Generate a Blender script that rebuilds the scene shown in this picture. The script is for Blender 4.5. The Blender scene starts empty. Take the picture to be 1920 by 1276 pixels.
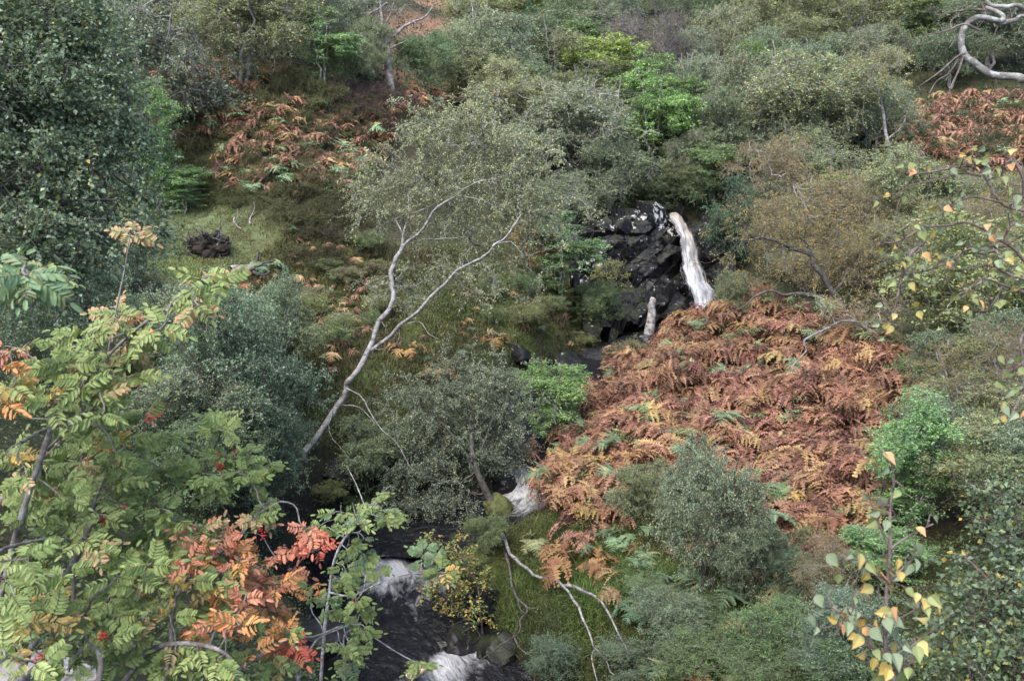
import bpy, math, re
import numpy as np
from mathutils import Vector, Matrix

scene = bpy.context.scene
COL = scene.collection
R = math.radians

# ------------------------------------------------------------------ camera, sky, sun, exposure
EYE = np.array([0.0, 0.0, 12.0])
PITCH = R(15.0)
FPX = 1663.0                      # focal length of a 1920 px wide frame
cam_d = bpy.data.cameras.new('camera')
cam_d.sensor_width = 36.0
cam_d.lens = FPX * 36.0 / 1920.0
cam_d.clip_start = 0.05
cam_d.clip_end = 2000.0
cam_d.dof.use_dof = True
cam_d.dof.focus_distance = 17.0
cam_d.dof.aperture_fstop = 9.0
cam = bpy.data.objects.new('camera', cam_d)
COL.objects.link(cam)
cam.location = EYE
cam.rotation_euler = (R(90) - PITCH, 0, 0)
scene.camera = cam

SUN_EL, SUN_AZ = R(58), R(215)
world = bpy.data.worlds.new('World')
scene.world = world
world.use_nodes = True
wn = world.node_tree.nodes; wl = world.node_tree.links
bg = wn['Background']
sky = wn.new('ShaderNodeTexSky')
sky.sky_type = 'NISHITA'
sky.sun_disc = False
sky.sun_elevation = SUN_EL
sky.sun_rotation = SUN_AZ
sky.air_density = 1.0; sky.dust_density = 3.0; sky.ozone_density = 1.0
hs = wn.new('ShaderNodeHueSaturation')
hs.inputs['Saturation'].default_value = 1.0       # cloud cover greys the blue
wl.new(sky.outputs[0], hs.inputs['Color'])
wl.new(hs.outputs[0], bg.inputs['Color'])
bg.inputs['Strength'].default_value = 0.15

sun_d = bpy.data.lights.new('sun', 'SUN')
sun_d.energy = 1.2
sun_d.angle = R(40)
sun_d.color = (1.0, 0.99, 0.97)
sun = bpy.data.objects.new('sun', sun_d)
COL.objects.link(sun)
sd = Vector((math.sin(SUN_AZ) * math.cos(SUN_EL), math.cos(SUN_AZ) * math.cos(SUN_EL), math.sin(SUN_EL)))
sun.rotation_euler = sd.to_track_quat('Z', 'Y').to_euler()

vs = scene.view_settings
vs.view_transform = 'Standard'; vs.look = 'None'; vs.gamma = 1.0; vs.use_curve_mapping = False
vs.exposure = 2.06
scene.render.filter_size = 1.3
cy = scene.cycles
cy.max_bounces = 6; cy.diffuse_bounces = 3; cy.glossy_bounces = 3; cy.transmission_bounces = 3
cy.use_denoising = True
cy.adaptive_threshold = 0.01
cy.sample_clamp_indirect = 6.0

# ------------------------------------------------------------------ photograph geometry -> places in the world
CP, SP = math.cos(PITCH), math.sin(PITCH)
CR = np.array([1.0, 0, 0]); CU = np.array([0, SP, CP]); CF = np.array([0, CP, -SP])

def at(px, py, d):
    """The world point seen at photo pixel (px, py), d metres ahead of the eye."""
    px = np.asarray(px, float); py = np.asarray(py, float); d = np.asarray(d, float)
    u = (px - 960.0) / FPX; v = (638.0 - py) / FPX
    return EYE + d[..., None] * (CF + u[..., None] * CR + v[..., None] * CU)

def depth_at_z(py, z):
    v = (638.0 - py) / FPX
    return (z - 12.0) / (v * CP - SP)

def to_px(P):
    q = np.asarray(P) - EYE
    d = q @ CF
    return 960 + FPX * (q @ CR) / d, 638 - FPX * (q @ CU) / d, d

def rng(s): return np.random.default_rng(s)

def vnoise(P, seed=0):
    """value noise in -1..1 on an Nx3 array"""
    P = np.asarray(P, float)
    i = np.floor(P).astype(np.int64); f = P - i
    f = f * f * (3 - 2 * f)
    out = np.zeros(len(P))
    for dx in (0, 1):
        for dy in (0, 1):
            for dz in (0, 1):
                h = (i[:, 0] + dx) * 374761393 + (i[:, 1] + dy) * 668265263 + (i[:, 2] + dz) * 2147483647 + seed * 974711
                h = (h ^ (h >> 13)) * 1274126177 & 0x7fffffff
                h = (h ^ (h >> 16)) & 0xffff
                w = (f[:, 0] if dx else 1 - f[:, 0]) * (f[:, 1] if dy else 1 - f[:, 1]) * (f[:, 2] if dz else 1 - f[:, 2])
                out += w * (h / 32767.5 - 1)
    return out

def fbm(P, oct=4, seed=0):
    a, s, o = 1.0, 1.0, 0
    for k in range(oct):
        o = o + a * vnoise(P * s, seed + k); a *= .5; s *= 2.03
    return o

# ------------------------------------------------------------------ mesh helpers
def make_mesh(name, V, faces, mat=None, col=None, smooth=False, uv=None):
    """faces: list of int arrays (n x 3 or n x 4)"""
    me = bpy.data.meshes.new(name)
    V = np.asarray(V, np.float32)
    faces = [np.asarray(f, np.int32) for f in faces if len(f)]
    me.vertices.add(len(V)); me.vertices.foreach_set('co', V.ravel())
    loops = np.concatenate([f.ravel() for f in faces])
    tot = np.concatenate([np.full(len(f), f.shape[1], np.int32) for f in faces])
    me.loops.add(len(loops)); me.loops.foreach_set('vertex_index', loops)
    me.polygons.add(len(tot))
    me.polygons.foreach_set('loop_start', np.concatenate([[0], np.cumsum(tot)[:-1]]).astype(np.int32))
    me.polygons.foreach_set('loop_total', tot)
    me.polygons.foreach_set('use_smooth', np.full(len(tot), bool(smooth)))
    if col is not None:
        a = me.color_attributes.new('Col', 'FLOAT_COLOR', 'POINT')
        c = np.ones((len(V), 4), np.float32); c[:, :np.shape(col)[1]] = col
        a.data.foreach_set('color', c.ravel())
    if uv is not None:
        l = me.uv_layers.new(name='UVMap')
        l.data.foreach_set('uv', np.asarray(uv, np.float32)[loops].ravel())
    if mat is not None:
        me.materials.append(mat)
    me.update(calc_edges=True)
    return me

def link(name, me, parent=None, loc=(0, 0, 0)):
    o = bpy.data.objects.new(name, me)
    COL.objects.link(o)
    o.location = [float(v) for v in loc]
    if parent is not None: o.parent = parent
    return o

def tag(o, label=None, cat=None, group=None, kind=None):
    if label: o['label'] = label
    if cat: o['category'] = cat
    if group: o['group'] = group
    if kind: o['kind'] = kind
    return o

def empty(name, loc):
    o = bpy.data.objects.new(name, None)
    COL.objects.link(o)
    o.location = [float(v) for v in loc]
    o.empty_display_size = .2
    return o

def join(parts):
    """parts: list of (V, [faces], col or None) -> V, faces, col"""
    Vs, Fs, Cs, n = [], [], [], 0
    for V, F, C in parts:
        Vs.append(V); Fs += [np.asarray(f) + n for f in F if len(f)]
        if C is not None: Cs.append(C)
        n += len(V)
    return np.concatenate(Vs), Fs, (np.concatenate(Cs) if Cs else None)

def norm(a):
    return a / np.maximum(np.linalg.norm(a, axis=-1, keepdims=True), 1e-9)

def tubes(P, Rad, sides=5):
    """P: T x N x 3 paths, Rad: T x N radii -> vertices and quads of all the tubes"""
    P = np.asarray(P, float); T, N, _ = P.shape
    Rad = np.broadcast_to(np.asarray(Rad, float), (T, N))
    d = np.empty_like(P)
    d[:, 1:-1] = P[:, 2:] - P[:, :-2]; d[:, 0] = P[:, 1] - P[:, 0]; d[:, -1] = P[:, -1] - P[:, -2]
    d = norm(d)
    main = norm(P[:, -1] - P[:, 0])
    ref = np.where(np.abs(main[:, 2:3]) > .8, np.array([[1.0, .13, 0]]), np.array([[.05, .1, 1.0]]))
    a = norm(np.cross(d, ref[:, None, :])); b = np.cross(d, a)
    th = np.arange(sides) * 2 * math.pi / sides
    if T == 1 and N > 4:                       # carry the frame along a single winding limb without a twist
        aa = a[0].copy()
        for k in range(1, N):
            v = aa[k - 1] - d[0, k] * (aa[k - 1] @ d[0, k]); aa[k] = v / max(np.linalg.norm(v), 1e-9)
        a = aa[None]; b = np.cross(d, a)
    V = P[:, :, None, :] + Rad[:, :, None, None] * (np.cos(th)[None, None, :, None] * a[:, :, None, :] + np.sin(th)[None, None, :, None] * b[:, :, None, :])
    idx = np.arange(T * N * sides).reshape(T, N, sides)
    q = np.stack([idx[:, :-1], np.roll(idx[:, :-1], -1, 2), np.roll(idx[:, 1:], -1, 2), idx[:, 1:]], -1).reshape(-1, 4)
    return V.reshape(-1, 3), q

def smooth_path(pts, n, wob=0.0, seed=0):
    """Catmull-Rom through pts, n samples"""
    p = np.asarray(pts, float)
    e = np.concatenate([[2 * p[0] - p[1]], p, [2 * p[-1] - p[-2]]])
    t = np.linspace(0, len(p) - 1 - 1e-6, n); i = t.astype(int); f = (t - i)[:, None]
    a, b, c, d = e[i], e[i + 1], e[i + 2], e[i + 3]
    q = .5 * (2 * b + (c - a) * f + (2 * a - 5 * b + 4 * c - d) * f ** 2 + (3 * b - a - 3 * c + d) * f ** 3)
    if wob:
        L = np.linalg.norm(np.diff(q, axis=0), axis=1).sum()
        s = np.linspace(0, L, n)[:, None] * np.array([[2.2, 0, 0]]) 
        for k in range(3):
            q[:, k] += wob * fbm(s + seed * 7.7 + k * 31.3, 2, k) * np.clip(np.linspace(0, 8, n), 0, 1)
    return q

def tube(pts, r0, r1, sides=8, n=24, wob=0.0, seed=0, power=1.0, knob=0.0, cap=False):
    q = smooth_path(pts, n, wob, seed)
    r = r1 + (r0 - r1) * (1 - np.linspace(0, 1, n)) ** power
    if knob: r = r * (1 + knob * fbm(np.c_[np.linspace(0, n * .45, n), np.zeros((n, 2)) + seed], 2, 5))
    V, F = tubes(q[None], r[None], sides)
    if cap:
        V = np.concatenate([V, q[-1:]]); k = len(V) - 1; m = k - sides
        tri = np.array([[m + j, m + (j + 1) % sides, k] for j in range(sides)])
        return V, [F, tri], q, r
    return V, [F], q, r

# ------------------------------------------------------------------ materials
def mat_new(name):
    m = bpy.data.materials.new(name); m.use_nodes = True
    nt = m.node_tree
    return m, nt, nt.nodes, nt.links, nt.nodes['Principled BSDF'], nt.nodes['Material Output']

def ramp(n, stops):
    r = n.new('ShaderNodeValToRGB'); e = r.color_ramp.elements
    while len(e) < len(stops): e.new(.5)
    for k, (p, c) in enumerate(stops):
        e[k].position = p; e[k].color = (*c, 1) if len(c) == 3 else c
    return r

def noise(n, l, scale, detail=4, rough=.55, vec=None, dist=0.0):
    t = n.new('ShaderNodeTexNoise'); t.inputs['Scale'].default_value = scale; t.inputs['Detail'].default_value = detail
    t.inputs['Roughness'].default_value = rough; t.inputs['Distortion'].default_value = dist
    if vec is not None: l.new(vec, t.inputs['Vector'])
    return t

def mixc(n, l, fac, a, b, mode='MIX'):
    m = n.new('ShaderNodeMix'); m.data_type = 'RGBA'; m.blend_type = mode
    for v, s in ((fac, m.inputs[0]), (a, m.inputs[6]), (b, m.inputs[7])):
        if hasattr(v, 'is_output'): l.new(v, s)
        elif isinstance(v, (int, float)): s.default_value = v
        else: s.default_value = (*v, 1)
    return m.outputs[2]

def bump(n, l, height, bsdf, strength=.5, dist=.05):
    b = n.new('ShaderNodeBump'); b.inputs['Strength'].default_value = strength; b.inputs['Distance'].default_value = dist
    l.new(height, b.inputs['Height']); l.new(b.outputs[0], bsdf.inputs['Normal'])

def leaf_material(name, trans=.3, rough=.5, spec=.35, mottle=False):
    m, nt, n, l, p, out = mat_new(name)
    a = n.new('ShaderNodeAttribute'); a.attribute_name = 'Col'
    oi = n.new('ShaderNodeObjectInfo')
    c = mixc(n, l, 1.0, a.outputs['Color'], oi.outputs['Color'], 'MULTIPLY')
    if mottle:                                  # brown specks and paler blotches of ageing leaves
        tc = n.new('ShaderNodeTexCoord')
        q1 = noise(n, l, 55, 4, .6, tc.outputs['Object']); q2 = noise(n, l, 160, 3, .6, tc.outputs['Object'])
        k1 = ramp(n, [(.35, (.72, .74, .66)), (.5, (1, 1, 1)), (.68, (1.25, 1.12, .95))]); l.new(q1.outputs['Fac'], k1.inputs[0])
        c = mixc(n, l, 1.0, c, k1.outputs[0], 'MULTIPLY')
        k2 = ramp(n, [(.62, (0, 0, 0)), (.70, (.75, .75, .75))]); l.new(q2.outputs['Fac'], k2.inputs[0])
        c = mixc(n, l, k2.outputs[0], c, (.10, .05, .025))
    l.new(c, p.inputs['Base Color'])
    p.inputs['Roughness'].default_value = rough
    p.inputs['Specular IOR Level'].default_value = spec
    t = n.new('ShaderNodeBsdfTranslucent')
    l.new(mixc(n, l, 1.0, c, (1.1, 1.15, .6), 'MULTIPLY'), t.inputs['Color'])
    mx = n.new('ShaderNodeMixShader'); mx.inputs[0].default_value = trans
    l.new(p.outputs[0], mx.inputs[1]); l.new(t.outputs[0], mx.inputs[2]); l.new(mx.outputs[0], out.inputs['Surface'])
    return m

M_LEAF = leaf_material('leaf', .38, .5, .4)
M_ROWAN = leaf_material('rowan_leaf', .25, .55, .25, True)
M_FERN = leaf_material('fern_frond', .22, .7, .2)

def bark_material(name, base, dark, pale, scale=6.0, bands=0.0, lichen=0.0):
    m, nt, n, l, p, out = mat_new(name)
    tc = n.new('ShaderNodeTexCoord'); oi = n.new('ShaderNodeObjectInfo')
    n1 = noise(n, l, scale, 6, .65, tc.outputs['Object'])
    c = ramp(n, [(.32, dark), (.5, base), (.68, pale)]); l.new(n1.outputs['Fac'], c.inputs[0])
    cc = c.outputs[0]
    if bands:                                   # horizontal lenticels and black scars of birch bark
        mp = n.new('ShaderNodeMapping'); mp.inputs['Scale'].default_value = (1.0, 1.0, 5.0)
        l.new(tc.outputs['Object'], mp.inputs['Vector'])
        n2 = noise(n, l, scale * .9, 5, .7, mp.outputs[0], .6)
        r2 = ramp(n, [(.55, (0, 0, 0)), (.62, (1, 1, 1))]); l.new(n2.outputs['Fac'], r2.inputs[0])
        f = n.new('ShaderNodeMath'); f.operation = 'MULTIPLY'; f.inputs[1].default_value = bands
        l.new(r2.outputs[0], f.inputs[0])
        cc = mixc(n, l, f.outputs[0], cc, (.025, .022, .02))
    if lichen:
        n3 = noise(n, l, scale * 2.5, 4, .6, tc.outputs['Object'])
        r3 = ramp(n, [(.5, (0, 0, 0)), (.6, (lichen,) * 3)]); l.new(n3.outputs['Fac'], r3.inputs[0])
        cc = mixc(n, l, r3.outputs[0], cc, (.25, .27, .26))
    cc = mixc(n, l, 1.0, cc, oi.outputs['Color'], 'MULTIPLY')
    l.new(cc, p.inputs['Base Color'])
    p.inputs['Roughness'].default_value = .8; p.inputs['Specular IOR Level'].default_value = .25
    bump(n, l, n1.outputs['Fac'], p, .6, .02)
    return m

M_BIRCH = bark_material('birch_bark', (.155, .147, .14), (.05, .045, .042), (.26, .25, .24), 6.5, .9)
M_PALE = bark_material('pale_bark', (.18, .165, .157), (.065, .058, .053), (.28, .265, .255), 7.0, .35)
M_GREY = bark_material('grey_bark', (.15, .135, .125), (.045, .04, .036), (.27, .25, .235), 5.0, .3)
M_DARK = bark_material('dark_bark', (.05, .045, .04), (.02, .018, .016), (.10, .095, .085), 8.0)
M_ROWANB = bark_material('rowan_bark', (.10, .085, .075), (.045, .035, .03), (.20, .185, .17), 14.0, 0, .35)
M_LICHEN = bark_material('lichen_bark', (.13, .12, .11), (.05, .043, .04), (.21, .20, .19), 14.0, 0, .9)
M_TWIG = bark_material('red_twig', (.085, .06, .055), (.04, .028, .026), (.17, .14, .13), 20.0)
M_STRAW = bark_material('stripped_wood', (.45, .33, .24), (.25, .16, .10), (.62, .52, .42), 12.0)

def rock_material(name, base, dark, pale, lichen=0.5, wet=.35, moss=.4, lich_lo=.60):
    m, nt, n, l, p, out = mat_new(name)
    g = n.new('ShaderNodeNewGeometry'); pos = g.outputs['Position']
    n1 = noise(n, l, 2.2, 9, .68, pos)
    c = ramp(n, [(.3, dark), (.52, base), (.72, pale)]); l.new(n1.outputs['Fac'], c.inputs[0])
    sx = n.new('ShaderNodeSeparateXYZ'); l.new(g.outputs['Normal'], sx.inputs[0])
    up = n.new('ShaderNodeMapRange'); up.inputs[1].default_value = .35; up.inputs[2].default_value = .9; l.new(sx.outputs[2], up.inputs[0])
    n2 = noise(n, l, 1.6, 5, .6, pos)
    r2 = ramp(n, [(.45, (0, 0, 0)), (.62, (1, 1, 1))]); l.new(n2.outputs['Fac'], r2.inputs[0])
    f = n.new('ShaderNodeMath'); f.operation = 'MULTIPLY'; l.new(up.outputs[0], f.inputs[0]); l.new(r2.outputs[0], f.inputs[1])
    f2 = n.new('ShaderNodeMath'); f2.operation = 'MULTIPLY'; f2.inputs[1].default_value = moss; l.new(f.outputs[0], f2.inputs[0])
    cc = mixc(n, l, f2.outputs[0], c.outputs[0], (.05, .06, .018))
    n3 = noise(n, l, 4.5, 5, .62, pos, .4)
    r3 = ramp(n, [(lich_lo, (0, 0, 0)), (lich_lo + .03, (lichen,) * 3)])
    at_ = n.new('ShaderNodeAttribute'); at_.attribute_name = 'Col'
    ma = n.new('ShaderNodeMath'); ma.operation = 'MULTIPLY_ADD'; ma.inputs[1].default_value = .16; l.new(at_.outputs['Fac'], ma.inputs[0]); l.new(n3.outputs['Fac'], ma.inputs[2])
    l.new(ma.outputs[0] if name == 'cliff_rock' else n3.outputs['Fac'], r3.inputs[0])
    cc = mixc(n, l, r3.outputs[0], cc, (.3, .295, .29))
    l.new(cc, p.inputs['Base Color'])
    p.inputs['Roughness'].default_value = wet; p.inputs['Specular IOR Level'].default_value = .18
    bump(n, l, n1.outputs['Fac'], p, .6, .08)
    return m

M_ROCK = rock_material('wet_dark_rock', (.009, .0085, .009), (.003, .003, .003), (.022, .021, .022), .55, .42, .3, .66)
M_CLIFF = rock_material('cliff_rock', (.0065, .0062, .0066), (.0025, .0025, .0025), (.014, .013, .0135), .8, .55, .3, .64)
M_STONE = rock_material('grey_stone', (.22, .20, .19), (.10, .09, .085), (.34, .32, .31), .2, .75, .2)

def plain(name, c, rough=.7, spec=.3):
    m, nt, n, l, p, out = mat_new(name)
    g = n.new('ShaderNodeTexCoord')
    n1 = noise(n, l, 30, 4, .6, g.outputs['Object'])
    r1 = ramp(n, [(.3, tuple(v * .7 for v in c)), (.7, tuple(min(1, v * 1.25) for v in c))]); l.new(n1.outputs['Fac'], r1.inputs[0])
    l.new(r1.outputs[0], p.inputs['Base Color'])
    p.inputs['Roughness'].default_value = rough; p.inputs['Specular IOR Level'].default_value = spec
    return m
M_BERRY = plain('berry_skin', (.27, .012, .010), .35, .4)
M_PEAT = plain('peat', (.022, .017, .014), .9, .15)
# ------------------------------------------------------------------ the lie of the land
# stream: photo x, photo y, height of the water, half width, foam
STREAM = np.array([
    (1310, 600, 3.78, 1.5, 1.0), (1235, 640, 3.60, 1.1, .5), (1120, 690, 3.38, 1.2, .15), (1040, 750, 3.25, 1.2, .1),
    (998, 825, 3.12, .9, .25), (1002, 880, 2.98, .75, .7), (988, 915, 2.74, .7, 1.0), (955, 948, 2.52, .8, .75),
    (860, 975, 2.46, 1.1, .1), (740, 1000, 2.42, 1.35, .1), (690, 1045, 2.36, 1.3, .35), (722, 1082, 2.16, 1.15, 1.0),
    (722, 1135, 2.06, 1.45, .45), (738, 1185, 2.00, 1.75, .08), (785, 1232, 1.92, 1.6, .3), (815, 1262, 1.76, 1.4, 1.0),
    (850, 1330, 1.60, 1.5, .4), (900, 1500, 1.30, 1.6, .2)], float)
SD = np.array([depth_at_z(r[1], r[2]) for r in STREAM])
SPTS = at(STREAM[:, 0], STREAM[:, 1], SD)
SPTS[:, 2] = STREAM[:, 2]
SFINE = smooth_path(SPTS, 260)
SATTR = smooth_path(np.c_[STREAM[:, 2:5]], 260)
SFINE[:, 2] = np.minimum.accumulate(SFINE[:, 2])

CTRL = [  # photo x, photo y, distance ahead
    (560, 860, 19), (640, 780, 22), (750, 720, 24), (880, 640, 27), (1050, 640, 29.5), (1000, 700, 27.8), (900, 760, 25),
    (700, 600, 28), (560, 560, 28), (460, 500, 29), (390, 470, 30), (350, 400, 32.5), (330, 330, 35), (500, 400, 31),
    (500, 300, 33.5), (450, 200, 36.5), (600, 180, 37.5), (440, 130, 41), (740, 170, 42), (800, 170, 45), (640, 430, 31),
    (700, 300, 36), (620, 250, 36), (860, 60, 70), (780, 90, 62), (860, 0, 85), (400, 0, 72), (100, 0, 65), (1200, 0, 92),
    (1600, 0, 82), (1900, 0, 72), (1250, 240, 50), (1230, 330, 43), (1000, 330, 41), (1100, 400, 38.5), (1180, 388, 38.5), (1060, 480, 36),
    (1060, 560, 33.2), (1400, 420, 37.2), (1420, 520, 33.8), (1500, 560, 30.5), (1400, 600, 29.5), (1300, 655, 29), (1200, 720, 26.6),
    (1110, 800, 23.6), (1080, 900, 20.7), (1040, 965, 19.3), (1300, 800, 22.3), (1500, 760, 23), (1500, 900, 18.5), (1500, 1000, 16),
    (1250, 1000, 17.4), (1200, 1150, 15), (1000, 1130, 16.2), (930, 1200, 15.6), (1300, 1250, 13.3), (1600, 1250, 12), (1700, 1000, 15),
    (1900, 1100, 12), (1900, 800, 18), (1700, 680, 23), (1800, 560, 28), (1600, 520, 32), (1600, 350, 40), (1850, 270, 42),
    (1800, 200, 50), (1500, 150, 60), (1200, 130, 65), (1000, 150, 58), (430, 900, 16), (560, 1010, 16.4), (540, 1120, 13.8),
    (250, 800, 16), (200, 1000, 11), (200, 500, 25), (50, 300, 33), (300, 1250, 8.5), (600, 1270, 11.5), (80, 1235, 6.0), (880, 880, 21.5)]
cp = np.array(CTRL, float)
WPTS = np.array([(0, 0, 10.4), (-4, 0, 10.2), (4, 0, 10.4), (0, -5, 10.9), (2, 4, 7.8), (-2, 4, 8.0), (0, 8, 5.4), (6, 5, 8.6), (-7, 4, 9.0),
                 (-60, 60, 18), (60, 60, 16), (-80, 100, 30), (80, 100, 30), (0, 150, 42), (60, 150, 40), (-60, 150, 42), (0, 250, 72), (150, 200, 60), (-150, 200, 60),
                 (0, -40, 14), (60, -20, 16), (-60, -20, 16), (60, 20, 13), (-60, 20, 14), (-25, 20, 11), (25, 15, 9)], float)
K = np.concatenate([at(cp[:, 0], cp[:, 1], cp[:, 2]), WPTS, SPTS[1:]])

def tps(r): return np.where(r > 1e-6, r * r * np.log(np.maximum(r, 1e-6)), 0.0)
def fit(K, lam=.6):
    n = len(K); S = 20.0
    X = K[:, :2] / S
    A = np.zeros((n + 3, n + 3))
    A[:n, :n] = tps(np.linalg.norm(X[:, None] - X[None], axis=2)) + lam * .02 * np.eye(n)
    A[:n, n] = 1; A[:n, n + 1:] = X; A[n, :n] = 1; A[n + 1:, :n] = X.T
    w = np.linalg.solve(A, np.concatenate([K[:, 2], np.zeros(3)]))
    def f(x, y):
        Q = np.c_[x, y] / S; out = np.empty(len(Q))
        for i in range(0, len(Q), 20000):
            q = Q[i:i + 20000]
            out[i:i + 20000] = tps(np.linalg.norm(q[:, None] - X[None], axis=2)) @ w[:n] + w[n] + q @ w[n + 1:]
        return out
    return f
base_h = fit(K)

def near_stream(x, y):
    Q = np.c_[x, y]; D = np.empty(len(Q)); I = np.empty(len(Q), int)
    for i in range(0, len(Q), 20000):
        d = np.linalg.norm(Q[i:i + 20000, None] - SFINE[None, :, :2], axis=2)
        I[i:i + 20000] = d.argmin(1); D[i:i + 20000] = d.min(1)
    return D, I

def sstep(a, b, x):
    t = np.clip((x - a) / (b - a), 0, 1); return t * t * (3 - 2 * t)

GX = np.concatenate([np.linspace(-260, -34, 40)[:-1], np.arange(-34, 34, .32), np.linspace(34, 260, 40)])
GY = np.concatenate([np.linspace(-60, 4, 30)[:-1], np.arange(4, 46, .32), np.linspace(46, 110, 80)[1:], np.linspace(110, 330, 36)[1:]])
gx, gy = np.meshgrid(GX, GY)
fx, fy = gx.ravel(), gy.ravel()
H = base_h(fx, fy)
fade = np.clip((np.hypot(fx, fy) - 2) / 6, 0, 1)
P3 = np.c_[fx, fy, np.zeros_like(fx)]
H = H + fade * (.22 * fbm(P3 * .45, 4, 3) + .10 * fbm(P3 * 1.7, 2, 9)) + .8 * fbm(P3 * .09, 2, 21) * np.clip((fy - 45) / 30, 0, 1)
sdist, sidx = near_stream(fx, fy)
hw = SATTR[sidx, 1]
k = sstep(hw * .85, hw * 1.25 + .55, sdist)
H = np.where(sdist < 3, (SFINE[sidx, 2] - .45) * (1 - k) + H * k, H)
def sheet(rows, nu, nv, bulge=0.0):
    """rows of photo points (px, py, d), each row left to right, rows top to bottom -> smooth nu x nv sheet"""
    A = [smooth_path(at(*np.array(r, float).T), nu) for r in rows]
    A = np.array(A)
    return np.stack([smooth_path(A[:, i], nv) for i in range(nu)], 1)      # nv x nu x 3

rows = [[(1052, 452, 38.0), (1100, 425, 38.3), (1170, 392, 39.0), (1215, 386, 39.2), (1262, 396, 39.0), (1300, 400, 39.2), (1340, 418, 38.6), (1372, 445, 38.0)],
        [(1066, 470, 36.6), (1108, 440, 36.6), (1172, 404, 37.0), (1215, 399, 37.1), (1262, 408, 37.2), (1300, 418, 37.4), (1340, 440, 37.0), (1372, 470, 36.4)],
        [(1070, 505, 35.6), (1115, 480, 35.9), (1180, 450, 36.2), (1225, 445, 36.3), (1272, 455, 36.6), (1306, 470, 37.0), (1345, 480, 36.4), (1375, 500, 35.8)],
        [(1074, 545, 34.8), (1125, 530, 35.3), (1190, 500, 35.8), (1235, 495, 36.0), (1280, 510, 36.3), (1312, 520, 36.7), (1348, 530, 36.0), (1378, 540, 35.2)],
        [(1090, 590, 33.6), (1135, 565, 34.6), (1200, 545, 35.2), (1245, 545, 35.5), (1290, 560, 35.8), (1318, 565, 36.2), (1350, 575, 35.6), (1380, 580, 34.6)],
        [(1100, 640, 32.0), (1150, 625, 32.8), (1205, 610, 33.6), (1250, 605, 34.2), (1296, 607, 34.6), (1326, 612, 35.4), (1352, 612, 34.8), (1382, 612, 33.8)]]
CS = sheet(rows, 150, 120)
bank = (sdist < 2.6) & (sdist > hw * .9)
H = np.where(bank, np.maximum(H, SFINE[sidx, 2] - .45 + .62 * sstep(hw * .92, hw * 1.28, sdist)), H)
CUTP = CS.reshape(-1, 3)[::7]
box = np.where((fx > CUTP[:, 0].min() - 1) & (fx < CUTP[:, 0].max() + 1) & (fy > CUTP[:, 1].min() - 1.2) & (fy < CUTP[:, 1].max() + 1))[0]
for q in box:
    d = np.hypot(CUTP[:, 0] - fx[q], CUTP[:, 1] - fy[q])
    near = d < .75
    if near.any(): H[q] = min(H[q], CUTP[near, 2].min() - .35)
HG = H.reshape(gx.shape)

def height(x, y):
    x = np.atleast_1d(np.asarray(x, float)); y = np.atleast_1d(np.asarray(y, float))
    i = np.clip(np.searchsorted(GX, x) - 1, 0, len(GX) - 2); j = np.clip(np.searchsorted(GY, y) - 1, 0, len(GY) - 2)
    u = np.clip((x - GX[i]) / (GX[i + 1] - GX[i]), 0, 1); v = np.clip((y - GY[j]) / (GY[j + 1] - GY[j]), 0, 1)
    return HG[j, i] * (1 - u) * (1 - v) + HG[j, i + 1] * u * (1 - v) + HG[j + 1, i] * (1 - u) * v + HG[j + 1, i + 1] * u * v

RT = 2.5 * 1.012 ** np.arange(330)
def ground(px, py):
    """where the line of sight through a photo pixel meets the ground"""
    px = np.atleast_1d(np.asarray(px, float)); py = np.atleast_1d(np.asarray(py, float))
    out = np.empty((len(px), 3))
    for q in range(len(px)):
        P = at(np.full(len(RT), px[q]), np.full(len(RT), py[q]), RT)
        d = P[:, 2] - height(P[:, 0], P[:, 1])
        h = np.where(d < 0)[0]
        i = h[0] if len(h) else len(RT) - 1
        if i > 0:
            a, b = d[i - 1], d[i]; t = a / (a - b) if a != b else 0
            p = P[i - 1] + (P[i] - P[i - 1]) * np.clip(t, 0, 1)
        else: p = P[0]
        p[2] = height(p[0], p[1])[0]
        out[q] = p
    return out

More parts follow.
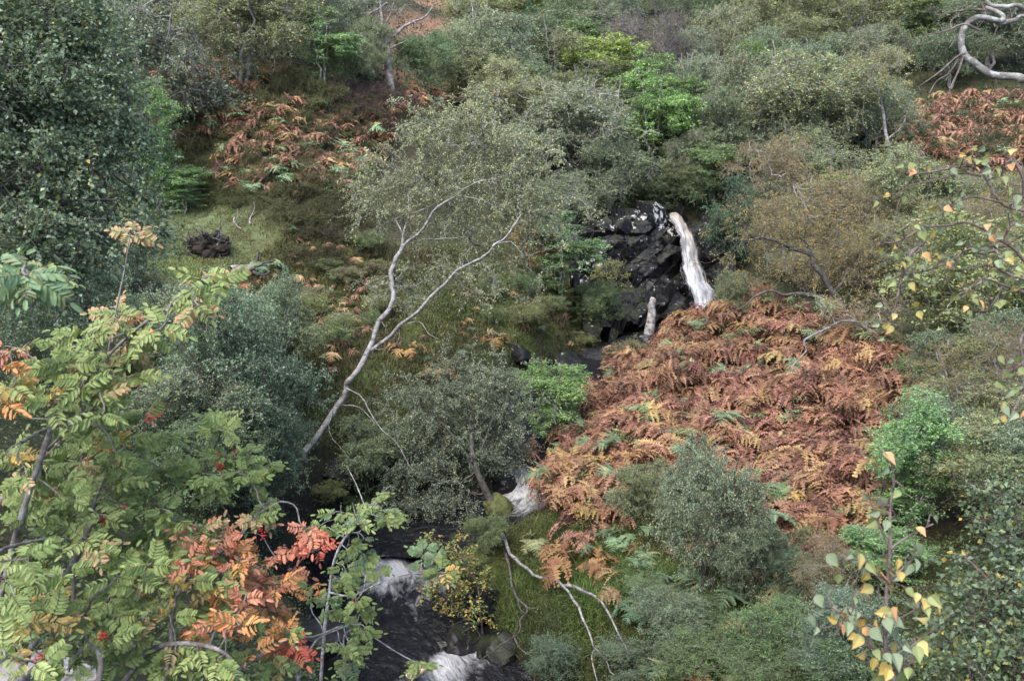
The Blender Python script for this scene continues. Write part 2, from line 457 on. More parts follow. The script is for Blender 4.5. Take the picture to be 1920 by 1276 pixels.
# what grows on the ground where: photo x, y, radius in metres, colour
ZONES = [
    (350, 385, 2.6, (.10, .13, .062)), (420, 420, 2.2, (.10, .13, .062)), (320, 330, 2.4, (.10, .12, .06)), (300, 440, 2.4, (.095, .12, .058)), (240, 480, 2.4, (.10, .12, .045)),
    (500, 230, 2.6, (.035, .028, .018)), (420, 290, 2.2, (.04, .032, .02)), (560, 330, 2.4, (.045, .035, .022)), (620, 300, 2.4, (.045, .034, .022)), (630, 400, 2.2, (.05, .042, .025)), (500, 180, 2.4, (.035, .03, .02)), (640, 230, 2.5, (.04, .03, .02)),
    (560, 520, 2.2, (.075, .075, .028)), (640, 480, 2.0, (.07, .075, .026)), (580, 600, 2.2, (.07, .075, .03)), (700, 560, 2.2, (.07, .08, .026)), (500, 450, 1.6, (.08, .085, .032)),
    (900, 620, 2.2, (.07, .09, .022)), (1000, 570, 2.2, (.05, .07, .02)), (850, 700, 2.0, (.07, .09, .022)), (960, 650, 1.6, (.075, .095, .022)), (800, 640, 2.0, (.075, .09, .025)), (760, 760, 1.6, (.06, .08, .025)),
    (1300, 720, 3.0, (.06, .035, .02)), (1450, 700, 3.0, (.06, .035, .02)), (1400, 850, 3.0, (.055, .033, .02)), (1200, 850, 2.4, (.055, .035, .02)), (1550, 800, 2.6, (.05, .033, .018)), (1550, 950, 2.2, (.045, .03, .018)),
    (1150, 1080, 2.0, (.04, .05, .016)), (1250, 1150, 2.0, (.035, .045, .016)), (1050, 1020, 1.6, (.05, .065, .016)), (1400, 1200, 2.4, (.035, .042, .016)),
    (800, 60, 3.2, (.20, .115, .08)), (850, 10, 4.0, (.22, .13, .09)), (765, 95, 2.6, (.18, .105, .075)), (800, 175, 2.0, (.15, .08, .045)),
    (1800, 240, 3.5, (.11, .055, .035)), (1880, 270, 3.5, (.11, .055, .035)), (1720, 240, 3.0, (.10, .055, .035)),
    (440, 150, 3.0, (.08, .055, .03)), (1700, 330, 2.6, (.05, .05, .02)), (1620, 640, 1.6, (.03, .05, .014)), (1680, 690, 1.4, (.025, .045, .012)),
]
zc = np.array([ground(z[0], z[1])[0] for z in ZONES]); zr = np.array([z[2] for z in ZONES]); zcol = np.array([z[3] for z in ZONES])
BASE_G = np.array([.027, .031, .013])
def ground_colour(x, y):
    Q = np.c_[x, y]
    P = np.c_[Q, np.zeros(len(Q))]
    Q = Q + np.c_[fbm(P * .8, 3, 40), fbm(P * .8, 3, 50)] * .7
    w = np.exp(-(np.linalg.norm(Q[:, None] - zc[None, :, :2], axis=2) / zr[None]) ** 2 * 1.3)
    w0 = .12
    c = (w @ zcol + w0 * BASE_G) / (w.sum(1) + w0)[:, None]
    d, i = near_stream(x, y)
    e = 1 - sstep(SATTR[i, 1] + .15, SATTR[i, 1] + .9, d + .4 * fbm(P * 1.3, 2, 60))
    return c * (1 - e)[:, None] + np.array([.014, .012, .011]) * e[:, None]

m, nt, n, l, p, out = mat_new('hill_ground')
a = n.new('ShaderNodeAttribute'); a.attribute_name = 'Col'
g = n.new('ShaderNodeNewGeometry')
n1 = noise(n, l, 5.0, 8, .7, g.outputs['Position'])
r1 = ramp(n, [(.3, (.35, .33, .3)), (.5, (.9, .9, .85)), (.7, (1.5, 1.45, 1.25))]); l.new(n1.outputs['Fac'], r1.inputs[0])
c = mixc(n, l, 1.0, a.outputs['Color'], r1.outputs[0], 'MULTIPLY')
n2 = noise(n, l, 1.3, 5, .6, g.outputs['Position'])
r2 = ramp(n, [(.5, (0, 0, 0)), (.66, (.55, .55, .55))]); l.new(n2.outputs['Fac'], r2.inputs[0])
c = mixc(n, l, r2.outputs[0], c, (.045, .034, .02))
l.new(c, p.inputs['Base Color']); p.inputs['Roughness'].default_value = .9; p.inputs['Specular IOR Level'].default_value = .2
bump(n, l, n1.outputs['Fac'], p, 1.0, .15)
M_GROUND = m

ny, nx = gx.shape
gi = np.arange(nx * ny).reshape(ny, nx)
gq = np.stack([gi[:-1, :-1], gi[:-1, 1:], gi[1:, 1:], gi[1:, :-1]], -1).reshape(-1, 4)
GV = np.c_[fx, fy, HG.ravel()]
hill = link('hillside', make_mesh('hillside', GV, [gq], M_GROUND, ground_colour(fx, fy), True))
tag(hill, 'steep mossy ravine sides rising to a wooded hill', kind='structure')

# ------------------------------------------------------------------ stream water
m, nt, n, l, p, out = mat_new('peaty_water')
a = n.new('ShaderNodeAttribute'); a.attribute_name = 'Col'
uvn = n.new('ShaderNodeUVMap')
mp = n.new('ShaderNodeMapping'); mp.inputs['Scale'].default_value = (1.0, 3.2, 1.0); l.new(uvn.outputs[0], mp.inputs['Vector'])
f1 = noise(n, l, 2.6, 8, .68, mp.outputs[0], .9)
sc = n.new('ShaderNodeSeparateColor'); l.new(a.outputs['Color'], sc.inputs[0])
ad = n.new('ShaderNodeMath'); ad.operation = 'ADD'; l.new(f1.outputs['Fac'], ad.inputs[0])
mu = n.new('ShaderNodeMath'); mu.operation = 'MULTIPLY_ADD'; mu.inputs[1].default_value = .62; mu.inputs[2].default_value = -.42; l.new(sc.outputs[0], mu.inputs[0])
l.new(mu.outputs[0], ad.inputs[1])
fr = ramp(n, [(.44, (0, 0, 0)), (.60, (.35, .35, .35)), (.82, (1, 1, 1))]); l.new(ad.outputs[0], fr.inputs[0])
c = mixc(n, l, fr.outputs[0], (.008, .008, .009), (.30, .30, .30))
l.new(c, p.inputs['Base Color'])
rr = n.new('ShaderNodeMapRange'); rr.inputs[3].default_value = .10; rr.inputs[4].default_value = .6; l.new(fr.outputs[0], rr.inputs[0]); l.new(rr.outputs[0], p.inputs['Roughness'])
p.inputs['IOR'].default_value = 1.33; p.inputs['Specular IOR Level'].default_value = .38
g = n.new('ShaderNodeNewGeometry')
mp2 = n.new('ShaderNodeMapping'); mp2.inputs['Scale'].default_value = (.6, 1.6, 1.0); l.new(uvn.outputs[0], mp2.inputs['Vector'])
b1 = noise(n, l, 5.0, 5, .6, mp2.outputs[0], .6)
bump(n, l, b1.outputs['Fac'], p, 1.0, .16)
M_WATER = m

NS, NU = 520, 30
sf = smooth_path(SPTS, NS); sa = smooth_path(STREAM[:, 2:5], NS); sf[:, 2] = np.minimum.accumulate(sf[:, 2])
dirs = norm(np.gradient(sf, axis=0) * np.array([1, 1, 0])); side = np.c_[dirs[:, 1], -dirs[:, 0], np.zeros(NS)]
ss = np.concatenate([[0], np.cumsum(np.linalg.norm(np.diff(sf, axis=0), axis=1))])
u = np.linspace(-1, 1, NU)
W = sf[:, None, :] + side[:, None, :] * (u[None, :, None] * (sa[:, 1] * 1.35)[:, None, None])
wf = W.reshape(-1, 3)
foam = np.repeat(np.clip(sa[:, 2], 0, 1.05), NU) * (1 - .55 * np.abs(np.tile(u, NS)) ** 2)
foam = foam + .4 * fbm(wf * np.array([1.6, 1.6, 1.0]), 4, 5) * (foam > .05)
wf[:, 2] += .03 * fbm(wf * 2.2, 3, 71) + np.clip(foam, 0, 1) * (.09 * fbm(wf * 2.2, 3, 77) + .02 * fbm(wf * 7.0, 2, 78))
ii = np.arange(NS * NU).reshape(NS, NU)
wq = np.stack([ii[:-1, :-1], ii[:-1, 1:], ii[1:, 1:], ii[1:, :-1]], -1).reshape(-1, 4)
uvs = np.c_[np.repeat(ss, NU), np.tile(u, NS) * np.repeat(sa[:, 1], NU)]
stream = link('stream', make_mesh('stream', wf, [wq], M_WATER, np.c_[foam, foam, foam], True, uvs))
tag(stream, 'dark peaty stream with white rapids between wet rocks', kind='structure')

# ------------------------------------------------------------------ cliff behind the waterfall
def blocks(P, seed, amp):
    """stepped, bedded rock relief"""
    q = P * np.array([.75, .75, 2.1]) + .5 * np.c_[vnoise(P * 1.1, seed), vnoise(P * 1.1, seed + 1), vnoise(P * 1.1, seed + 2)]
    sl = np.array([[.82, 0, .57], [0, 1, 0], [-.57, 0, .82]])          # beds dip down to the right
    q = (P @ sl.T) * np.array([.8, .8, 2.5]) + .14 * np.c_[vnoise(P * .8, seed), vnoise(P * .8, seed + 1), vnoise(P * .8, seed + 2)]
    q[:, 0] += .5 * (np.floor(q[:, 2]) % 2)
    c = np.floor(q); fr = q - c - .5
    h = np.sin(c @ np.array([12.9898, 78.233, 37.719]) + seed) * 43758.5453
    h = h - np.floor(h)
    tl = np.sin(c @ np.array([[31.7, 17.1], [11.3, 91.7], [53.9, 29.3]])) * 1.1
    return amp * (h - .4 + .45 * fr[:, 0] * tl[:, 0] + .5 * fr[:, 2] * (tl[:, 1] + .5) + .9 * fbm(P * np.array([1.4, 1.4, 3.2]), 4, seed + 4) * .14)

cshape = CS.shape
nrm = norm(np.cross(np.gradient(CS, axis=1).reshape(-1, 3), np.gradient(CS, axis=0).reshape(-1, 3)))
if (nrm @ CF).mean() > 0: nrm = -nrm
CFLAT = CS.reshape(-1, 3)
uu = np.tile(np.linspace(0, 1, 150), 120)
gully = np.exp(-((uu - .70) / .055) ** 2)                      # the notch that the water falls down
CVT = CFLAT + nrm * (blocks(CFLAT, 3, .5) * (1 - .75 * gully) + .035 * fbm(CFLAT * 6, 3, 8) - .35 * gully)[:, None]
ci = np.arange(len(CVT)).reshape(120, 150)
cq = np.stack([ci[:-1, :-1], ci[1:, :-1], ci[1:, 1:], ci[:-1, 1:]], -1).reshape(-1, 4)
cu, cvv = np.tile(np.linspace(0, 1, 150), 120), np.repeat(np.linspace(0, 1, 120), 150)
cmask = np.exp(-((cu - .46) / .10) ** 2 - ((cvv - .22) / .07) ** 2) + .9 * np.exp(-((cu - .56) / .07) ** 2 - ((cvv - .30) / .06) ** 2) + .9 * np.exp(-((cu - .13) / .05) ** 2 - ((cvv - .42) / .10) ** 2) + .5 * np.exp(-((cu - .30) / .08) ** 2 - ((cvv - .26) / .06) ** 2)
back = CVT.copy(); back += CF * 2.5; back[:, 2] -= 1.0
nb = len(CVT)
edge = np.concatenate([ci[0, :], ci[1:, -1], ci[-1, -2::-1], ci[-2:0:-1, 0]])
eq = np.stack([edge, np.roll(edge, -1), np.roll(edge, -1) + nb, edge + nb], -1)
cliff = link('cliff', make_mesh('cliff', np.concatenate([CVT, back]), [cq, cq[:, ::-1] + nb, eq], M_CLIFF, np.concatenate([cmask, cmask * 0])[:, None] * np.ones((1, 3)), False))
tag(cliff, 'wet black rock face beside the waterfall with white lichen on its brow', kind='structure')

# ------------------------------------------------------------------ waterfall
m, nt, n, l, p, out = mat_new('falling_water')
uvn = n.new('ShaderNodeUVMap')
mp = n.new('ShaderNodeMapping'); mp.inputs['Scale'].default_value = (3.0, 2.6, 1.0); l.new(uvn.outputs[0], mp.inputs['Vector'])
w1 = noise(n, l, 3.4, 9, .72, mp.outputs[0], 1.4)
a = n.new('ShaderNodeAttribute'); a.attribute_name = 'Col'
r1 = ramp(n, [(.28, (.30, .31, .34)), (.46, (.68, .69, .71)), (.66, (1.2, 1.2, 1.2))]); l.new(w1.outputs['Fac'], r1.inputs[0])
l.new(mixc(n, l, 1.0, a.outputs['Color'], r1.outputs[0], 'MULTIPLY'), p.inputs['Base Color'])
p.inputs['Roughness'].default_value = .45; p.inputs['Specular IOR Level'].default_value = .4
bump(n, l, w1.outputs['Fac'], p, .4, .06)
# thin water at the ragged edges lets the rock show through
sx = n.new('ShaderNodeSeparateXYZ'); l.new(uvn.outputs[0], sx.inputs[0])
e1 = n.new('ShaderNodeMath'); e1.operation = 'SUBTRACT'; e1.inputs[1].default_value = .5; l.new(sx.outputs[0], e1.inputs[0])
e2 = n.new('ShaderNodeMath'); e2.operation = 'ABSOLUTE'; l.new(e1.outputs[0], e2.inputs[0])
e3 = n.new('ShaderNodeMath'); e3.operation = 'MULTIPLY_ADD'; e3.inputs[1].default_value = -1.7; e3.inputs[2].default_value = 1.10; l.new(e2.outputs[0], e3.inputs[0])
w2 = noise(n, l, 4.0, 6, .7, mp.outputs[0], .8)
e4 = n.new('ShaderNodeMath'); e4.operation = 'ADD'; l.new(e3.outputs[0], e4.inputs[0]); l.new(w2.outputs['Fac'], e4.inputs[1])
cv = ramp(n, [(.88 / 2, (.0, .0, .0)), (1.12 / 2, (1, 1, 1))])
e5 = n.new('ShaderNodeMath'); e5.operation = 'MULTIPLY'; e5.inputs[1].default_value = .5; l.new(e4.outputs[0], e5.inputs[0]); l.new(e5.outputs[0], cv.inputs[0])
tr = n.new('ShaderNodeBsdfTransparent'); ms = n.new('ShaderNodeMixShader')
l.new(cv.outputs[0], ms.inputs[0]); l.new(tr.outputs[0], ms.inputs[1]); l.new(p.outputs[0], ms.inputs[2]); l.new(ms.outputs[0], out.inputs['Surface'])
M_FALL = m
wrows = [[(1252, 400, 38.0), (1264, 399, 38.1), (1279, 403, 38.2)],
         [(1255, 408, 36.6), (1268, 407, 36.65), (1281, 410, 36.9)],
         [(1270, 440, 36.1), (1283, 440, 36.1), (1297, 440, 36.5)],
         [(1276, 490, 35.8), (1294, 490, 35.8), (1318, 490, 36.2)],
         [(1284, 540, 35.5), (1308, 540, 35.4), (1338, 540, 35.8)],
         [(1296, 582, 35.1), (1320, 584, 35.0), (1352, 582, 35.4)],
         [(1300, 606, 34.7), (1320, 608, 34.6), (1350, 606, 35.0)]]
WS = sheet(wrows, 40, 110)
wv = WS.reshape(-1, 3)
uu = np.tile(np.linspace(0, 1, 40), 110); vv = np.repeat(np.linspace(0, 1, 110), 40)
st = fbm(np.c_[uu * 11, vv * 2.2, np.zeros_like(uu)], 4, 31)
wv = wv - CF * (.015 * st + .07 * fbm(np.c_[uu * 5, vv * 11, np.zeros_like(uu)], 3, 39) + .20 * (sstep(.3, .36, vv) * (1 - sstep(.36, .55, vv)) + sstep(.62, .68, vv) * (1 - sstep(.68, .9, vv))) + .14 * fbm(np.c_[uu * 2.2, vv * 5, np.zeros_like(uu)], 2, 36) + .02 * fbm(np.c_[uu * 26, vv * 9, np.zeros_like(uu)], 3, 32) + .25 * np.sin(np.pi * uu) - .12)[:, None]
wv[:, 0] += .16 * fbm(np.c_[vv * 7, (uu > .5) * 9.0, np.zeros_like(uu)], 4, 33) * np.abs(uu - .5) ** 1.5 * 2.2 + .05 * rng(34).normal(0, 1, len(uu)) * ((uu < .03) | (uu > .97))
tint = np.clip(1.15 - vv * 1.7, 0, 1)[:, None] * (.4 + .6 * uu[:, None])
wcol = np.array([.33, .335, .345]) * (1 - tint) + np.array([.27, .20, .115]) * tint
wi = np.arange(len(wv)).reshape(110, 40)
wq = np.stack([wi[:-1, :-1], wi[1:, :-1], wi[1:, 1:], wi[:-1, 1:]], -1).reshape(-1, 4)
V, F, C = wv, [wq], wcol
fall = link('waterfall', make_mesh('waterfall', V, F, M_FALL, C, True, np.c_[uu, vv]))
tag(fall, 'white waterfall pouring over the lip of the black cliff', kind='structure')

# ------------------------------------------------------------------ boulders
def ico(sub=3):
    import bmesh
    bm = bmesh.new(); bmesh.ops.create_icosphere(bm, subdivisions=sub, radius=1)
    V = np.array([v.co[:] for v in bm.verts]); F = np.array([[v.index for v in f.verts] for f in bm.faces]); bm.free()
    return V, F
ICO3, ICO2, ICO1 = ico(4), ico(2), ico(1)

def rock_mesh(name, seed, mat, cuts=9):
    rg = rng(seed)
    V, F = ICO3
    pl = norm(rg.normal(0, 1, (cuts, 3))); pd = rg.uniform(.5, .9, cuts)
    q = V @ pl.T
    r = np.where(q > .05, pd[None] / np.maximum(q, .05), 9).min(1)
    r = np.minimum(r, 1.0) * (1 + .07 * fbm(V * 2.6 + seed, 4, seed))
    return make_mesh(name, V * r[:, None], [F], mat, None, False)
ROCKS = [rock_mesh('boulder', 100 + k, M_ROCK) for k in range(6)]
BOULDERS = [  # photo x, y (foot), width px, height px, label
    (1262, 600, 74, 62, 'rounded black boulder in the pool at the left foot of the waterfall'),
    (1230, 562, 70, 44, 'dark angular boulder under the cliff above the pale birch stump'),
    (1172, 612, 56, 34, 'black rock left of the pale birch stump'),
    (1285, 622, 46, 26, 'small black rock at the pool edge below the round boulder'),
    (1340, 592, 30, 40, 'brown rock on the right edge of the plunge pool'),
    (1180, 668, 66, 40, 'lichen-spotted dark rock below the birch stump on the left bank'),
    (1130, 690, 88, 36, 'flat black rock shelf where the stream bends'),
    (1060, 700, 80, 40, 'dark rock slab at the foot of the mossy bank'),
    (970, 672, 46, 32, 'dark rock peeping out of the mossy bank'),
    (940, 920, 52, 40, 'black rock left of the small cascade'),
    (1030, 880, 40, 34, 'wet rock right of the small cascade'),
    (690, 1050, 70, 50, 'black slabby boulder above the lower rapids'),
    (740, 1045, 50, 36, 'square dark rock behind the lower rapids'),
    (798, 1120, 34, 44, 'white-crusted rock at the right edge of the lower rapids'),
    (645, 1110, 60, 44, 'dark boulder on the left side of the lower rapids'),
    (600, 1230, 120, 90, 'big black boulder at the near left stream bank'),
    (870, 1225, 90, 70, 'dark boulder under the yellow sapling'),
    (930, 1245, 80, 70, 'black rock at the near right stream bank'),
    (905, 1150, 70, 60, 'brown-black rock beneath the leaning birch'),
    (700, 880, 60, 36, 'grey rock above the stream under the pale birch'),
    (640, 890, 80, 34, 'dark flat rock below the foot of the pale birch'),
    (860, 1010, 60, 36, 'dark rock beside the stream under the leaning birch crown'),
]
for k, (px, py, w, h, lab) in enumerate(BOULDERS):
    g0 = ground(px, py)[0]; d = to_px(g0)[2]
    o = link('boulder', ROCKS[k % 6], None, g0 + np.array([0, 0, .30 * h * d / FPX]))
    s = w * d / FPX * .62
    o.scale = (s, s * .9, max(.5 * s, h * d / FPX * .66)); o.rotation_euler = (.2 * math.sin(k * 3), .2 * math.cos(k * 5), k * 1.9)
    if 'white-crusted' in lab: o.data = rock_mesh('boulder', 170, rock_material('white_crusted_rock', (.3, .29, .28), (.03, .03, .03), (.6, .59, .58), .8, .6, .1, .45), 9)
    tag(o, lab, 'boulder', 'rocks along the stream')
g0 = ground(60, 1268)[0]
st = link('boulder', rock_mesh('boulder', 177, M_STONE, 7), None, g0 - np.array([0, 0, .05])); st.scale = (.42, .3, .22)
tag(st, 'pale grey stone under the rowan in the lower left corner', 'boulder')
# ------------------------------------------------------------------ trees: limbs -> branches -> twigs -> leaves
def leaf_quads(base, d, nrm, L, Wd, col, fold=.25):
    """one folded diamond per leaf"""
    s = norm(np.cross(d, nrm)); up = np.cross(s, d)
    mid = base + d * (L * .42)[:, None]
    a = mid + s * (Wd * .5)[:, None] + up * (Wd * fold)[:, None]
    b = mid - s * (Wd * .5)[:, None] + up * (Wd * fold)[:, None]
    V = np.stack([base, a, base + d * L[:, None], b], 1).reshape(-1, 3)
    i = np.arange(len(base))[:, None] * 4
    F = np.concatenate([i + np.array([[0, 1, 2]]), i + np.array([[0, 2, 3]])])
    return V, F, np.repeat(col, 4, 0)

def pick(rg, n, pal, wts):
    c = np.array(pal)[rg.choice(len(pal), n, p=np.array(wts) / sum(wts))]
    return c

def ball(rg, n, shell=.45):
    v = norm(rg.normal(0, 1, (n, 3)))
    return v * (rg.random((n, 1)) ** shell)

def tree_parts(seed, stems, lobes, nA=200, K=7, twig=.5, m=12, leaf=.05, aspect=.62, pal=None, wts=None, droop=.25, horiz=0.0,
               r_twig=.004, up=.15, sides=7, shell=.4, stray=.25, alpha=.35, stray_a=.14, gaps=.12):
    """stems: list of (points, r0, r1, wobble); lobes: list of (centre, [3 axis vectors], weight).
    returns wood (V, F) and leaves (V, F, C)"""
    rg = rng(seed)
    wood, nodes, nrad = [], [], []
    for k, (pts, r0, r1, wob) in enumerate(stems):
        n = max(10, int(np.linalg.norm(np.diff(np.asarray(pts, float), axis=0), axis=1).sum() / .16))
        n = min(n, 60)
        V, F, q, r = tube(pts, r0, r1, sides if r0 > .03 else 5, n, wob, seed + k, 1.0, .06)
        wood.append((V, F, None)); s = int(len(q) * .12) if len(stems) < 4 else 0
        nodes.append(q[s:]); nrad.append(r[s:])
    nodes = np.concatenate(nodes); nrad = np.concatenate(nrad)
    A = np.concatenate([np.asarray(c) + ball(rg, max(1, int(round(nA * w / sum(x[2] for x in lobes)))), shell) @ np.asarray(ax) for c, ax, w in lobes])
    n = len(A); cen = np.mean([np.asarray(c) for c, ax, w in lobes], 0)
    pop = rg.random(n) < stray_a; A[pop] = cen + (A[pop] - cen) * rg.uniform(1.1, 1.38, (int(pop.sum()), 1))      # sprays that break the outline
    # grow outwards from the limbs, nearest first
    D = np.linalg.norm(A[:, None] - nodes[None], axis=2)
    par = D.argmin(1); best = D.min(1); path = np.zeros(n); isA = np.zeros(n, bool); done = np.zeros(n, bool)
    cost = best.copy(); order = []
    for _ in range(n):
        c = np.where(done, 1e9, cost); i = int(c.argmin()); done[i] = True; order.append(i)
        path[i] = (path[par[i]] if isA[i] else 0) + np.linalg.norm(A[i] - (A[par[i]] if isA[i] else nodes[par[i]]))
        d = np.linalg.norm(A - A[i], axis=1) + alpha * path[i] * .5
        b = (~done) & (d < cost)
        cost[b] = d[b]; par[b] = i; isA[b] = True
    cnt = np.ones(n)
    for i in order[::-1]:
        if isA[i]: cnt[par[i]] += cnt[i]
    start = np.where(isA[:, None], A[np.where(isA, par, 0)], nodes[np.where(isA, 0, par)])
    r1 = r_twig * np.sqrt(cnt) * 1.1
    r0 = np.minimum(r1 * 1.35, np.where(isA, 9, nrad[np.where(isA, 0, par)] * .8))
    t = np.linspace(0, 1, 6)
    ln = np.linalg.norm(A - start, axis=1)
    mid = (rg.normal(0, .10, (n, 3)) + np.array([0, 0, .06])) * ln[:, None]
    mid2 = rg.normal(0, .05, (n, 3)) * ln[:, None]
    P = start[:, None] + (A - start)[:, None] * t[None, :, None] + np.sin(math.pi * t)[None, :, None] * mid[:, None] + np.sin(2 * math.pi * t)[None, :, None] * mid2[:, None]
    V, q = tubes(P, r0[:, None] + (np.minimum(r1, r0) - r0)[:, None] * t[None], 4)
    wood.append((V, [q], None))
    # twigs
    T = n * K
    b = np.repeat(A, K, 0); bi = np.repeat(np.arange(n), K)
    outw = norm(A - start)[bi]
    d = norm(outw * .45 + rg.normal(0, .75, (T, 3)) + np.array([0, 0, up]))
    d[:, 2] *= (1 - horiz); d = norm(d)
    L = twig * rg.uniform(.45, 1.3, T) * np.repeat(rg.uniform(.6, 1.35, n), K)
    t3 = np.linspace(0, 1, 4)
    tp = b[:, None] + d[:, None] * (L[:, None] * t3[None])[..., None]
    tp[:, :, 2] -= droop * (L[:, None] * t3[None] ** 2)
    tp[:, 1:3] += rg.normal(0, .05, (T, 2, 3)) * L[:, None, None]
    V, q = tubes(tp, r_twig * np.array([[1.0, .8, .55, .25]]) * rg.uniform(.6, 1.2, (T, 1)), 3)
    wood.append((V, [q], None))
    # leaves
    N = T * m
    if N:
        ti = np.repeat(np.arange(T), m); bare = rg.random(n) < gaps; ti = ti[~bare[bi[ti]]]; N = len(ti); s = rg.uniform(.12, 1.02, N)
        pos = b[ti] + d[ti] * (L[ti] * s)[:, None]; pos[:, 2] -= droop * L[ti] * s ** 2
        pos += rg.normal(0, leaf * stray * 1.6, (N, 3))
        ld = norm(d[ti] * .5 + rg.normal(0, .7, (N, 3)) - np.array([0, 0, .25]))
        if horiz: ld[:, 2] *= (1 - .6 * horiz); ld = norm(ld)
        nr = norm(rg.normal(0, .55 - .25 * horiz, (N, 3)) + np.array([0, -.25, .8]))
        lc = pick(rg, N, pal, wts) * rg.uniform(.55, 1.5, (N, 1)) * (rg.uniform(.78, 1.22, n))[bi[ti]][:, None]
        sz = leaf * rg.uniform(.65, 1.3, N)
        LV, LF, LC = leaf_quads(pos, ld, nr, sz, sz * aspect, lc)
        leaves = (LV, [LF], LC)
    else: leaves = None
    wv, wf, _ = join(wood)
    return (wv, wf), leaves

def ell(c, rx, ry, rz): return (np.array(c, float), np.diag([rx, ry, rz]), rx * ry * rz)
def vlobe(px, py, d, rx, ry, rd, w=None):
    """a crown lobe seen at a photo pixel: half sizes in pixels across and up, in metres along the view"""
    a = rx * d / FPX; b = ry * d / FPX
    return (at(px, py, d), np.array([CR * a, CU * b, CF * rd]), w if w is not None else a * b * rd)
def vpath(pts, d=None):
    p = np.array(pts, float)
    if p.shape[1] == 2: p = np.c_[p, np.full(len(p), d) if np.isscalar(d) else np.interp(np.linspace(0, 1, len(p)), np.linspace(0, 1, len(d)), d)]
    return at(p[:, 0], p[:, 1], p[:, 2])

def plant_tree(name, root_loc, wood, leaves, bark, leafmat, label, cat, group=None, crown_name='crown', tint=None):
    e = empty(name, root_loc)
    tag(e, label, cat, group)
    o = link('trunk', make_mesh('trunk', wood[0] - root_loc, wood[1], bark, None, True), e)
    if leaves is not None:
        c = link(crown_name, make_mesh('crown', leaves[0] - root_loc, leaves[1], leafmat, leaves[2]), e); c['kind'] = 'stuff'
        if tint: c.color = (*tint, 1)
    return e

def copy_tree(e, loc, scale, rz, label, group=None, tint=None, wood=None, name=None):
    c = e.copy(); COL.objects.link(c)
    if name: c.name = name
    c.location = [float(v) for v in loc]; c.scale = scale; c.rotation_euler = (0, 0, rz)
    c['label'] = label
    if group: c['group'] = group
    elif 'group' in c.keys(): del c['group']
    for ch in e.children:
        k = ch.copy(); COL.objects.link(k); k.parent = c
        if ch.name.startswith('crown') and tint is not None: k.color = (*tint, 1)
        if ch.name.startswith('trunk') and wood is not None: k.color = (*wood, 1)
    return c

# leaf palettes (albedo)
GREYG = [(.165, .198, .145), (.215, .246, .182), (.122, .158, .110), (.235, .222, .112), (.32, .245, .09)]
GREYW = [5, 4, 4, 1.2, .6]
OLIVE = [(0.165, 0.161, 0.081), (0.140, 0.150, 0.078), (0.210, 0.175, 0.077), (0.280, 0.196, 0.084)]
OLIVW = [4, 4, 2, .8]
YELB = [(0.208, 0.182, 0.072), (0.286, 0.215, 0.078), (0.156, 0.156, 0.078), (0.390, 0.247, 0.078), (0.221, 0.130, 0.065)]
YELW = [4, 3, 4, 1.4, 1]
GREENR = [(0.133, 0.206, 0.102), (0.167, 0.244, 0.119), (0.104, 0.162, 0.080), (0.246, 0.275, 0.102)]
GREENW = [4, 3, 3, .7]
TEAL = [(0.112, 0.162, 0.108), (0.150, 0.198, 0.138), (0.083, 0.128, 0.083)]
TEALW = [4, 3, 3]
BROWNB = [(0.117, 0.085, 0.065), (0.143, 0.104, 0.078), (0.091, 0.078, 0.058)]

class Kind: pass
KINDS = {}
def archetype(key, seed, H, W, stems, lobes, bark, **kw):
    KINDS[key] = (H, W, seed, stems, lobes, bark, kw, [])

def dome(rg, n, W, z0, H, r=(.38, .95)):
    out = []
    for k in range(n):
        a = rg.uniform(0, 2 * math.pi); rr = W * .5 * math.sqrt(rg.random()) * .72
        z = z0 + (H - z0) * (1 - (rr / (W * .5)) ** 2 * .75) * rg.uniform(.6, 1.02) 
        s = rg.uniform(*r) * W / 4.2 * .8
        out.append(ell((rr * math.cos(a) * 1.02, rr * math.sin(a) * 1.02, z), s, s * rg.uniform(.7, 1.2), s * rg.uniform(.6, .95)))
    c, ax, w = ell((0, 0, z0 + (H - z0) * .48), W * .34, W * .34, (H - z0) * .42); out.append((c, ax, w * .28))
    return out

def stems_for(rg, n, H, W, r=.07):
    out = []
    for k in range(n):
        a = rg.uniform(0, 6.28); lean = rg.uniform(.12, .34) * W * (0.4 if n == 1 else 1)
        p = [(rg.normal(0, .04) * n, rg.normal(0, .04) * n, -.3), (lean * .25 * math.cos(a), lean * .25 * math.sin(a), H * .25),
             (lean * .7 * math.cos(a + .3), lean * .7 * math.sin(a + .3), H * .55), (lean * math.cos(a), lean * math.sin(a), H * .88)]
        out.append((p, r * rg.uniform(.7, 1.1), .012, .10))
    return out

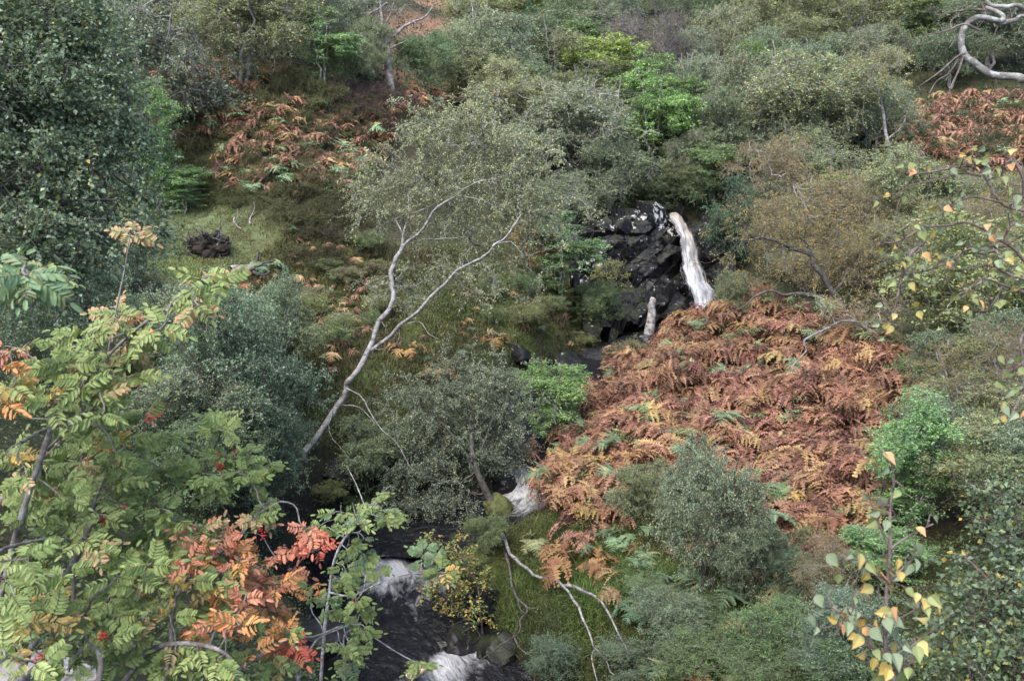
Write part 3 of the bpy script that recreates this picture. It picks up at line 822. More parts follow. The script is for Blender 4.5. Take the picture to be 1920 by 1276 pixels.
for i in range(4):
    g = rng(300 + i)
    archetype('birch%d' % i, 310 + i, 5.0, 4.6, stems_for(g, [3, 2, 4, 2][i], 5.0, 4.6), dome(g, 19, 4.4, .3, 5.0), [M_PALE, M_GREY, M_PALE, M_GREY][i], nA=330, r_twig=.0055 if True else .0045, K=7, twig=.50, m=13, leaf=.072, pal=GREYG, wts=GREYW)
for i in range(2):
    g = rng(340 + i)
    archetype('slender%d' % i, 345 + i, 6.0, 2.6, stems_for(g, 1 + i, 6.0, 1.6, .075), dome(g, 10, 2.4, 1.9, 6.0, (.6, 1.0)), M_BIRCH, nA=150, K=6, twig=.42, m=8, leaf=.06, pal=GREYG, wts=GREYW)
for i in range(2):
    g = rng(350 + i)
    archetype('rowan%d' % i, 355 + i, 4.0, 3.0, stems_for(g, 2, 4.0, 2.6, .05), dome(g, 12, 2.9, .1, 4.0, (.6, .9)), M_GREY, nA=280, K=6, twig=.30, m=13, leaf=.085, aspect=.42, pal=GREENR, wts=GREENW, droop=.1, horiz=.75, shell=.6)
g = rng(360)
archetype('bare', 362, 4.2, 4.2, stems_for(g, 4, 4.2, 4.0), dome(g, 10, 4.0, .8, 4.2), M_GREY, nA=320, K=12, twig=.55, m=3, leaf=.045, pal=BROWNB, wts=[1, 1, 1], up=.5, droop=-.1, r_twig=.006)
for i in range(3):
    g = rng(370 + i)
    archetype('bush%d' % i, 375 + i, 3.2, 3.8, stems_for(g, 6, 3.2, 3.6, .025), dome(g, 19, 3.7, .05, 3.2, (.4, .85)), M_DARK, nA=420, K=8, twig=.34, m=15, leaf=.042, pal=TEAL if i == 1 else GREYG, wts=TEALW if i == 1 else GREYW, r_twig=.0032, up=.3)
g = rng(380)
archetype('holly', 381, 3.4, 3.0, stems_for(g, 3, 3.4, 2.0, .05), dome(g, 11, 2.9, .1, 3.4), M_DARK, nA=260, K=7, twig=.34, m=14, leaf=.05, pal=[(.045, .085, .05), (.065, .11, .065), (.035, .07, .04)], wts=[3, 2, 2])
g = rng(390)
archetype('autumn', 391, 4.4, 4.6, stems_for(g, 4, 4.4, 4.6, .06), dome(g, 14, 4.5, .3, 4.4, (.45, .8)), M_GREY, nA=280, K=8, twig=.48, m=8, leaf=.045, pal=YELB, wts=YELW, r_twig=.0042)
g = rng(395)
archetype('heath', 396, 1.2, 1.8, stems_for(g, 5, 1.2, 1.6, .015), dome(g, 9, 1.8, .1, 1.2, (.5, .8)), M_DARK, nA=150, K=8, twig=.22, m=14, leaf=.03, pal=GREYG, wts=GREYW, r_twig=.0025, up=.4)

def put_tree(key, px, py, w, h, label, tint=(1, 1, 1), rz=None, group=None, wood=(1, 1, 1), name='birch_tree', cat='tree', lift=0.0):
    H, W, seed, stems, lobes, bark, kw, made = KINDS[key]
    g0 = ground(px, py)[0]; d = to_px(g0)[2]
    sx = 1.12 * w * d / FPX / W; sz = 1.1 * h * d / FPX / H
    rz = (px * 12.9898 + py * 7.7) % 6.283 if rz is None else rz
    if not made:
        wd, lv = tree_parts(seed, stems, lobes, **kw)
        e = plant_tree(name, np.zeros(3), wd, lv, bark, M_LEAF, label, cat, group)
        made.append(e); e.location = g0; e.scale = (sx, sx, sz); e.rotation_euler = (0, 0, rz)
        for ch in e.children: ch.color = (*(tint if ch.name.startswith('crown') else wood), 1)
    else:
        e = copy_tree(made[0], g0, (sx, sx, sz), rz, label, group, tint, wood, name); e['category'] = cat
    return e

# ------------------------------------------------------------------ fern fronds
def frond(seed, L=1.0, pairs=11, sub=7, droop=.5, curl=.25, stalk=.35, wspread=.42, pal=((.2, .09, .045), (.25, .12, .06)), tri_side=True):
    rg = rng(seed)
    t = np.linspace(0, 1, 16)
    rise = np.array([0, 0, 1.0]); fwd = np.array([1.0, 0, 0])
    ang = R(80) - (R(80) + droop * 1.4) * sstep(stalk * .5, 1.0, t) ** .8
    step = L / 15
    P = np.zeros((16, 3))
    for k in range(1, 16): P[k] = P[k - 1] + step * (fwd * math.cos(ang[k]) + rise * math.sin(ang[k]))
    P[:, 1] += curl * .25 * L * t ** 2 * rg.choice([-1, 1])
    V, q = tubes(P[None], (.007 * (1 - .85 * t))[None], 3)
    c0 = np.array(pal[0]) * .7
    parts = [(V, [q], np.repeat(c0[None], len(V), 0))]
    vs, fs, cs = [], [], []; n = 0
    for i in range(pairs):
        s = stalk + (1 - stalk) * (i + .4) / (pairs + .2)
        x = s * 15; a = int(min(x, 14)); p = P[a] + (P[a + 1] - P[a]) * (x - a)
        tan = norm((P[min(a + 1, 15)] - P[max(a - 1, 0)])[None])[0]
        prof = (1 - (i / pairs)) ** .85 * (.75 + .25 * min(1, i / 1.5))
        for sg in (-1, 1):
            lat = np.array([0, 1.0, 0]) * sg
            dirn = norm((lat + tan * (.35 + rg.normal(0, .10 + curl * .35)) + rise * rg.normal(0, .12 + curl * .5))[None])[0]
            ln = L * wspread * prof * rg.uniform(.8, 1.12)
            if rg.random() < curl * .25: ln *= .5
            col = np.array(pal[rg.integers(len(pal))]) * rg.uniform(.75, 1.25)
            u = np.linspace(0, 1, sub + 1)
            pin = p + dirn * (ln * u)[:, None] - rise * ((droop * .35 + curl * rg.uniform(.2, .9)) * ln * u ** 2)[:, None] + tan * (ln * .12 * u ** 2)[:, None]
            w = np.cross(dirn, rise); w = norm((w - tan * 0.0)[None])[0]
            fl = norm((rise + rg.normal(0, curl, 3))[None])[0]
            for j in range(sub):
                pl = ln * .27 * (1 - u[j] * .85) * rg.uniform(.8, 1.1)
                for s2 in (-1, 1):
                    tip = (pin[j] + pin[j + 1]) * .5 + (w * s2 + dirn * .35 + fl * rg.normal(0, .15 + .4 * curl)) * pl
                    vs += [pin[j], pin[j + 1], tip]; fs.append((n, n + 1, n + 2)); n += 3
                    cs += [col * .9, col * .9, col * 1.1]
    parts.append((np.array(vs), [np.array(fs)], np.array(cs)))
    return join(parts)

RUST = ((.195, .098, .060), (.155, .074, .048), (.235, .13, .078), (.12, .063, .046))
RUSTG = ((.26, .165, .08), (.29, .20, .085), (.23, .125, .07))
FGREEN = ((.11, .17, .085), (.14, .20, .10), (.10, .145, .07), (.21, .22, .10))
FDARK = ((.10, .05, .038), (.085, .042, .033), (.13, .065, .048))
FR = {}
def fronds(key, n, **kw):
    FR[key] = []
    for i in range(n):
        V, F, C = frond(sum(map(ord, key)) * 7 + i, **kw)
        FR[key].append(make_mesh('bracken_frond', V, F, M_FERN, C))
fronds('rust', 8, droop=.62, curl=.55, pal=RUST, stalk=.38)
fronds('dark', 3, droop=.9, curl=.7, pal=FDARK, stalk=.4)
fronds('gold', 4, droop=.5, curl=.35, pal=RUSTG, stalk=.36)
fronds('green', 5, droop=.42, curl=.10, pal=FGREEN, stalk=.36, sub=8)

def in_poly(px, py, poly):
    P = np.array(poly, float); x, y = np.asarray(px), np.asarray(py); c = np.zeros(len(x), bool); j = len(P) - 1
    for i in range(len(P)):
        t = ((P[i, 1] > y) != (P[j, 1] > y)) & (x < (P[j, 0] - P[i, 0]) * (y - P[i, 1]) / (P[j, 1] - P[i, 1] + 1e-9) + P[i, 0])
        c ^= t; j = i
    return c

def spread(seed, poly, n, gap):
    """n places inside an outlined patch of ground, evenly over the ground itself"""
    rg = rng(seed)
    c = ground([p[0] for p in poly], [p[1] for p in poly])
    W = c[:, :2]
    lo, hi = W.min(0), W.max(0)
    out = np.empty((0, 2))
    for _ in range(60):
        q = rg.uniform(lo, hi, (n * 2, 2)); q = q[in_poly(q[:, 0], q[:, 1], W)]
        for z in q:
            if len(out) >= n: break
            if len(out) == 0 or np.min((out[:, 0] - z[0]) ** 2 + (out[:, 1] - z[1]) ** 2) > gap * gap: out = np.concatenate([out, z[None]])
        if len(out) >= n: break
    return np.c_[out, height(out[:, 0], out[:, 1])]


# ------------------------------------------------------------------ telling alike plants apart: what each one stands nearest to
MARKS = [(735, 90, 'the forked dead tree'), (440, 120, 'the black-boled birch'), (650, 40, 'the leaning pale stem'), (600, 110, 'the young rowan on the brow'), (1200, 130, 'the purple-brown bare tree'), (1130, 150, 'the yellow-green rowan'), (1000, 110, 'the dark leafy tree'),
         (870, 130, 'the rounded grey willow'), (800, 60, 'the rusty earth patch'), (1350, 60, 'the dark green crown'), (1517, 60, 'the crooked white stem'), (1500, 220, 'the round olive birch'), (1650, 200, 'the slim white birch'), (1860, 80, 'the lichened limb'), (1840, 250, 'the russet bracken hill'),
         (1215, 230, 'the gully rowan'), (1265, 400, 'the lip of the waterfall'), (1180, 470, 'the black cliff'), (1090, 240, 'the silvery birch'), (930, 230, 'the top of the pale leaning birch'), (755, 460, 'the fork of the pale leaning birch'), (600, 800, 'the foot of the pale leaning birch'),
         (975, 400, 'the tip of the long bare limb'), (1222, 600, 'the broken white stump'), (1500, 480, 'the gnarled black-limbed birch'), (1375, 460, 'the dark holly'), (1630, 640, 'the crooked white boughs'), (1545, 340, 'the bright green rowan top'), (1700, 880, 'the bright rowan bush'), (1325, 940, 'the tall birch shrub'),
         (1030, 770, 'the light green young rowan'), (990, 910, 'the small cascade'), (870, 800, 'the birch leaning over the stream'), (1054, 1100, 'the fork of the white limb'), (870, 1110, 'the yellow-orange sapling'), (1670, 1120, 'the yellowing birch sapling'), (1333, 1190, 'the lone green fern'),
         (1860, 1130, 'the round-leaved bush'), (430, 720, 'the big willow bush'), (390, 462, 'the upturned root plate'), (460, 505, 'the rotting birch log'), (350, 390, 'the grass path'), (120, 250, 'the big dark-leaved birch'), (400, 520, 'the topmost rowan spray'), (500, 1050, 'the pink rowan leaves'), (1850, 450, 'the hanging twigs'), (1800, 600, 'the green-gold bushy birch'),
         (1480, 690, 'the bent white bough tip'), (1110, 740, 'the upper left edge of the bracken'), (1300, 640, 'the plunge pool'), (1030, 950, 'the lower left corner of the bracken'), (1210, 890, 'the wide pale green fern')]
USED = {}
def colour_word(t):
    r, g, b = t[:3]; v = max(t[:3])
    if b < .72 * max(r, g): w = 'olive' if r >= g * .97 else 'mossy green'
    elif b > 1.08 * r: w = 'bluish'
    elif r > g * 1.06: w = 'brownish'
    else: w = 'grey-green'
    return ('pale ' if v > 1.13 else 'dark ' if v < .88 else '') + w
def where_label(noun, px, py, group):
    c = sorted(MARKS, key=lambda m_: math.hypot(m_[0] - px, m_[1] - py))
    for m_ in c[:7]:
        dx, dy = px - m_[0], py - m_[1]; r = math.hypot(dx, dy)
        near = 'close ' if r < 45 else '' if r < 130 else 'well '
        a = math.degrees(math.atan2(-dy, dx)) % 360
        rel = ['right of', 'above and right of', 'above', 'above and left of', 'left of', 'below and left of', 'below', 'below and right of'][int((a + 22.5) // 45) % 8]
        t = '%s %s%s %s' % (noun, near, rel, m_[2])
        if len(re.findall(r"[A-Za-z0-9][A-Za-z0-9'-]*", t)) > 16: t = '%s %s %s' % (noun, rel, m_[2])
        if len(re.findall(r"[A-Za-z0-9][A-Za-z0-9'-]*", t)) > 16: t = t.replace('still green bracken', 'green').replace(' on the heather knoll', '').replace('golden yellowing', 'golden')
        t = ' '.join(t.split()[:16])
        if t not in USED: USED[t] = group; return t
    m_ = c[0]; dx, dy = px - m_[0], py - m_[1]
    for t in (noun + ' around ' + m_[2], noun + ' in the patch around ' + m_[2]):
        if USED.get(t, group) == group: USED[t] = group; return t
    return t
# ------------------------------------------------------------------ trees of the hillside, each where it stands: photo x, y of the foot, width, height
OL = (1.08, 1.02, .76); GR = (1, 1, 1); DK = (.62, .72, .62); BL = (.82, 1.02, 1.05); YE = (1.45, 1.2, .75); LT = (1.3, 1.3, 1.2); BR = (1.15, .95, .8)
HT = [
    ('birch2', 250, 330, 340, 340, 'thin grey birch just right of the big dark-leaved birch', (.85, .85, .88)),
    ('birch0', 455, 175, 270, 215, 'broad twisted birch with a black knotted trunk above the ferny slope', OL),
    ('slender0', 480, 150, 150, 240, 'thin dark-stemmed birch right behind the black knotted birch', OL),
    ('birch1', 590, 120, 190, 200, 'thin-crowned birch at the top between the knotted birch and the forked dead tree', GR),
    ('rowan0', 608, 168, 140, 130, 'pale green young rowan on the brow of the heather slope', (1.15, 1.25, 1.2)),
    ('bush0', 690, 150, 120, 110, 'grey-green bush left of the forked dead tree', LT),
    ('birch2', 340, 110, 220, 160, 'grey-leaved birch in the top left wood', (.95, .95, 1.0)),
    ('birch3', 120, 40, 260, 150, 'birch in the top left wood behind the dark-leaved birch', GR),
    ('bush2', 800, 180, 130, 110, 'round green bush between the dead tree and the rusty earth', (.9, 1.15, .9)),
    ('holly', 783, 145, 46, 62, 'small dark spruce-like bush on the rusty earth', (.6, .55, .4)),
    ('bush0', 872, 195, 170, 150, 'rounded grey-green willow below the rusty earth patch', LT),
    ('slender1', 905, 190, 120, 190, 'pale multi-stemmed birch rising behind the grey willow', LT),
    ('birch1', 945, 200, 170, 160, 'greyish birch right of the rounded willow', (.95, 1.05, 1.0)),
    ('birch3', 900, 100, 170, 120, 'yellow-green birch beside the upper rusty earth', (1.15, 1.1, .75)),
    ('holly', 1000, 170, 130, 130, 'dark green leafy tree in the middle of the upper wood', (1.2, 1.25, 1.0)),
    ('rowan1', 1072, 175, 160, 140, 'deep green rowan left of the purple-brown bare tree', (.75, .8, .7)),
    ('rowan0', 985, 70, 120, 90, 'yellow-green tree near the top of the far wood', (1.2, 1.1, .8)),
    ('birch2', 1080, 95, 170, 120, 'green birch near the top above the deep green rowan', (.85, 1.05, .8)),
    ('bare', 1200, 200, 190, 150, 'purple-brown bare-twigged tree on the upper slope', (1, 1, 1)),
    ('rowan1', 1130, 215, 165, 150, 'bright yellow-green rowan below the purple-brown bare tree', (1.75, 1.5, 1.0)),
    ('rowan0', 1220, 335, 165, 200, 'bright green rowan in the gully above the waterfall', (1.15, 1.3, .9)),
    ('rowan1', 1265, 250, 120, 110, 'green leafy sapling above the gully rowan', (1.1, 1.2, .9)),
    ('birch0', 1350, 110, 170, 160, 'dark green tree crown at the top right of the bare tree', (.62, .85, .65)),
    ('birch1', 1450, 150, 190, 180, 'olive-brown birch on the upper right slope', OL),
    ('slender0', 1518, 110, 110, 120, 'olive birch with a white crooked stem near the top', OL),
    ('birch2', 1575, 130, 180, 150, 'wide olive birch in the upper right wood', OL),
    ('birch3', 1660, 110, 190, 150, 'yellowish-green birch in the upper right wood', (1.3, 1.25, .8)),
    ('rowan0', 1745, 130, 150, 130, 'leafy green tree below the lichened limb', (.95, .85, .8)),
    ('birch0', 1850, 140, 220, 170, 'grey-green birch behind the lichened limb', (.9, 1.0, .95)),
    ('birch2', 1305, 240, 120, 140, 'small grey birch with a bent pale trunk above the gully', (.95, 1.05, .95)),
    ('birch0', 1500, 335, 270, 235, 'large round olive-grey birch on the slope right of the gully', (1.15, 1.12, .85)),
    ('birch3', 1395, 320, 180, 190, 'greyish birch left of the large round olive birch', (1.1, 1.02, .95)),
    ('birch1', 1330, 345, 150, 170, 'dark-trunked twiggy birch right above the waterfall', (.85, .95, .8)),
    ('birch1', 1625, 240, 150, 140, 'small yellow-green birch behind the slim white birch', (1.3, 1.2, .8)),
    ('birch2', 1080, 350, 240, 200, 'round silvery birch behind the pale leaning birch', (1.05, 1.05, 1.0)),
    ('birch3', 960, 285, 200, 150, 'olive birch crown just above the pale leaning birch', (1.2, 1.1, .85)),
    ('birch1', 1140, 410, 170, 150, 'dark birch overhanging the black cliff', (.8, .88, .75)),
    ('birch0', 1060, 470, 170, 150, 'grey birch at the left end of the black cliff', (.9, .95, .85)),
    ('autumn', 1430, 415, 190, 150, 'brownish-yellow birch on the bank right of the waterfall', (1.0, .92, .9)),
    ('rowan1', 1545, 420, 150, 100, 'bright green rowan top among the brown birches right of the waterfall', (1.4, 1.4, .9)),
    ('autumn', 1530, 500, 260, 170, 'sparse yellow-leaved birch crown right of the dark holly', (1.0, .97, .92)),
    ('holly', 1375, 525, 125, 165, 'dark glossy holly on the right bank beside the waterfall', (1.5, 1.45, 1.5)),
    ('birch1', 1690, 470, 200, 190, 'grey-olive birch behind the yellow-leaved birch', (1.1, 1.1, .8)),
    ('birch2', 1810, 440, 220, 120, 'low green birch below the russet bracken hill', (.95, 1.08, .8)),
    ('autumn', 1880, 520, 220, 200, 'yellowing birch at the right edge behind the hanging twigs', (.9, .95, .85)),
    ('autumn', 1750, 560, 190, 170, 'yellow-speckled birch behind the dark hollow', (.8, .9, .75)),
    ('birch3', 1800, 690, 330, 260, 'dense green-gold bushy birch right of the bracken slope', (1.1, 1.1, .62)),
    ('autumn', 1890, 860, 240, 240, 'brown twiggy bush at the right edge beside the bright rowan', (.75, .75, .7)),
    ('rowan0', 1700, 1000, 210, 250, 'bright green leafy rowan bush at the right edge of the bracken', (1.1, 1.3, 1.05)),
    ('rowan1', 1650, 1110, 170, 130, 'low green rowan behind the yellowing birch sapling', (1.0, 1.15, .95)),
    ('bush0', 1325, 1120, 210, 300, 'tall grey-green birch shrub standing before the bracken', (1.05, 1.1, 1.05)),
    ('bush2', 1210, 975, 130, 110, 'yellow-specked small shrub in front of the bracken', (1.1, 1.1, .85)),
    ('bush2', 1400, 1130, 170, 170, 'dark twiggy shrub right of the tall grey-green birch shrub', (.75, .85, .75)),
    ('autumn', 1545, 1180, 190, 170, 'shrub with tiny yellow leaves left of the yellowing birch sapling', (.8, .85, .65)),
    ('bush1', 1590, 1290, 240, 170, 'bluish grey-green shrub at the bottom right edge', (1.15, 1.15, 1.15)),
    ('bush0', 1440, 1270, 200, 150, 'green shrub by the lone fern at the bottom', (.7, .95, .6)),
    ('bush2', 1260, 1230, 190, 120, 'small-leaved grey-green shrub under the white limb', (.8, .95, .85)),
    ('bush1', 1050, 1310, 150, 110, 'bluish low shrub at the bottom beside the stream', (.9, .95, .9)),
    ('bush1', 450, 900, 330, 330, 'big grey-green willow bush left of the pale leaning birch', (1.35, 1.3, 1.25)),
    ('bush0', 360, 720, 260, 200, 'grey-green willow bush behind the rowan', (1.0, 1.1, 1.05)),
    ('bush2', 480, 980, 240, 220, 'dark small-leaved bush above the near stream bank', (.75, .88, .78)),
    ('bush1', 515, 740, 190, 190, 'silvery willow under the mossy slope', (1.5, 1.4, 1.35)),
    ('bush0', 250, 560, 190, 150, 'grey-green shrub between the big birch and the grass path', (1.0, 1.1, 1.1)),
    ('bush1', 150, 720, 300, 260, 'dark leafy shrub behind the rowan stems', (1.05, 1.05, 1.0)),
    ('bush0', 690, 885, 110, 75, 'olive shrub on the bank beneath the pale leaning birch', (1.2, 1.1, .55)),
    ('bush2', 700, 930, 180, 150, 'grey-green shrub hanging over the stream', (.95, 1.05, .85)),
    ('rowan0', 300, 400, 130, 210, 'light green young rowan beside the grass path', (1.2, 1.3, 1.15)),
    ('rowan1', 350, 400, 110, 90, 'low spreading green rowan at the foot of the grass path', (1.05, 1.15, .95)),
    ('rowan1', 1030, 850, 150, 185, 'light green young rowan left of the bracken slope', (1.35, 1.4, 1.0)),
    ('rowan0', 1050, 555, 150, 140, 'deep green shrub left of the black cliff', (.75, .85, .7)),
    ('rowan1', 990, 530, 110, 120, 'amber-leaved shrub under the pale leaning birch', (2.2, .95, .5)),
    ('bush2', 1120, 620, 110, 90, 'dark green tussocky shrub at the foot of the cliff', (.7, .85, .55)),
    ('bush0', 1372, 610, 85, 105, 'grey-green shrub leaning across the right foot of the waterfall', (1.0, 1.05, .85)),
    ('bush2', 1235, 396, 130, 70, 'dark bush overhanging the brow of the cliff left of the waterfall lip', (.6, .68, .5)),
    ('bush0', 1312, 402, 110, 80, 'dark green bush just behind the waterfall lip', (.62, .75, .52)),
    ('bush2', 1275, 372, 120, 60, 'olive bush in the gully right behind the waterfall', (.75, .78, .55)),
    ('bush2', 912, 1040, 95, 75, 'small dark bush on the bank under the moss cushion', (.8, .9, .55)),
    ('heath', 890, 1090, 80, 50, 'low mossy bush between the yellow sapling and the white limb', (.8, .9, .45)),
    ('heath', 1185, 700, 90, 60, 'brownish heather bush beside the pale birch stump', (.9, .75, .55)),
    ('heath', 1150, 560, 80, 70, 'thin olive bush on the wet rock by the cliff', (1.2, 1.1, .6)),
]
PALE_W = (1.5, 1.45, 1.4)
for t in HT:
    key = t[0]
    nm = {'h': 'holly_bush' if key == 'holly' else 'heather_bush', 'r': 'rowan_tree', 'a': 'birch_tree', 'b': 'bush' if key.startswith('bush') else 'birch_tree', 's': 'birch_tree'}[key[0]]
    if key == 'bare': nm = 'bare_tree'
    cat = 'shrub' if (key.startswith('bush') or key in ('holly', 'heath') or 'shrub' in t[5] or 'bush' in t[5]) else 'tree'
    put_tree(key, t[1], t[2], t[3], t[4], t[5], t[6], name=nm, cat=cat, wood=PALE_W if ('pale' in t[5] or 'white' in t[5] or 'silvery' in t[5]) else (1, 1, 1))

# trees of the thick wood that nothing tells apart
rg = rng(77)
placed = [ (t[1], t[2] - t[4] * .4) for t in HT if t[2] < 360]
tries = 0; made_n = 0
WOOD_L = 'small rounded birch in the thick wood covering the far hillside'
while made_n < 75 and tries < 3000:
    tries += 1
    px = rg.uniform(-60, 1980); py = rg.uniform(-70, 250)
    if px > 1640 and py > 170: continue
    if px < 860 and py > 70: continue
    if 700 < px < 880 and py < 110: continue
    if 1150 < px < 1260 and 60 < py: continue
    if min(math.hypot((px - a) * .8, py - 50 - b) for a, b in placed) < 42: continue
    placed.append((px, py - 50)); made_n += 1
    f = .65 + .35 * np.clip(py / 250, 0, 1)
    pal = [GR, OL, (.8, .95, .8), (1.05, 1.1, .95), (.9, 1.0, 1.0), (1.15, 1.1, .85), (.75, .88, .78)][rg.integers(7)]
    hh = rg.uniform(115, 185) * f
    put_tree('birch%d' % rg.integers(4) if rg.random() < .7 else 'slender%d' % rg.integers(2), px, py, rg.uniform(120, 190) * f, hh, where_label(('rounded ' if hh < 110 else 'tall ') + colour_word(pal) + ' birch of the far wood', px, py - hh * .5, 'wood'), pal, group='small birches of the far wooded hillside', name='birch_tree')

# more of the same in the other parts of the ravine
def thicket(seed, poly, n, gap, kinds, w, h, label, group, tints, cat='tree', name='birch_tree'):
    rg = rng(seed)
    P = spread(seed, poly, n, gap)
    for p in P:
        px, py, d = to_px(p)
        kk = kinds[rg.integers(len(kinds))]; ww, hh = rg.uniform(*w) * FPX / d, rg.uniform(*h) * FPX / d; tt = tints[rg.integers(len(tints))]
        size_ = 'low' if hh * d / FPX < 1.1 else 'tall' if hh * d / FPX > 3.9 else 'small' if hh * d / FPX < 2 else 'middling'
        noun = size_ + (' yellow-specked bush' if kk == 'autumn' and cat == 'shrub' else ' yellowing birch' if kk == 'autumn' else ' ' + colour_word(tt) + (' bush' if cat == 'shrub' else ' leafy rowan' if 'rowan' in kk else ' birch'))
        put_tree(kk, float(px), float(py), ww, hh, where_label(noun, float(px), float(py) - hh * .5, group), tt, group=group, name=name, cat=cat)
B4 = ['birch0', 'birch1', 'birch2', 'birch3']; BU = ['bush0', 'bush1', 'bush2']
TT = [GR, (1.1, 1.1, .9), (.9, 1.0, .9), (1.2, 1.15, .85), (.95, 1.0, 1.05)]
thicket(801, [(1330, 200), (1620, 180), (1640, 300), (1600, 420), (1420, 400), (1330, 330)], 16, 1.6, B4 + ['rowan0'], (3.2, 4.6), (3.0, 4.4), 'mixed grey-green birch on the slope between the gully and the russet hill', 'birches between the gully and the russet hill', TT)
thicket(802, [(1450, 420), (1700, 430), (1980, 440), (2040, 640), (1800, 610), (1600, 550)], 20, 1.3, B4 + ['autumn', 'bush0', 'autumn'], (2.4, 3.8), (1.8, 3.0), 'low olive birch in the thicket between the russet hill and the bracken stand', 'thicket below the russet hill', [(1.0, 1.0, .75), (1.15, 1.1, .75), (.85, .95, .7), (1.0, 1.05, .95)])
thicket(803, [(1740, 640), (2040, 600), (2060, 1060), (1840, 1050), (1720, 880)], 15, .9, ['bush0', 'bush2', 'autumn', 'birch3'], (1.9, 2.9), (1.4, 2.3), 'dense small-leaved bush on the slope at the right edge', 'bushes at the right edge', [(.9, .95, .65), (1.1, 1.05, .7), (.8, .9, .8)], 'shrub', 'bush')
thicket(804, [(1190, 1120), (1330, 1060), (1560, 1120), (1600, 1300), (1180, 1300)], 15, .9, BU, (.9, 1.5), (.4, .8), 'low small-leaved bush in the dark hollow under the bracken stand', 'low bushes of the dark hollow', [(.65, .8, .5), (.85, .95, .65), (.6, .7, .6)], 'shrub', 'bush')
thicket(805, [(330, 620), (500, 600), (540, 760), (500, 860), (560, 1010), (480, 1060), (300, 900)], 11, .8, BU, (1.8, 2.8), (1.2, 2.0), 'grey-green willow bush on the bank between the rowan and the pale birch', 'willows between the rowan and the pale birch', [(1.2, 1.2, 1.15), (1.0, 1.05, 1.0), (1.1, 1.1, .85)], 'shrub', 'bush')
thicket(806, [(630, 880), (700, 870), (720, 930), (640, 1000), (600, 960)], 6, .6, BU, (.8, 1.2), (.4, .7), 'olive bush on the stream bank beneath the pale birch', 'bushes beneath the pale birch', [(1.0, 1.0, .55), (.8, .95, .6)], 'shrub', 'bush')
thicket(807, [(60, 60), (330, 30), (360, 180), (280, 330), (160, 330)], 9, 2.2, ['birch3', 'birch1', 'birch2'], (3.4, 4.8), (3.4, 4.6), 'thin grey twiggy birch in the wood right of the big dark-leaved birch', 'twiggy birches behind the dark-leaved birch', [(.75, .8, .9), (.9, .95, .95)])
thicket(808, [(930, 260), (1040, 250), (1130, 290), (1150, 390), (1080, 400), (960, 380)], 6, 1.5, B4, (3.0, 4.2), (2.6, 3.6), 'grey birch crowding the slope above the black cliff', 'birches above the black cliff', [GR, (1.1, 1.1, .95), (.9, 1.0, .9)])
thicket(809, [(1340, 520), (1420, 500), (1440, 560), (1370, 590)], 4, .8, ['bush2', 'autumn'], (1.2, 1.8), (.9, 1.4), 'yellow-speckled bush overhanging the plunge pool from the right', 'bushes right of the plunge pool', [(1.0, .95, .7)], 'shrub', 'bush')
thicket(810, [(620, 130), (700, 110), (720, 160), (650, 175)], 4, 1.2, ['bush0', 'bush2'], (2.4, 3.2), (1.8, 2.6), 'pale grey-green bush on the brow by the forked dead tree', 'bushes by the forked dead tree', [LT], 'shrub', 'bush')
thicket(811, [(330, 20), (700, 10), (690, 100), (520, 120), (350, 100)], 12, 2.2, B4, (3.6, 5.0), (3.4, 4.8), 'thin-crowned birch in the wood above the heather slope', 'birches above the heather slope', [OL, GR, (.95, 1.0, .9)])

thicket(812, [(1190, 290), (1330, 270), (1350, 380), (1290, 395), (1215, 385)], 9, 1.3, ['rowan0', 'rowan1', 'birch1'], (2.2, 3.2), (2.0, 3.0), 'green leafy bush in the gully above the waterfall', 'bushes in the gully above the waterfall', [(.75, .8, .7), (.95, .95, .85)], 'shrub', 'bush')
thicket(813, [(1400, 470), (1480, 440), (1620, 480), (1610, 560), (1480, 545), (1400, 540)], 10, 1.0, ['autumn', 'bush2', 'autumn', 'birch2'], (2.0, 3.0), (1.4, 2.2), 'sparse yellowing bush under the gnarled black-limbed birch', 'bushes under the gnarled birch', [(1.0, .97, .9), (.9, .95, .8)], 'shrub', 'bush')
thicket(814, [(880, 560), (980, 520), (1090, 540), (1110, 620), (1020, 660), (930, 640)], 12, .8, ['heath', 'bush2', 'heath'], (.9, 1.7), (.5, .9), 'dark green tussocky bush on the mossy bank left of the cliff', 'bushes on the mossy bank', [(.75, .85, .5), (.9, .85, .5), (.65, .85, .5)], 'shrub', 'bush')
thicket(815, [(560, 440), (700, 470), (740, 600), (640, 700), (560, 600)], 12, .9, ['heath', 'heath', 'bush0'], (.8, 1.5), (.4, .8), 'low olive bush on the rough slope left of the pale birch', 'bushes on the rough left slope', [(1.1, 1.05, .6), (.85, .95, .6), (.95, .8, .6)], 'shrub', 'bush')

thicket(816, [(1120, 960), (1300, 940), (1450, 1000), (1560, 1050), (1500, 1080), (1200, 1010)], 7, .8, ['bush0', 'bush2', 'heath'], (.8, 1.3), (.5, .9), '', 'bushes at the lower edge of the bracken', [(1.05, 1.05, .85), (.9, 1.0, .75)], 'shrub', 'bush')
thicket(817, [(1600, 640), (1720, 640), (1760, 800), (1700, 860), (1640, 760)], 7, .8, ['bush0', 'heath', 'autumn'], (1.0, 1.6), (.6, 1.0), '', 'bushes at the right edge of the bracken', [(.85, 1.0, .6), (1.0, 1.0, .75)], 'shrub', 'bush')

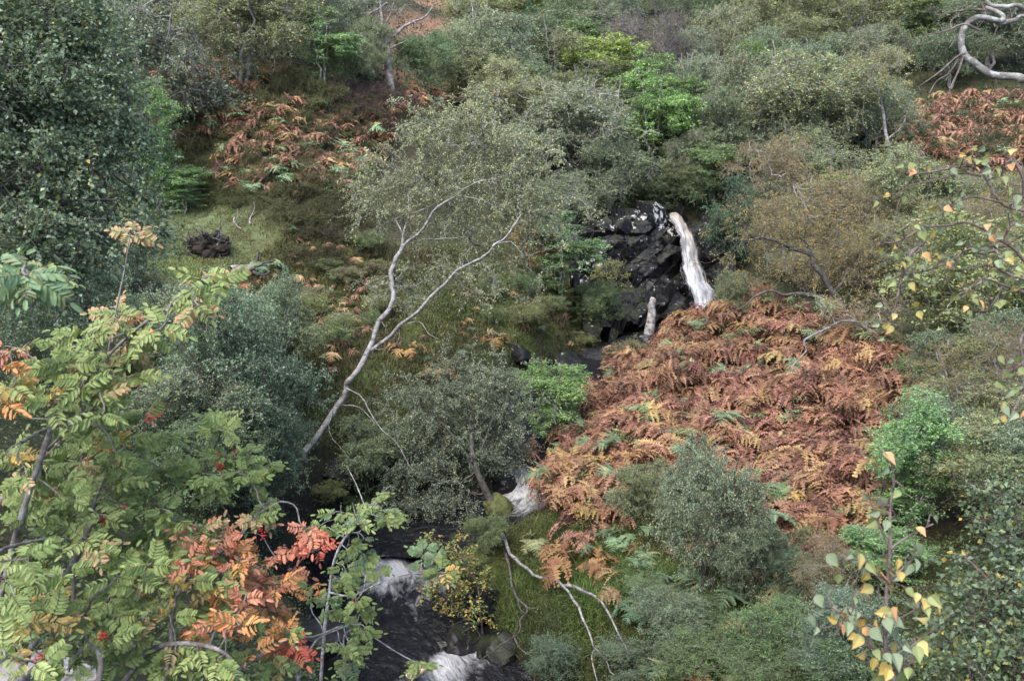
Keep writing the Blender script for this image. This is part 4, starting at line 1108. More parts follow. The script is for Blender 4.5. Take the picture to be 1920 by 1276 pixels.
rg = rng(88)
for k in range(26):
    i = int(rg.uniform(20, 240)); sg = rg.choice([-1, 1])
    tg = norm((SFINE[i + 1] - SFINE[i - 1])[None])[0]; sd2 = np.array([tg[1], -tg[0], 0])
    q = SFINE[i] + sd2 * sg * SATTR[i, 1] * rg.uniform(.55, 1.15); q[2] = SFINE[i, 2] - .05
    px, py, d = to_px(q)
    if not (560 < px < 1330 and py < 1290): continue
    o = link('stone', ROCKS[k % 6], None, q); z = rg.uniform(.10, .26)
    o.scale = (z, z * rg.uniform(.7, 1), z * rg.uniform(.5, .8)); o.rotation_euler = (0, 0, rg.uniform(0, 6))
    tag(o, where_label(('small' if z < .17 else 'larger') + ' dark wet stone at the water edge', float(px), float(py), 'wet stones along the stream'), 'stone', 'wet stones along the stream')
# ------------------------------------------------------------------ the pale birch leaning over the stream
def foot(px, py): return ground(px, py)[0]
def to_ground(path, drop=.3):
    """lets the first point of a stem run down into the soil below it"""
    p = np.array(path, float); b = p[0].copy(); b[2] = height(b[0], b[1])[0] - drop
    return np.concatenate([[b], p]) if p[0, 2] - b[2] > .15 else p

d0 = to_px(foot(570, 850))[2]
trunk = [(572, 846, d0), (600, 806, d0 + .1), (640, 745, d0 + .3), (664, 705, d0 + .4), (690, 652, d0 + .6), (711, 614, d0 + .8), (726, 582, d0 + .9), (735, 548, d0 + 1), (736, 518, d0 + 1.1), (748, 480, d0 + 1.2), (755, 460, d0 + 1.3)]
e1 = d0 + 1.3
STEMS = [(trunk, .150, .068, .05),
    ([(755, 460, e1), (751, 435, e1), (738, 409, e1 + .3), (712, 389, e1 + .5), (700, 370, e1 + .6)], .045, .014, .04),
    ([(755, 460, e1), (768, 450, e1), (781, 438, e1 - .2), (806, 404, e1 - .4), (829, 381, e1 - .5), (856, 366, e1 - .6), (876, 352, e1 - .6), (906, 341, e1 - .5), (933, 340, e1 - .3), (942, 357, e1 - .2), (955, 375, e1)], .062, .016, .03),
    ([(753, 462, e1), (758, 428, e1 + .2), (768, 401, e1 + .3), (785, 393, e1 + .3), (812, 384, e1 + .2), (842, 350, e1 + .1), (858, 322, e1), (877, 292, e1), (890, 262, e1)], .050, .012, .03),
    ([(768, 400, e1 + .3), (765, 366, e1 + .5), (775, 343, e1 + .5), (786, 323, e1 + .5), (796, 304, e1 + .5), (819, 300, e1 + .4), (835, 287, e1 + .4), (835, 264, e1 + .4)], .034, .010, .02),
    ([(862, 368, e1 - .6), (884, 371, e1 - .8), (916, 379, e1 - .9), (936, 395, e1 - 1)], .022, .008, .02),
    ([(777, 453, e1), (800, 449, e1 - .3), (824, 446, e1 - .4), (866, 442, e1 - .5), (884, 432, e1 - .5)], .026, .008, .03),
    ([(691, 660, d0 + .6), (728, 630, d0 + .5), (753, 608, d0 + .4), (788, 580, d0 + .3), (820, 548, d0 + .2), (852, 510, d0 + .1), (887, 492, d0), (911, 478, d0), (929, 458, d0), (950, 446, d0), (965, 424, d0 + .1), (976, 400, d0 + .2)], .088, .020, .04),
    ([(976, 400, d0 + .2), (972, 385, d0 + .2), (985, 372, d0 + .3)], .020, .006, .02),
    ([(929, 458, d0), (955, 452, d0 - .1), (972, 470, d0 - .2), (985, 478, d0 - .2), (1010, 470, d0 - .2), (1030, 462, d0)], .020, .006, .03),
    ([(640, 742, d0 + .3), (645, 729, d0 + .1), (662, 731, d0 - .1), (679, 745, d0 - .3), (693, 767, d0 - .4), (703, 788, d0 - .5), (717, 809, d0 - .6), (742, 830, d0 - .7), (757, 852, d0 - .8), (763, 872, d0 - .8)], .036, .012, .03),
    ([(636, 760, d0 + .3), (652, 760, d0 + .1), (665, 761, d0), (686, 777, d0 - .2), (703, 798, d0 - .3)], .024, .008, .02),
    ([(753, 608, d0 + .4), (777, 601, d0 + .2), (792, 608, d0 + .1), (806, 626, d0), (822, 635, d0)], .022, .008, .02),
    ([(700, 650, d0 + .5), (712, 654, d0 + .4), (739, 648, d0 + .3), (749, 630, d0 + .2), (748, 617, d0 + .2)], .022, .010, .02),
    ([(832, 532, d0 + .2), (829, 506, d0 + .1), (820, 496, d0), (813, 486, d0)], .018, .006, .02),
    ([(852, 510, d0 + .1), (862, 512, d0), (864, 500, d0), (860, 480, d0)], .014, .005, .02),
    ([(716, 604, d0 + .8), (722, 612, d0 + .6), (726, 610, d0 + .6)], .02, .01, .0),
    ([(736, 540, d0 + 1), (755, 536, d0 + .8), (766, 532, d0 + .7)], .018, .006, .02),
    ([(624, 768, d0 + .2), (616, 790, d0), (622, 812, d0 - .2), (640, 840, d0 - .4), (660, 868, d0 - .5), (672, 900, d0 - .5)], .02, .006, .04)]
stems = []
for k, (p, a, b, w) in enumerate(STEMS):
    P = vpath(p)
    stems.append((to_ground(P) if k == 0 else P,   .50 * a * d0 / 19.0, .68 * b * d0 / 19.0, w * 2.0))
L = [(720, 380, e1 + .5, 62, 50, .8), (770, 320, e1 + .5, 80, 55, .9), (850, 260, e1 + .3, 95, 50, 1.0), (930, 280, e1 + .2, 90, 60, 1.0), (870, 350, e1, 95, 50, .9), (975, 350, e1, 70, 60, .9),
     (1000, 420, e1, 60, 55, .9), (800, 410, e1 + .6, 70, 45, .7), (900, 420, e1 + .3, 70, 45, .8), (690, 330, e1 + .6, 45, 40, .6), (860, 500, e1 + .7, 75, 40, .7), (950, 490, e1 + .4, 55, 40, .6), (770, 540, e1 + .7, 70, 45, .6), (880, 215, e1 + .5, 80, 30, .8), (790, 250, e1 + .6, 50, 30, .7), (690, 540, e1 + .2, 35, 25, .4)]
wd, lv = tree_parts(501, stems, [vlobe(*q) for q in L], nA=640, K=8, twig=.42, m=13, leaf=.050, stray_a=.2, pal=[(.20, .225, .13), (.24, .26, .16), (.165, .185, .11), (.28, .25, .11), (.36, .28, .10)], wts=[5, 4, 3, 1.2, .5], r_twig=.0042, droop=.3, shell=.42)
plant_tree('birch_tree', foot(572, 846), wd, lv, M_BIRCH, M_LEAF, 'tall pale birch leaning right across the ravine with two long bare white limbs', 'tree')

# ------------------------------------------------------------------ birch leaning out over the stream from the mossy bank
def clear(p, gap=.75):
    p = [tuple(q) for q in p]
    root = p[0][0] < 945           # starts at the bole: leaves the bank gradually
    g_ = to_px(ground([q[0] for q in p], [q[1] for q in p]))[2]
    return [(a, b, min(d, float(k) - gap * (min(1, i_ / 5) if root else 1))) for i_, ((a, b, d), k) in enumerate(zip(p, g_))]
d0 = to_px(foot(936, 985))[2]
S2 = [(to_ground(vpath([(938, 992, d0), (934, 966, d0 - .1), (916, 930, d0 - .2), (899, 896, d0 - .3), (888, 862, d0 - .3), (882, 820, d0 - .2), (878, 770, d0)])), .13, .04, .04),
      (vpath(clear([(934, 970, d0 - .1), (938, 993, d0 - .4), (944, 1013, d0 - .6), (963, 1042, d0 - .9), (980, 1060, d0 - 1.1), (998, 1072, d0 - 1.3), (1024, 1079, d0 - 1.5), (1054, 1099, d0 - 1.7), (1085, 1139, d0 - 2), (1102, 1176, d0 - 2.2), (1115, 1217, d0 - 2.4), (1135, 1241, d0 - 2.5), (1152, 1260, d0 - 2.6)])), .044, .009, .08),
      (vpath(clear([(1054, 1098, d0 - 1.7), (1072, 1097, d0 - 1.9), (1092, 1105, d0 - 2), (1122, 1122, d0 - 2.1), (1145, 1156, d0 - 2.2), (1166, 1196, d0 - 2.2), (1176, 1224, d0 - 2.2)])), .035, .008, .03),
      (vpath(clear([(1115, 1217, d0 - 2.4), (1110, 1232, d0 - 2.4), (1116, 1262, d0 - 2.5), (1120, 1280, d0 - 2.5)])), .018, .006, .02),
      (vpath(clear([(940, 1000, d0 - .2), (950, 1041, d0 - .3), (957, 1078, d0 - .5), (967, 1116, d0 - .7), (990, 1142, d0 - .9), (977, 1160, d0 - 1), (970, 1190, d0 - 1.1), (936, 1210, d0 - 1.2), (896, 1240, d0 - 1.3)])), .036, .008, .03),
      (vpath(clear([(970, 1122, d0 - .7), (976, 1142, d0 - .8), (986, 1150, d0 - .9)])), .016, .008, .01),
      (vpath(clear([(963, 1190, d0 - 1.1), (977, 1217, d0 - 1.2), (1004, 1233, d0 - 1.3), (1034, 1243, d0 - 1.4)])), .018, .006, .02),
      (vpath(clear([(990, 1140, d0 - .9), (1004, 1140, d0 - 1), (1012, 1134, d0 - 1)])), .014, .006, .01),
      (vpath([(899, 896, d0 - .3), (870, 850, d0 - .4), (835, 800, d0 - .3), (810, 760, d0)]), .04, .012, .05),
      (vpath([(888, 862, d0 - .3), (920, 800, d0 - .1), (950, 750, d0 + .2)]), .035, .012, .05)]
LIMB = S2[1:8]; S2 = S2[:1] + S2[8:]
L = [(870, 735, d0, 105, 60, .8), (790, 780, d0, 95, 70, .8), (740, 920, d0 - .4, 55, 50, .5), (930, 780, d0 + .2, 70, 65, .8), (870, 830, d0 + .3, 110, 60, .8), (800, 890, d0 - .4, 75, 50, .6), (840, 950, d0 - .6, 80, 45, .6), (950, 860, d0 + .5, 45, 40, .5), (765, 860, d0 - .3, 50, 45, .5), (770, 960, d0 - .5, 45, 35, .5)]
wd, lv = tree_parts(511, S2, [vlobe(*q) for q in L], nA=620, K=8, twig=.36, m=15, stray_a=.3, gaps=.16, leaf=.042, pal=[(.16, .19, .135), (.20, .23, .16), (.12, .15, .10), (.28, .25, .10)], wts=[5, 4, 4, .7], r_twig=.003, droop=.2)
t_ = plant_tree('birch_tree', foot(936, 985), wd, lv, M_DARK, M_LEAF, 'small-leaved birch leaning left over the stream with a bare white limb drooping right', 'tree')
for nm_, mt_, lst in (('limb', M_BIRCH, LIMB[:3]), ('branch', M_DARK, LIMB[3:])):
    parts = []
    for k, (p, a, b, w) in enumerate(lst):
        V, F, q, r = tube(p, a, b, 8, 40, w * .7, 515 + k, 1.0, .08); parts.append((V, F, None))
    V, F, _ = join(parts); link(nm_, make_mesh(nm_, V - foot(936, 985), F, mt_, None, True), t_)

# ------------------------------------------------------------------ forked dead tree on the brow
d0 = to_px(foot(738, 182))[2]
S3 = [(to_ground(vpath([(738, 185, d0), (731, 150, d0), (727, 120, d0), (726, 95, d0), (724, 82, d0)])), .20, .13, .03),
      (vpath([(724, 84, d0), (735, 70, d0), (752, 55, d0 + .2), (772, 42, d0 + .3), (795, 34, d0 + .4), (812, 14, d0 + .5)]), .11, .03, .03),
      (vpath([(724, 84, d0), (718, 60, d0), (716, 30, d0), (712, -10, d0), (706, -40, d0)]), .09, .03, .04),
      (vpath([(726, 95, d0), (742, 85, d0 - .2), (760, 78, d0 - .3), (772, 70, d0 - .4)]), .05, .014, .03),
      (vpath([(720, 80, d0), (710, 68, d0), (703, 50, d0), (700, 40, d0)]), .04, .012, .02),
      (vpath([(718, 50, d0), (728, 35, d0), (735, 15, d0), (742, -8, d0)]), .04, .012, .03),
      (vpath([(738, 70, d0), (734, 56, d0), (735, 46, d0)]), .025, .01, .01)]
wd, lv = tree_parts(521, S3, [vlobe(735, 30, d0, 70, 60, 1.2)], nA=26, K=3, twig=.5, m=0, r_twig=.009)
plant_tree('dead_tree', foot(738, 185), wd, None, M_GREY, M_LEAF, 'forked grey dead tree with bare arms on the brow of the heather slope', 'tree')

# leaning pale limb left of it, twisted black birch trunk, slim white birch, gnarled tree over the bracken
def bare_stem(name, label, cat, paths, mat, seed, lobes=None, **kw):
    st = [((to_ground(vpath(p)) if k == 0 else vpath(p)), a, b, w) for k, (p, a, b, w) in enumerate(paths)]
    f = st[0][0][0].copy(); f[2] = height(f[0], f[1])[0]
    if lobes: wd, lv = tree_parts(seed, st, [vlobe(*q) for q in lobes], **kw)
    else:
        parts = []
        for k, (p, a, b, w) in enumerate(st):
            V, F, q, r = tube(p, a, b, 8, 26, w, seed + k, 1.0, .08, True); parts.append((V, F, None))
        V, F, _ = join(parts); wd, lv = (V, F), None
    return plant_tree(name, f, wd, lv, mat, M_LEAF, label, cat)

d0 = to_px(foot(640, 75))[2]
bare_stem('birch_tree', 'pale birch stem leaning right beside the forked dead tree', 'tree', [([(628, 75, d0), (632, 52, d0), (645, 36, d0), (668, 28, d0), (700, 22, d0), (725, 5, d0)], .12, .05, .04)], M_PALE, 531, [(690, 10, d0, 60, 40, 1.2)], nA=60, K=6, twig=.5, m=10, leaf=.06, pal=GREYG, wts=GREYW)
d0 = to_px(foot(440, 140))[2]
bare_stem('birch_tree', 'stout birch with a black knotted bole and a pale arm reaching left', 'tree', [
    ([(440, 150, d0), (438, 120, d0), (432, 100, d0), (444, 82, d0), (449, 55, d0), (440, 20, d0)], .26, .05, .05),
    ([(432, 102, d0), (425, 88, d0 - .2), (412, 76, d0 - .3), (395, 70, d0 - .4), (383, 64, d0 - .4)], .12, .04, .03),
    ([(447, 78, d0), (470, 60, d0), (473, 40, d0), (462, 25, d0), (450, -10, d0)], .09, .03, .05),
    ([(470, 60, d0), (478, 30, d0), (488, 5, d0)], .05, .02, .03)], M_GREY, 541, [(450, 30, d0, 95, 60, 1.8), (390, 60, d0, 60, 45, 1.2), (510, 50, d0, 60, 50, 1.4)], nA=170, K=6, twig=.5, m=10, leaf=.062, pal=OLIVE, wts=OLIVW)
d0 = to_px(foot(1672, 325))[2]
bare_stem('birch_tree', 'slim white-stemmed birch on the right hillside before the russet bracken', 'tree', [
    ([(1675, 330, d0), (1668, 285, d0), (1660, 240, d0), (1652, 190, d0), (1640, 150, d0), (1628, 110, d0)], .13, .03, .06),
    ([(1656, 210, d0), (1640, 180, d0), (1622, 160, d0)], .04, .012, .04),
    ([(1664, 262, d0), (1690, 235, d0), (1702, 205, d0)], .05, .012, .04),
    ([(1676, 322, d0), (1690, 300, d0), (1690, 285, d0)], .05, .02, .03)], M_BIRCH, 551, [(1640, 120, d0, 75, 45, 1.3), (1700, 215, d0, 45, 45, .9), (1615, 170, d0, 40, 35, .8), (1680, 280, d0, 50, 35, .8)], nA=130, K=6, twig=.45, m=9, leaf=.055, pal=OLIVE, wts=OLIVW)
d0 = to_px(foot(1500, 108))[2]
bare_stem('birch_tree', 'crooked white birch stem high in the olive wood', 'tree', [([(1520, 105, d0), (1519, 80, d0), (1515, 60, d0), (1520, 45, d0), (1513, 25, d0)], .14, .05, .08), ([(1517, 62, d0), (1508, 48, d0), (1512, 30, d0)], .06, .03, .03)], M_BIRCH, 556, [(1515, 25, d0, 55, 30, 1.4)], nA=50, K=6, twig=.5, m=9, leaf=.06, pal=OLIVE, wts=OLIVW)
d0 = to_px(foot(1568, 590))[2] - .3
bare_stem('birch_tree', 'gnarled black-limbed birch with sparse yellow leaves above the bracken', 'tree', [
    ([(1578, 592, d0), (1570, 560, d0), (1560, 545, d0), (1545, 520, d0), (1528, 498, d0), (1518, 478, d0), (1490, 470, d0 - .2), (1465, 455, d0 - .3), (1440, 448, d0 - .4), (1415, 450, d0 - .5)], .14, .03, .05),
    ([(1552, 562, d0), (1530, 556, d0 - .2), (1500, 549, d0 - .4), (1470, 552, d0 - .6), (1455, 547, d0 - .7)], .09, .03, .03),
    ([(1455, 547, d0 - .7), (1440, 545, d0 - .8), (1415, 556, d0 - .9), (1395, 574, d0 - 1), (1370, 583, d0 - 1.1), (1352, 595, d0 - 1.2)], .040, .016, .03),
    ([(1395, 574, d0 - 1), (1400, 584, d0 - 1)], .02, .008, .0),
    ([(1560, 548, d0), (1578, 530, d0), (1588, 512, d0), (1600, 506, d0)], .06, .02, .02),
    ([(1525, 480, d0), (1510, 455, d0), (1500, 445, d0)], .06, .02, .02),
    ([(1415, 450, d0 - .5), (1392, 452, d0 - .6), (1384, 465, d0 - .6)], .03, .012, .02)], M_DARK, 561, [(1440, 420, d0, 110, 55, 1.2), (1540, 450, d0, 110, 55, 1.3), (1620, 520, d0, 70, 60, 1), (1480, 510, d0 - .2, 80, 35, .8), (1390, 500, d0 - .5, 55, 45, .6)], nA=330, K=7, twig=.36, m=7, leaf=.042, pal=YELB, wts=YELW, r_twig=.0035)
d0 = to_px(foot(1640, 670))[2]
bare_stem('birch_tree', 'crooked white birch boughs hanging before the dark hollow right of the bracken', 'tree', [
    ([(1690, 665, d0), (1660, 640, d0), (1630, 620, d0 - .2), (1610, 605, d0 - .3), (1575, 602, d0 - .4)], .09, .03, .04),
    ([(1632, 622, d0 - .2), (1630, 650, d0 - .5), (1626, 668, d0 - .6), (1612, 680, d0 - .7)], .045, .016, .03),
    ([(1628, 665, d0 - .6), (1630, 690, d0 - .7)], .02, .01, .01),
    ([(1630, 618, d0 - .2), (1646, 628, d0 - .4), (1650, 645, d0 - .5), (1646, 656, d0 - .6)], .04, .015, .02),
    ([(1575, 602, d0 - .4), (1550, 615, d0 - .6), (1510, 633, d0 - .8), (1508, 645, d0 - .9), (1512, 658, d0 - .9), (1490, 678, d0 - 1), (1486, 690, d0 - 1.1), (1500, 698, d0 - 1.1)], .032, .014, .03)], M_BIRCH, 571, [(1560, 590, d0 - .3, 70, 35, .7), (1650, 590, d0, 80, 45, .9), (1700, 640, d0 + .3, 60, 40, .8)], nA=150, K=6, twig=.34, m=7, leaf=.04, pal=YELB, wts=YELW)
d0 = to_px(foot(1090, 335))[2] - 1.2
bare_stem('birch_tree', 'old birch with pale forking elbow limbs left of the gully', 'tree', [
    ([(1075, 350, d0), (1068, 318, d0), (1060, 305, d0), (1045, 290, d0), (1025, 270, d0), (1012, 262, d0)], .15, .05, .04),
    ([(1064, 308, d0), (1085, 300, d0 - .2), (1098, 285, d0 - .3), (1104, 270, d0 - .3)], .09, .03, .03),
    ([(1068, 308, d0), (1080, 315, d0 - .3), (1076, 330, d0 - .4), (1066, 345, d0 - .5)], .05, .015, .03),
    ([(1045, 290, d0), (1030, 292, d0 - .2), (1020, 300, d0 - .2)], .04, .012, .02)], M_PALE, 581, [(1080, 250, d0, 90, 55, 1.5), (1140, 290, d0, 60, 55, 1.2), (1020, 250, d0, 60, 45, 1.2), (1100, 340, d0 + .3, 70, 40, 1)], nA=260, K=7, twig=.45, m=10, leaf=.055, pal=GREYG, wts=GREYW)
d0 = to_px(foot(1345, 330))[2]
bare_stem('birch_tree', 'twiggy birch with a pale crooked arm just above the dark holly', 'tree', [
    ([(1365, 330, d0), (1350, 300, d0), (1330, 290, d0), (1310, 284, d0), (1295, 286, d0), (1282, 278, d0)], .10, .03, .04),
    ([(1345, 296, d0), (1336, 278, d0), (1330, 255, d0), (1326, 232, d0)], .06, .02, .04)], M_PALE, 586, [(1320, 240, d0, 55, 45, 1), (1290, 290, d0, 45, 40, .8), (1360, 270, d0, 50, 40, .8)], nA=130, K=6, twig=.42, m=8, leaf=.05, pal=GREYG, wts=GREYW)

# ------------------------------------------------------------------ birch stump, root plate, fallen log
M_STUMP = bark_material('stump_bark', (.17, .16, .15), (.03, .027, .025), (.30, .29, .28), 7.0, 1.0)
def capped(name, pts, r0, r1, mat, cut, label, cat):
    st = to_ground(pts)
    V, F, q, r = tube(st, r0, r1, 12, 40, .05, 17, 1.0, .10)
    f = st[0].copy(); f[2] = height(f[0], f[1])[0]
    e = empty(name, f); tag(e, label, cat)
    link('trunk', make_mesh('trunk', V - f, F, mat, None, True), e)
    ring = V[-12:]; c = ring.mean(0) + norm((q[-1] - q[-2])[None])[0] * .03
    link('cut_face', make_mesh('cut_face', np.concatenate([ring * 1.0, [c]]) - f + norm((q[-1] - q[-2])[None])[0] * .004, [np.array([[i, (i + 1) % 12, 12] for i in range(12)])], cut), e)
    return e
d0 = to_px(foot(1212, 648))[2]
capped('birch_stump', vpath([(1210, 648, d0), (1217, 620, d0), (1221, 592, d0), (1223, 572, d0), (1228, 560, d0)]), .25, .11, M_STUMP, M_STRAW, 'broken white birch stump with an orange top before the waterfall pool', 'tree stump')
g0 = foot(392, 478)
rg = rng(61)
V, F = ICO3
Vr = V * np.array([.66, .36, .46]) * (1 + .30 * fbm(V * 2.4, 4, 6) + .16 * fbm(V * 11, 3, 9))[:, None]
e = empty('root_plate', g0); tag(e, 'upturned black root plate of a fallen tree on the grassy slope', 'root plate')
o = link('soil', make_mesh('soil', Vr + np.array([0, 0, .25]), [F], M_PEAT, None, False), e)
parts = []
for k in range(42):
    a = rg.uniform(-.5, 3.6); p0 = np.array([.5 * math.cos(a), -.2, .25 + .4 * math.sin(a)])
    p = [p0, p0 * 1.25 + rg.normal(0, .1, 3), p0 * 1.55 + rg.normal(0, .16, 3) - [0, 0, .1]]
    parts.append(tube(p, .03, .006, 5, 10, .05, k)[:2] + (None,))
V, F, _ = join(parts); link('root', make_mesh('root', V, F, M_DARK, None, True), e)
V, F, q, r = tube([(.35, -.2, .3), (.5, -.25, .65), (.55, -.2, .95), (.62, -.2, 1.25)], .05, .012, 6, 14, .04, 3)
link('snag', make_mesh('snag', V, F, M_GREY, None, True), e)
d0 = to_px(foot(462, 520))[2]
p = vpath([(436, 530, d0 - .2), (452, 520, d0), (466, 502, d0 + .1), (474, 482, d0 + .3)]); p[:, 2] = height(p[:, 0], p[:, 1]) + .16
V, F, q, r = tube(p, .13, .17, 10, 24, .04, 5, 1, .1, True)
lg = empty('birch_log', p[1]); tag(lg, 'short rotting white birch log lying below the upturned root plate', 'log')
link('trunk', make_mesh('trunk', V - p[1], F, M_BIRCH, None, True), lg)
parts = []
for k, q in enumerate([[(470, 505), (490, 494), (512, 490)], [(478, 500), (484, 478), (481, 468)], [(474, 510), (495, 515), (506, 508)], [(490, 540), (496, 525), (494, 512)]]):
    P = vpath([(a, b, d0) for a, b in q]); P[:, 2] = np.maximum(P[:, 2], height(P[:, 0], P[:, 1]) + .1)
    parts.append(tube(P, .07, .02, 6, 10, .03, k)[:2] + (None,))
V, F, _ = join(parts); link('root', make_mesh('root', V - p[1], F, M_DARK, None, True), lg)
d0 = to_px(foot(442, 425))[2]
for k, (q, lab) in enumerate([([(440, 412), (441, 422), (445, 430), (452, 434)], 'thin bleached dead branch lying on the grass path'), ([(470, 425), (471, 410), (480, 404)], 'small pale dead twig standing by the grass path'), ([(535, 560), (550, 558), (562, 565), (570, 572)], 'grey dead branch lying on the brown slope below the log')]):
    P = np.array([foot(*z) for z in q]) + np.array([0, 0, .08]); f = P[0].copy()
    V, F, qq, r = tube(P, .035, .012, 6, 14, .05, k)
    V2, F2, qq, r = tube([P[1], P[1] + [.12, 0, .25], P[1] + [.1, .1, .5]], .02, .006, 5, 8, .03, k + 9)
    V, F, _ = join([(V, F, None), (V2, F2, None)])
    tag(link('dead_branch', make_mesh('dead_branch', V - f, F, M_PALE, None, True), None, f), lab, 'branch')
# broken pale timber in the stream at the bottom
d0 = to_px(foot(770, 1268))[2] - .6
P = vpath([(735, 1290, d0), (765, 1278, d0), (785, 1268, d0), (798, 1260, d0)]); P[:, 2] += .1
V, F, qq, r = tube(P, .10, .06, 9, 16, .04, 3, 1, .15, True)
f = P[0].copy()
tag(link('drift_log', make_mesh('drift_log', V - f, F, M_STRAW, None, True), None, f), 'broken pinkish driftwood log at the edge of the bottom rapids', 'log')

# moss cushion at the foot of the leaning birch and yellow-leaved sapling by the water
d0 = to_px(foot(935, 985))[2]
V, F = ICO3
Vm = V * np.array([.36, .34, .40]) * (1 + .22 * fbm(V * 2.2, 3, 3) + .08 * fbm(V * 9, 2, 4))[:, None]
m, nt, n, l, p_, out = mat_new('moss')
tcn = n.new('ShaderNodeTexCoord'); n1 = noise(n, l, 9, 6, .7, tcn.outputs['Object'])
r1 = ramp(n, [(.3, (.03, .04, .008)), (.55, (.06, .065, .016)), (.72, (.10, .09, .026))]); l.new(n1.outputs['Fac'], r1.inputs[0]); l.new(r1.outputs[0], p_.inputs['Base Color'])
p_.inputs['Roughness'].default_value = .95; bump(n, l, n1.outputs['Fac'], p_, 1.0, .06)
M_MOSS = m
cush = link('moss_cushion', make_mesh('moss_cushion', Vm, [F], M_MOSS, None, True), None, at(936, 958, d0 - .1))
tag(cush, 'golden green moss cushion on the bole of the leaning birch', 'moss')
d0 = to_px(foot(880, 1190))[2] - .4
AUT = [(.26, .21, .05), (.15, .19, .05), (.30, .16, .05), (.11, .16, .05), (.32, .12, .04)]
S = [(to_ground(vpath([(905, 1190, d0), (900, 1140, d0), (892, 1090, d0), (870, 1050, d0), (845, 1030, d0)])), .03, .01, .03), (vpath([(900, 1140, d0), (880, 1110, d0 - .2), (850, 1090, d0 - .3), (825, 1100, d0 - .4)]), .016, .006, .03), (vpath([(903, 1165, d0), (880, 1170, d0 - .2), (870, 1160, d0 - .3)]), .014, .006, .02)]
wd, lv = tree_parts(591, S, [vlobe(850, 1045, d0, 55, 32, .4), vlobe(830, 1110, d0 - .2, 35, 35, .3), vlobe(890, 1090, d0, 45, 30, .4), vlobe(872, 1165, d0 - .2, 42, 42, .35), vlobe(820, 1035, d0, 28, 14, .2)], nA=75, K=5, twig=.26, m=7, leaf=.062, aspect=.6, pal=AUT, wts=[3, 5, 1.6, 4, 1.0], r_twig=.003, horiz=.5, stray_a=.4, shell=.3)
plant_tree('hazel_sapling', foot(905, 1190), wd, lv, M_DARK, M_LEAF, 'yellow and orange leaved sapling beside the lower rapids', 'sapling')
# ------------------------------------------------------------------ bracken
STAND = [(1085, 735), (1150, 700), (1230, 668), (1300, 620), (1345, 600), (1410, 585), (1500, 595), (1590, 640), (1690, 700), (1720, 790), (1680, 880), (1650, 1010), (1560, 1060), (1450, 1010), (1350, 960), (1200, 930), (1130, 990), (1040, 960), (1010, 900), (1040, 830), (1090, 790)]
SLOPE = [(300, 210), (400, 165), (480, 190), (470, 250), (380, 262), (300, 250)]
SLOPE2 = [(410, 310), (470, 250), (560, 245), (640, 290), (640, 345), (560, 380), (450, 375), (400, 345)]
SLOPE3 = [(540, 420), (690, 470), (720, 560), (640, 720), (560, 640), (520, 520)]
BROW = [(640, 235), (700, 195), (760, 200), (860, 170), (860, 195), (780, 215), (720, 260), (660, 275)]
FARHILL = [(1690, 235), (1770, 190), (1880, 180), (1990, 190), (1990, 315), (1850, 320), (1740, 310), (1640, 290)]
G_ST = 'bracken fronds of the stand right of the stream'
LBL = {'rust': 'rust-brown withered bracken frond in the stand right of the stream', 'dark': 'dark brown collapsed bracken frond low in the stand right of the stream',
       'gold': 'golden yellowing bracken frond among the rust-brown stand', 'green': 'still green bracken frond among the rust-brown stand'}
N_ST = 2400
pts = spread(901, STAND, N_ST, .13)
pts = pts[fbm(np.c_[pts[:, :2] * .9, np.zeros(len(pts))], 2, 33) > -.72]        # gaps where the stand has collapsed
rg = rng(902)
dist = np.linalg.norm(pts - EYE, axis=1)
patch = vnoise(np.c_[pts[:, :2] * .55, np.zeros(len(pts))], 14)
kinds = []
for i in range(len(pts)):
    r = rg.random()
    g_ = .07 + .16 * max(0, patch[i]); y_ = .07 + .22 * max(0, -patch[i])
    px, py, _ = to_px(pts[i])
    if py > 860: y_ += .15
    kinds.append('green' if r < g_ else 'gold' if r < g_ + y_ else 'dark' if r > .88 else 'rust')
size = rg.uniform(.6, 1.35, len(pts)) * np.where(np.array(kinds) == 'green', .95, 1.0)
rank = np.argsort(dist / size)
solo = set(rank[:215].tolist())
down = norm((np.array([-.6, -.8]))[None])[0]
def frond_matrix(rg, loc, s):
    az = math.atan2(-.85, -.45) + rg.normal(0, 1.15)
    return Matrix.Translation(Vector([float(v) for v in loc])) @ Matrix.Rotation(az, 4, 'Z') @ Matrix.Rotation(float(rg.normal(.05, .16)), 4, 'Y') @ Matrix.Rotation(float(rg.normal(0, .16)), 4, 'X') @ Matrix.Scale(float(s), 4)

def mesh_np(me):
    V = np.empty(len(me.vertices) * 3, np.float32); me.vertices.foreach_get('co', V)
    C = np.empty(len(me.vertices) * 4, np.float32); me.color_attributes['Col'].data.foreach_get('color', C)
    n = len(me.polygons); tt = np.empty(n, np.int32); me.polygons.foreach_get('loop_total', tt)
    li = np.empty(len(me.loops), np.int32); me.loops.foreach_get('vertex_index', li)
    st = np.concatenate([[0], np.cumsum(tt)[:-1]])
    f3 = li[(st[tt == 3][:, None] + np.arange(3))]; f4 = li[(st[tt == 4][:, None] + np.arange(4))]
    return V.reshape(-1, 3), [f4, f3], C.reshape(-1, 4)[:, :3]
MASS = {}
def fill_mass(key, me, M, tint):
    MASS.setdefault(key, []).append((me, np.array(M), tint))
def build_mass(key, name, label, mat):
    parts = []; cache = {}
    for me, M, tint in MASS.get(key, []):
        if me.name not in cache: cache[me.name] = mesh_np(me)
        V, F, C = cache[me.name]
        parts.append((V @ M[:3, :3].T + M[:3, 3], F, C * tint))
    V, F, C = join(parts)
    o = link(name, make_mesh(name, V, F, mat, C)); tag(o, label, kind='stuff'); return o

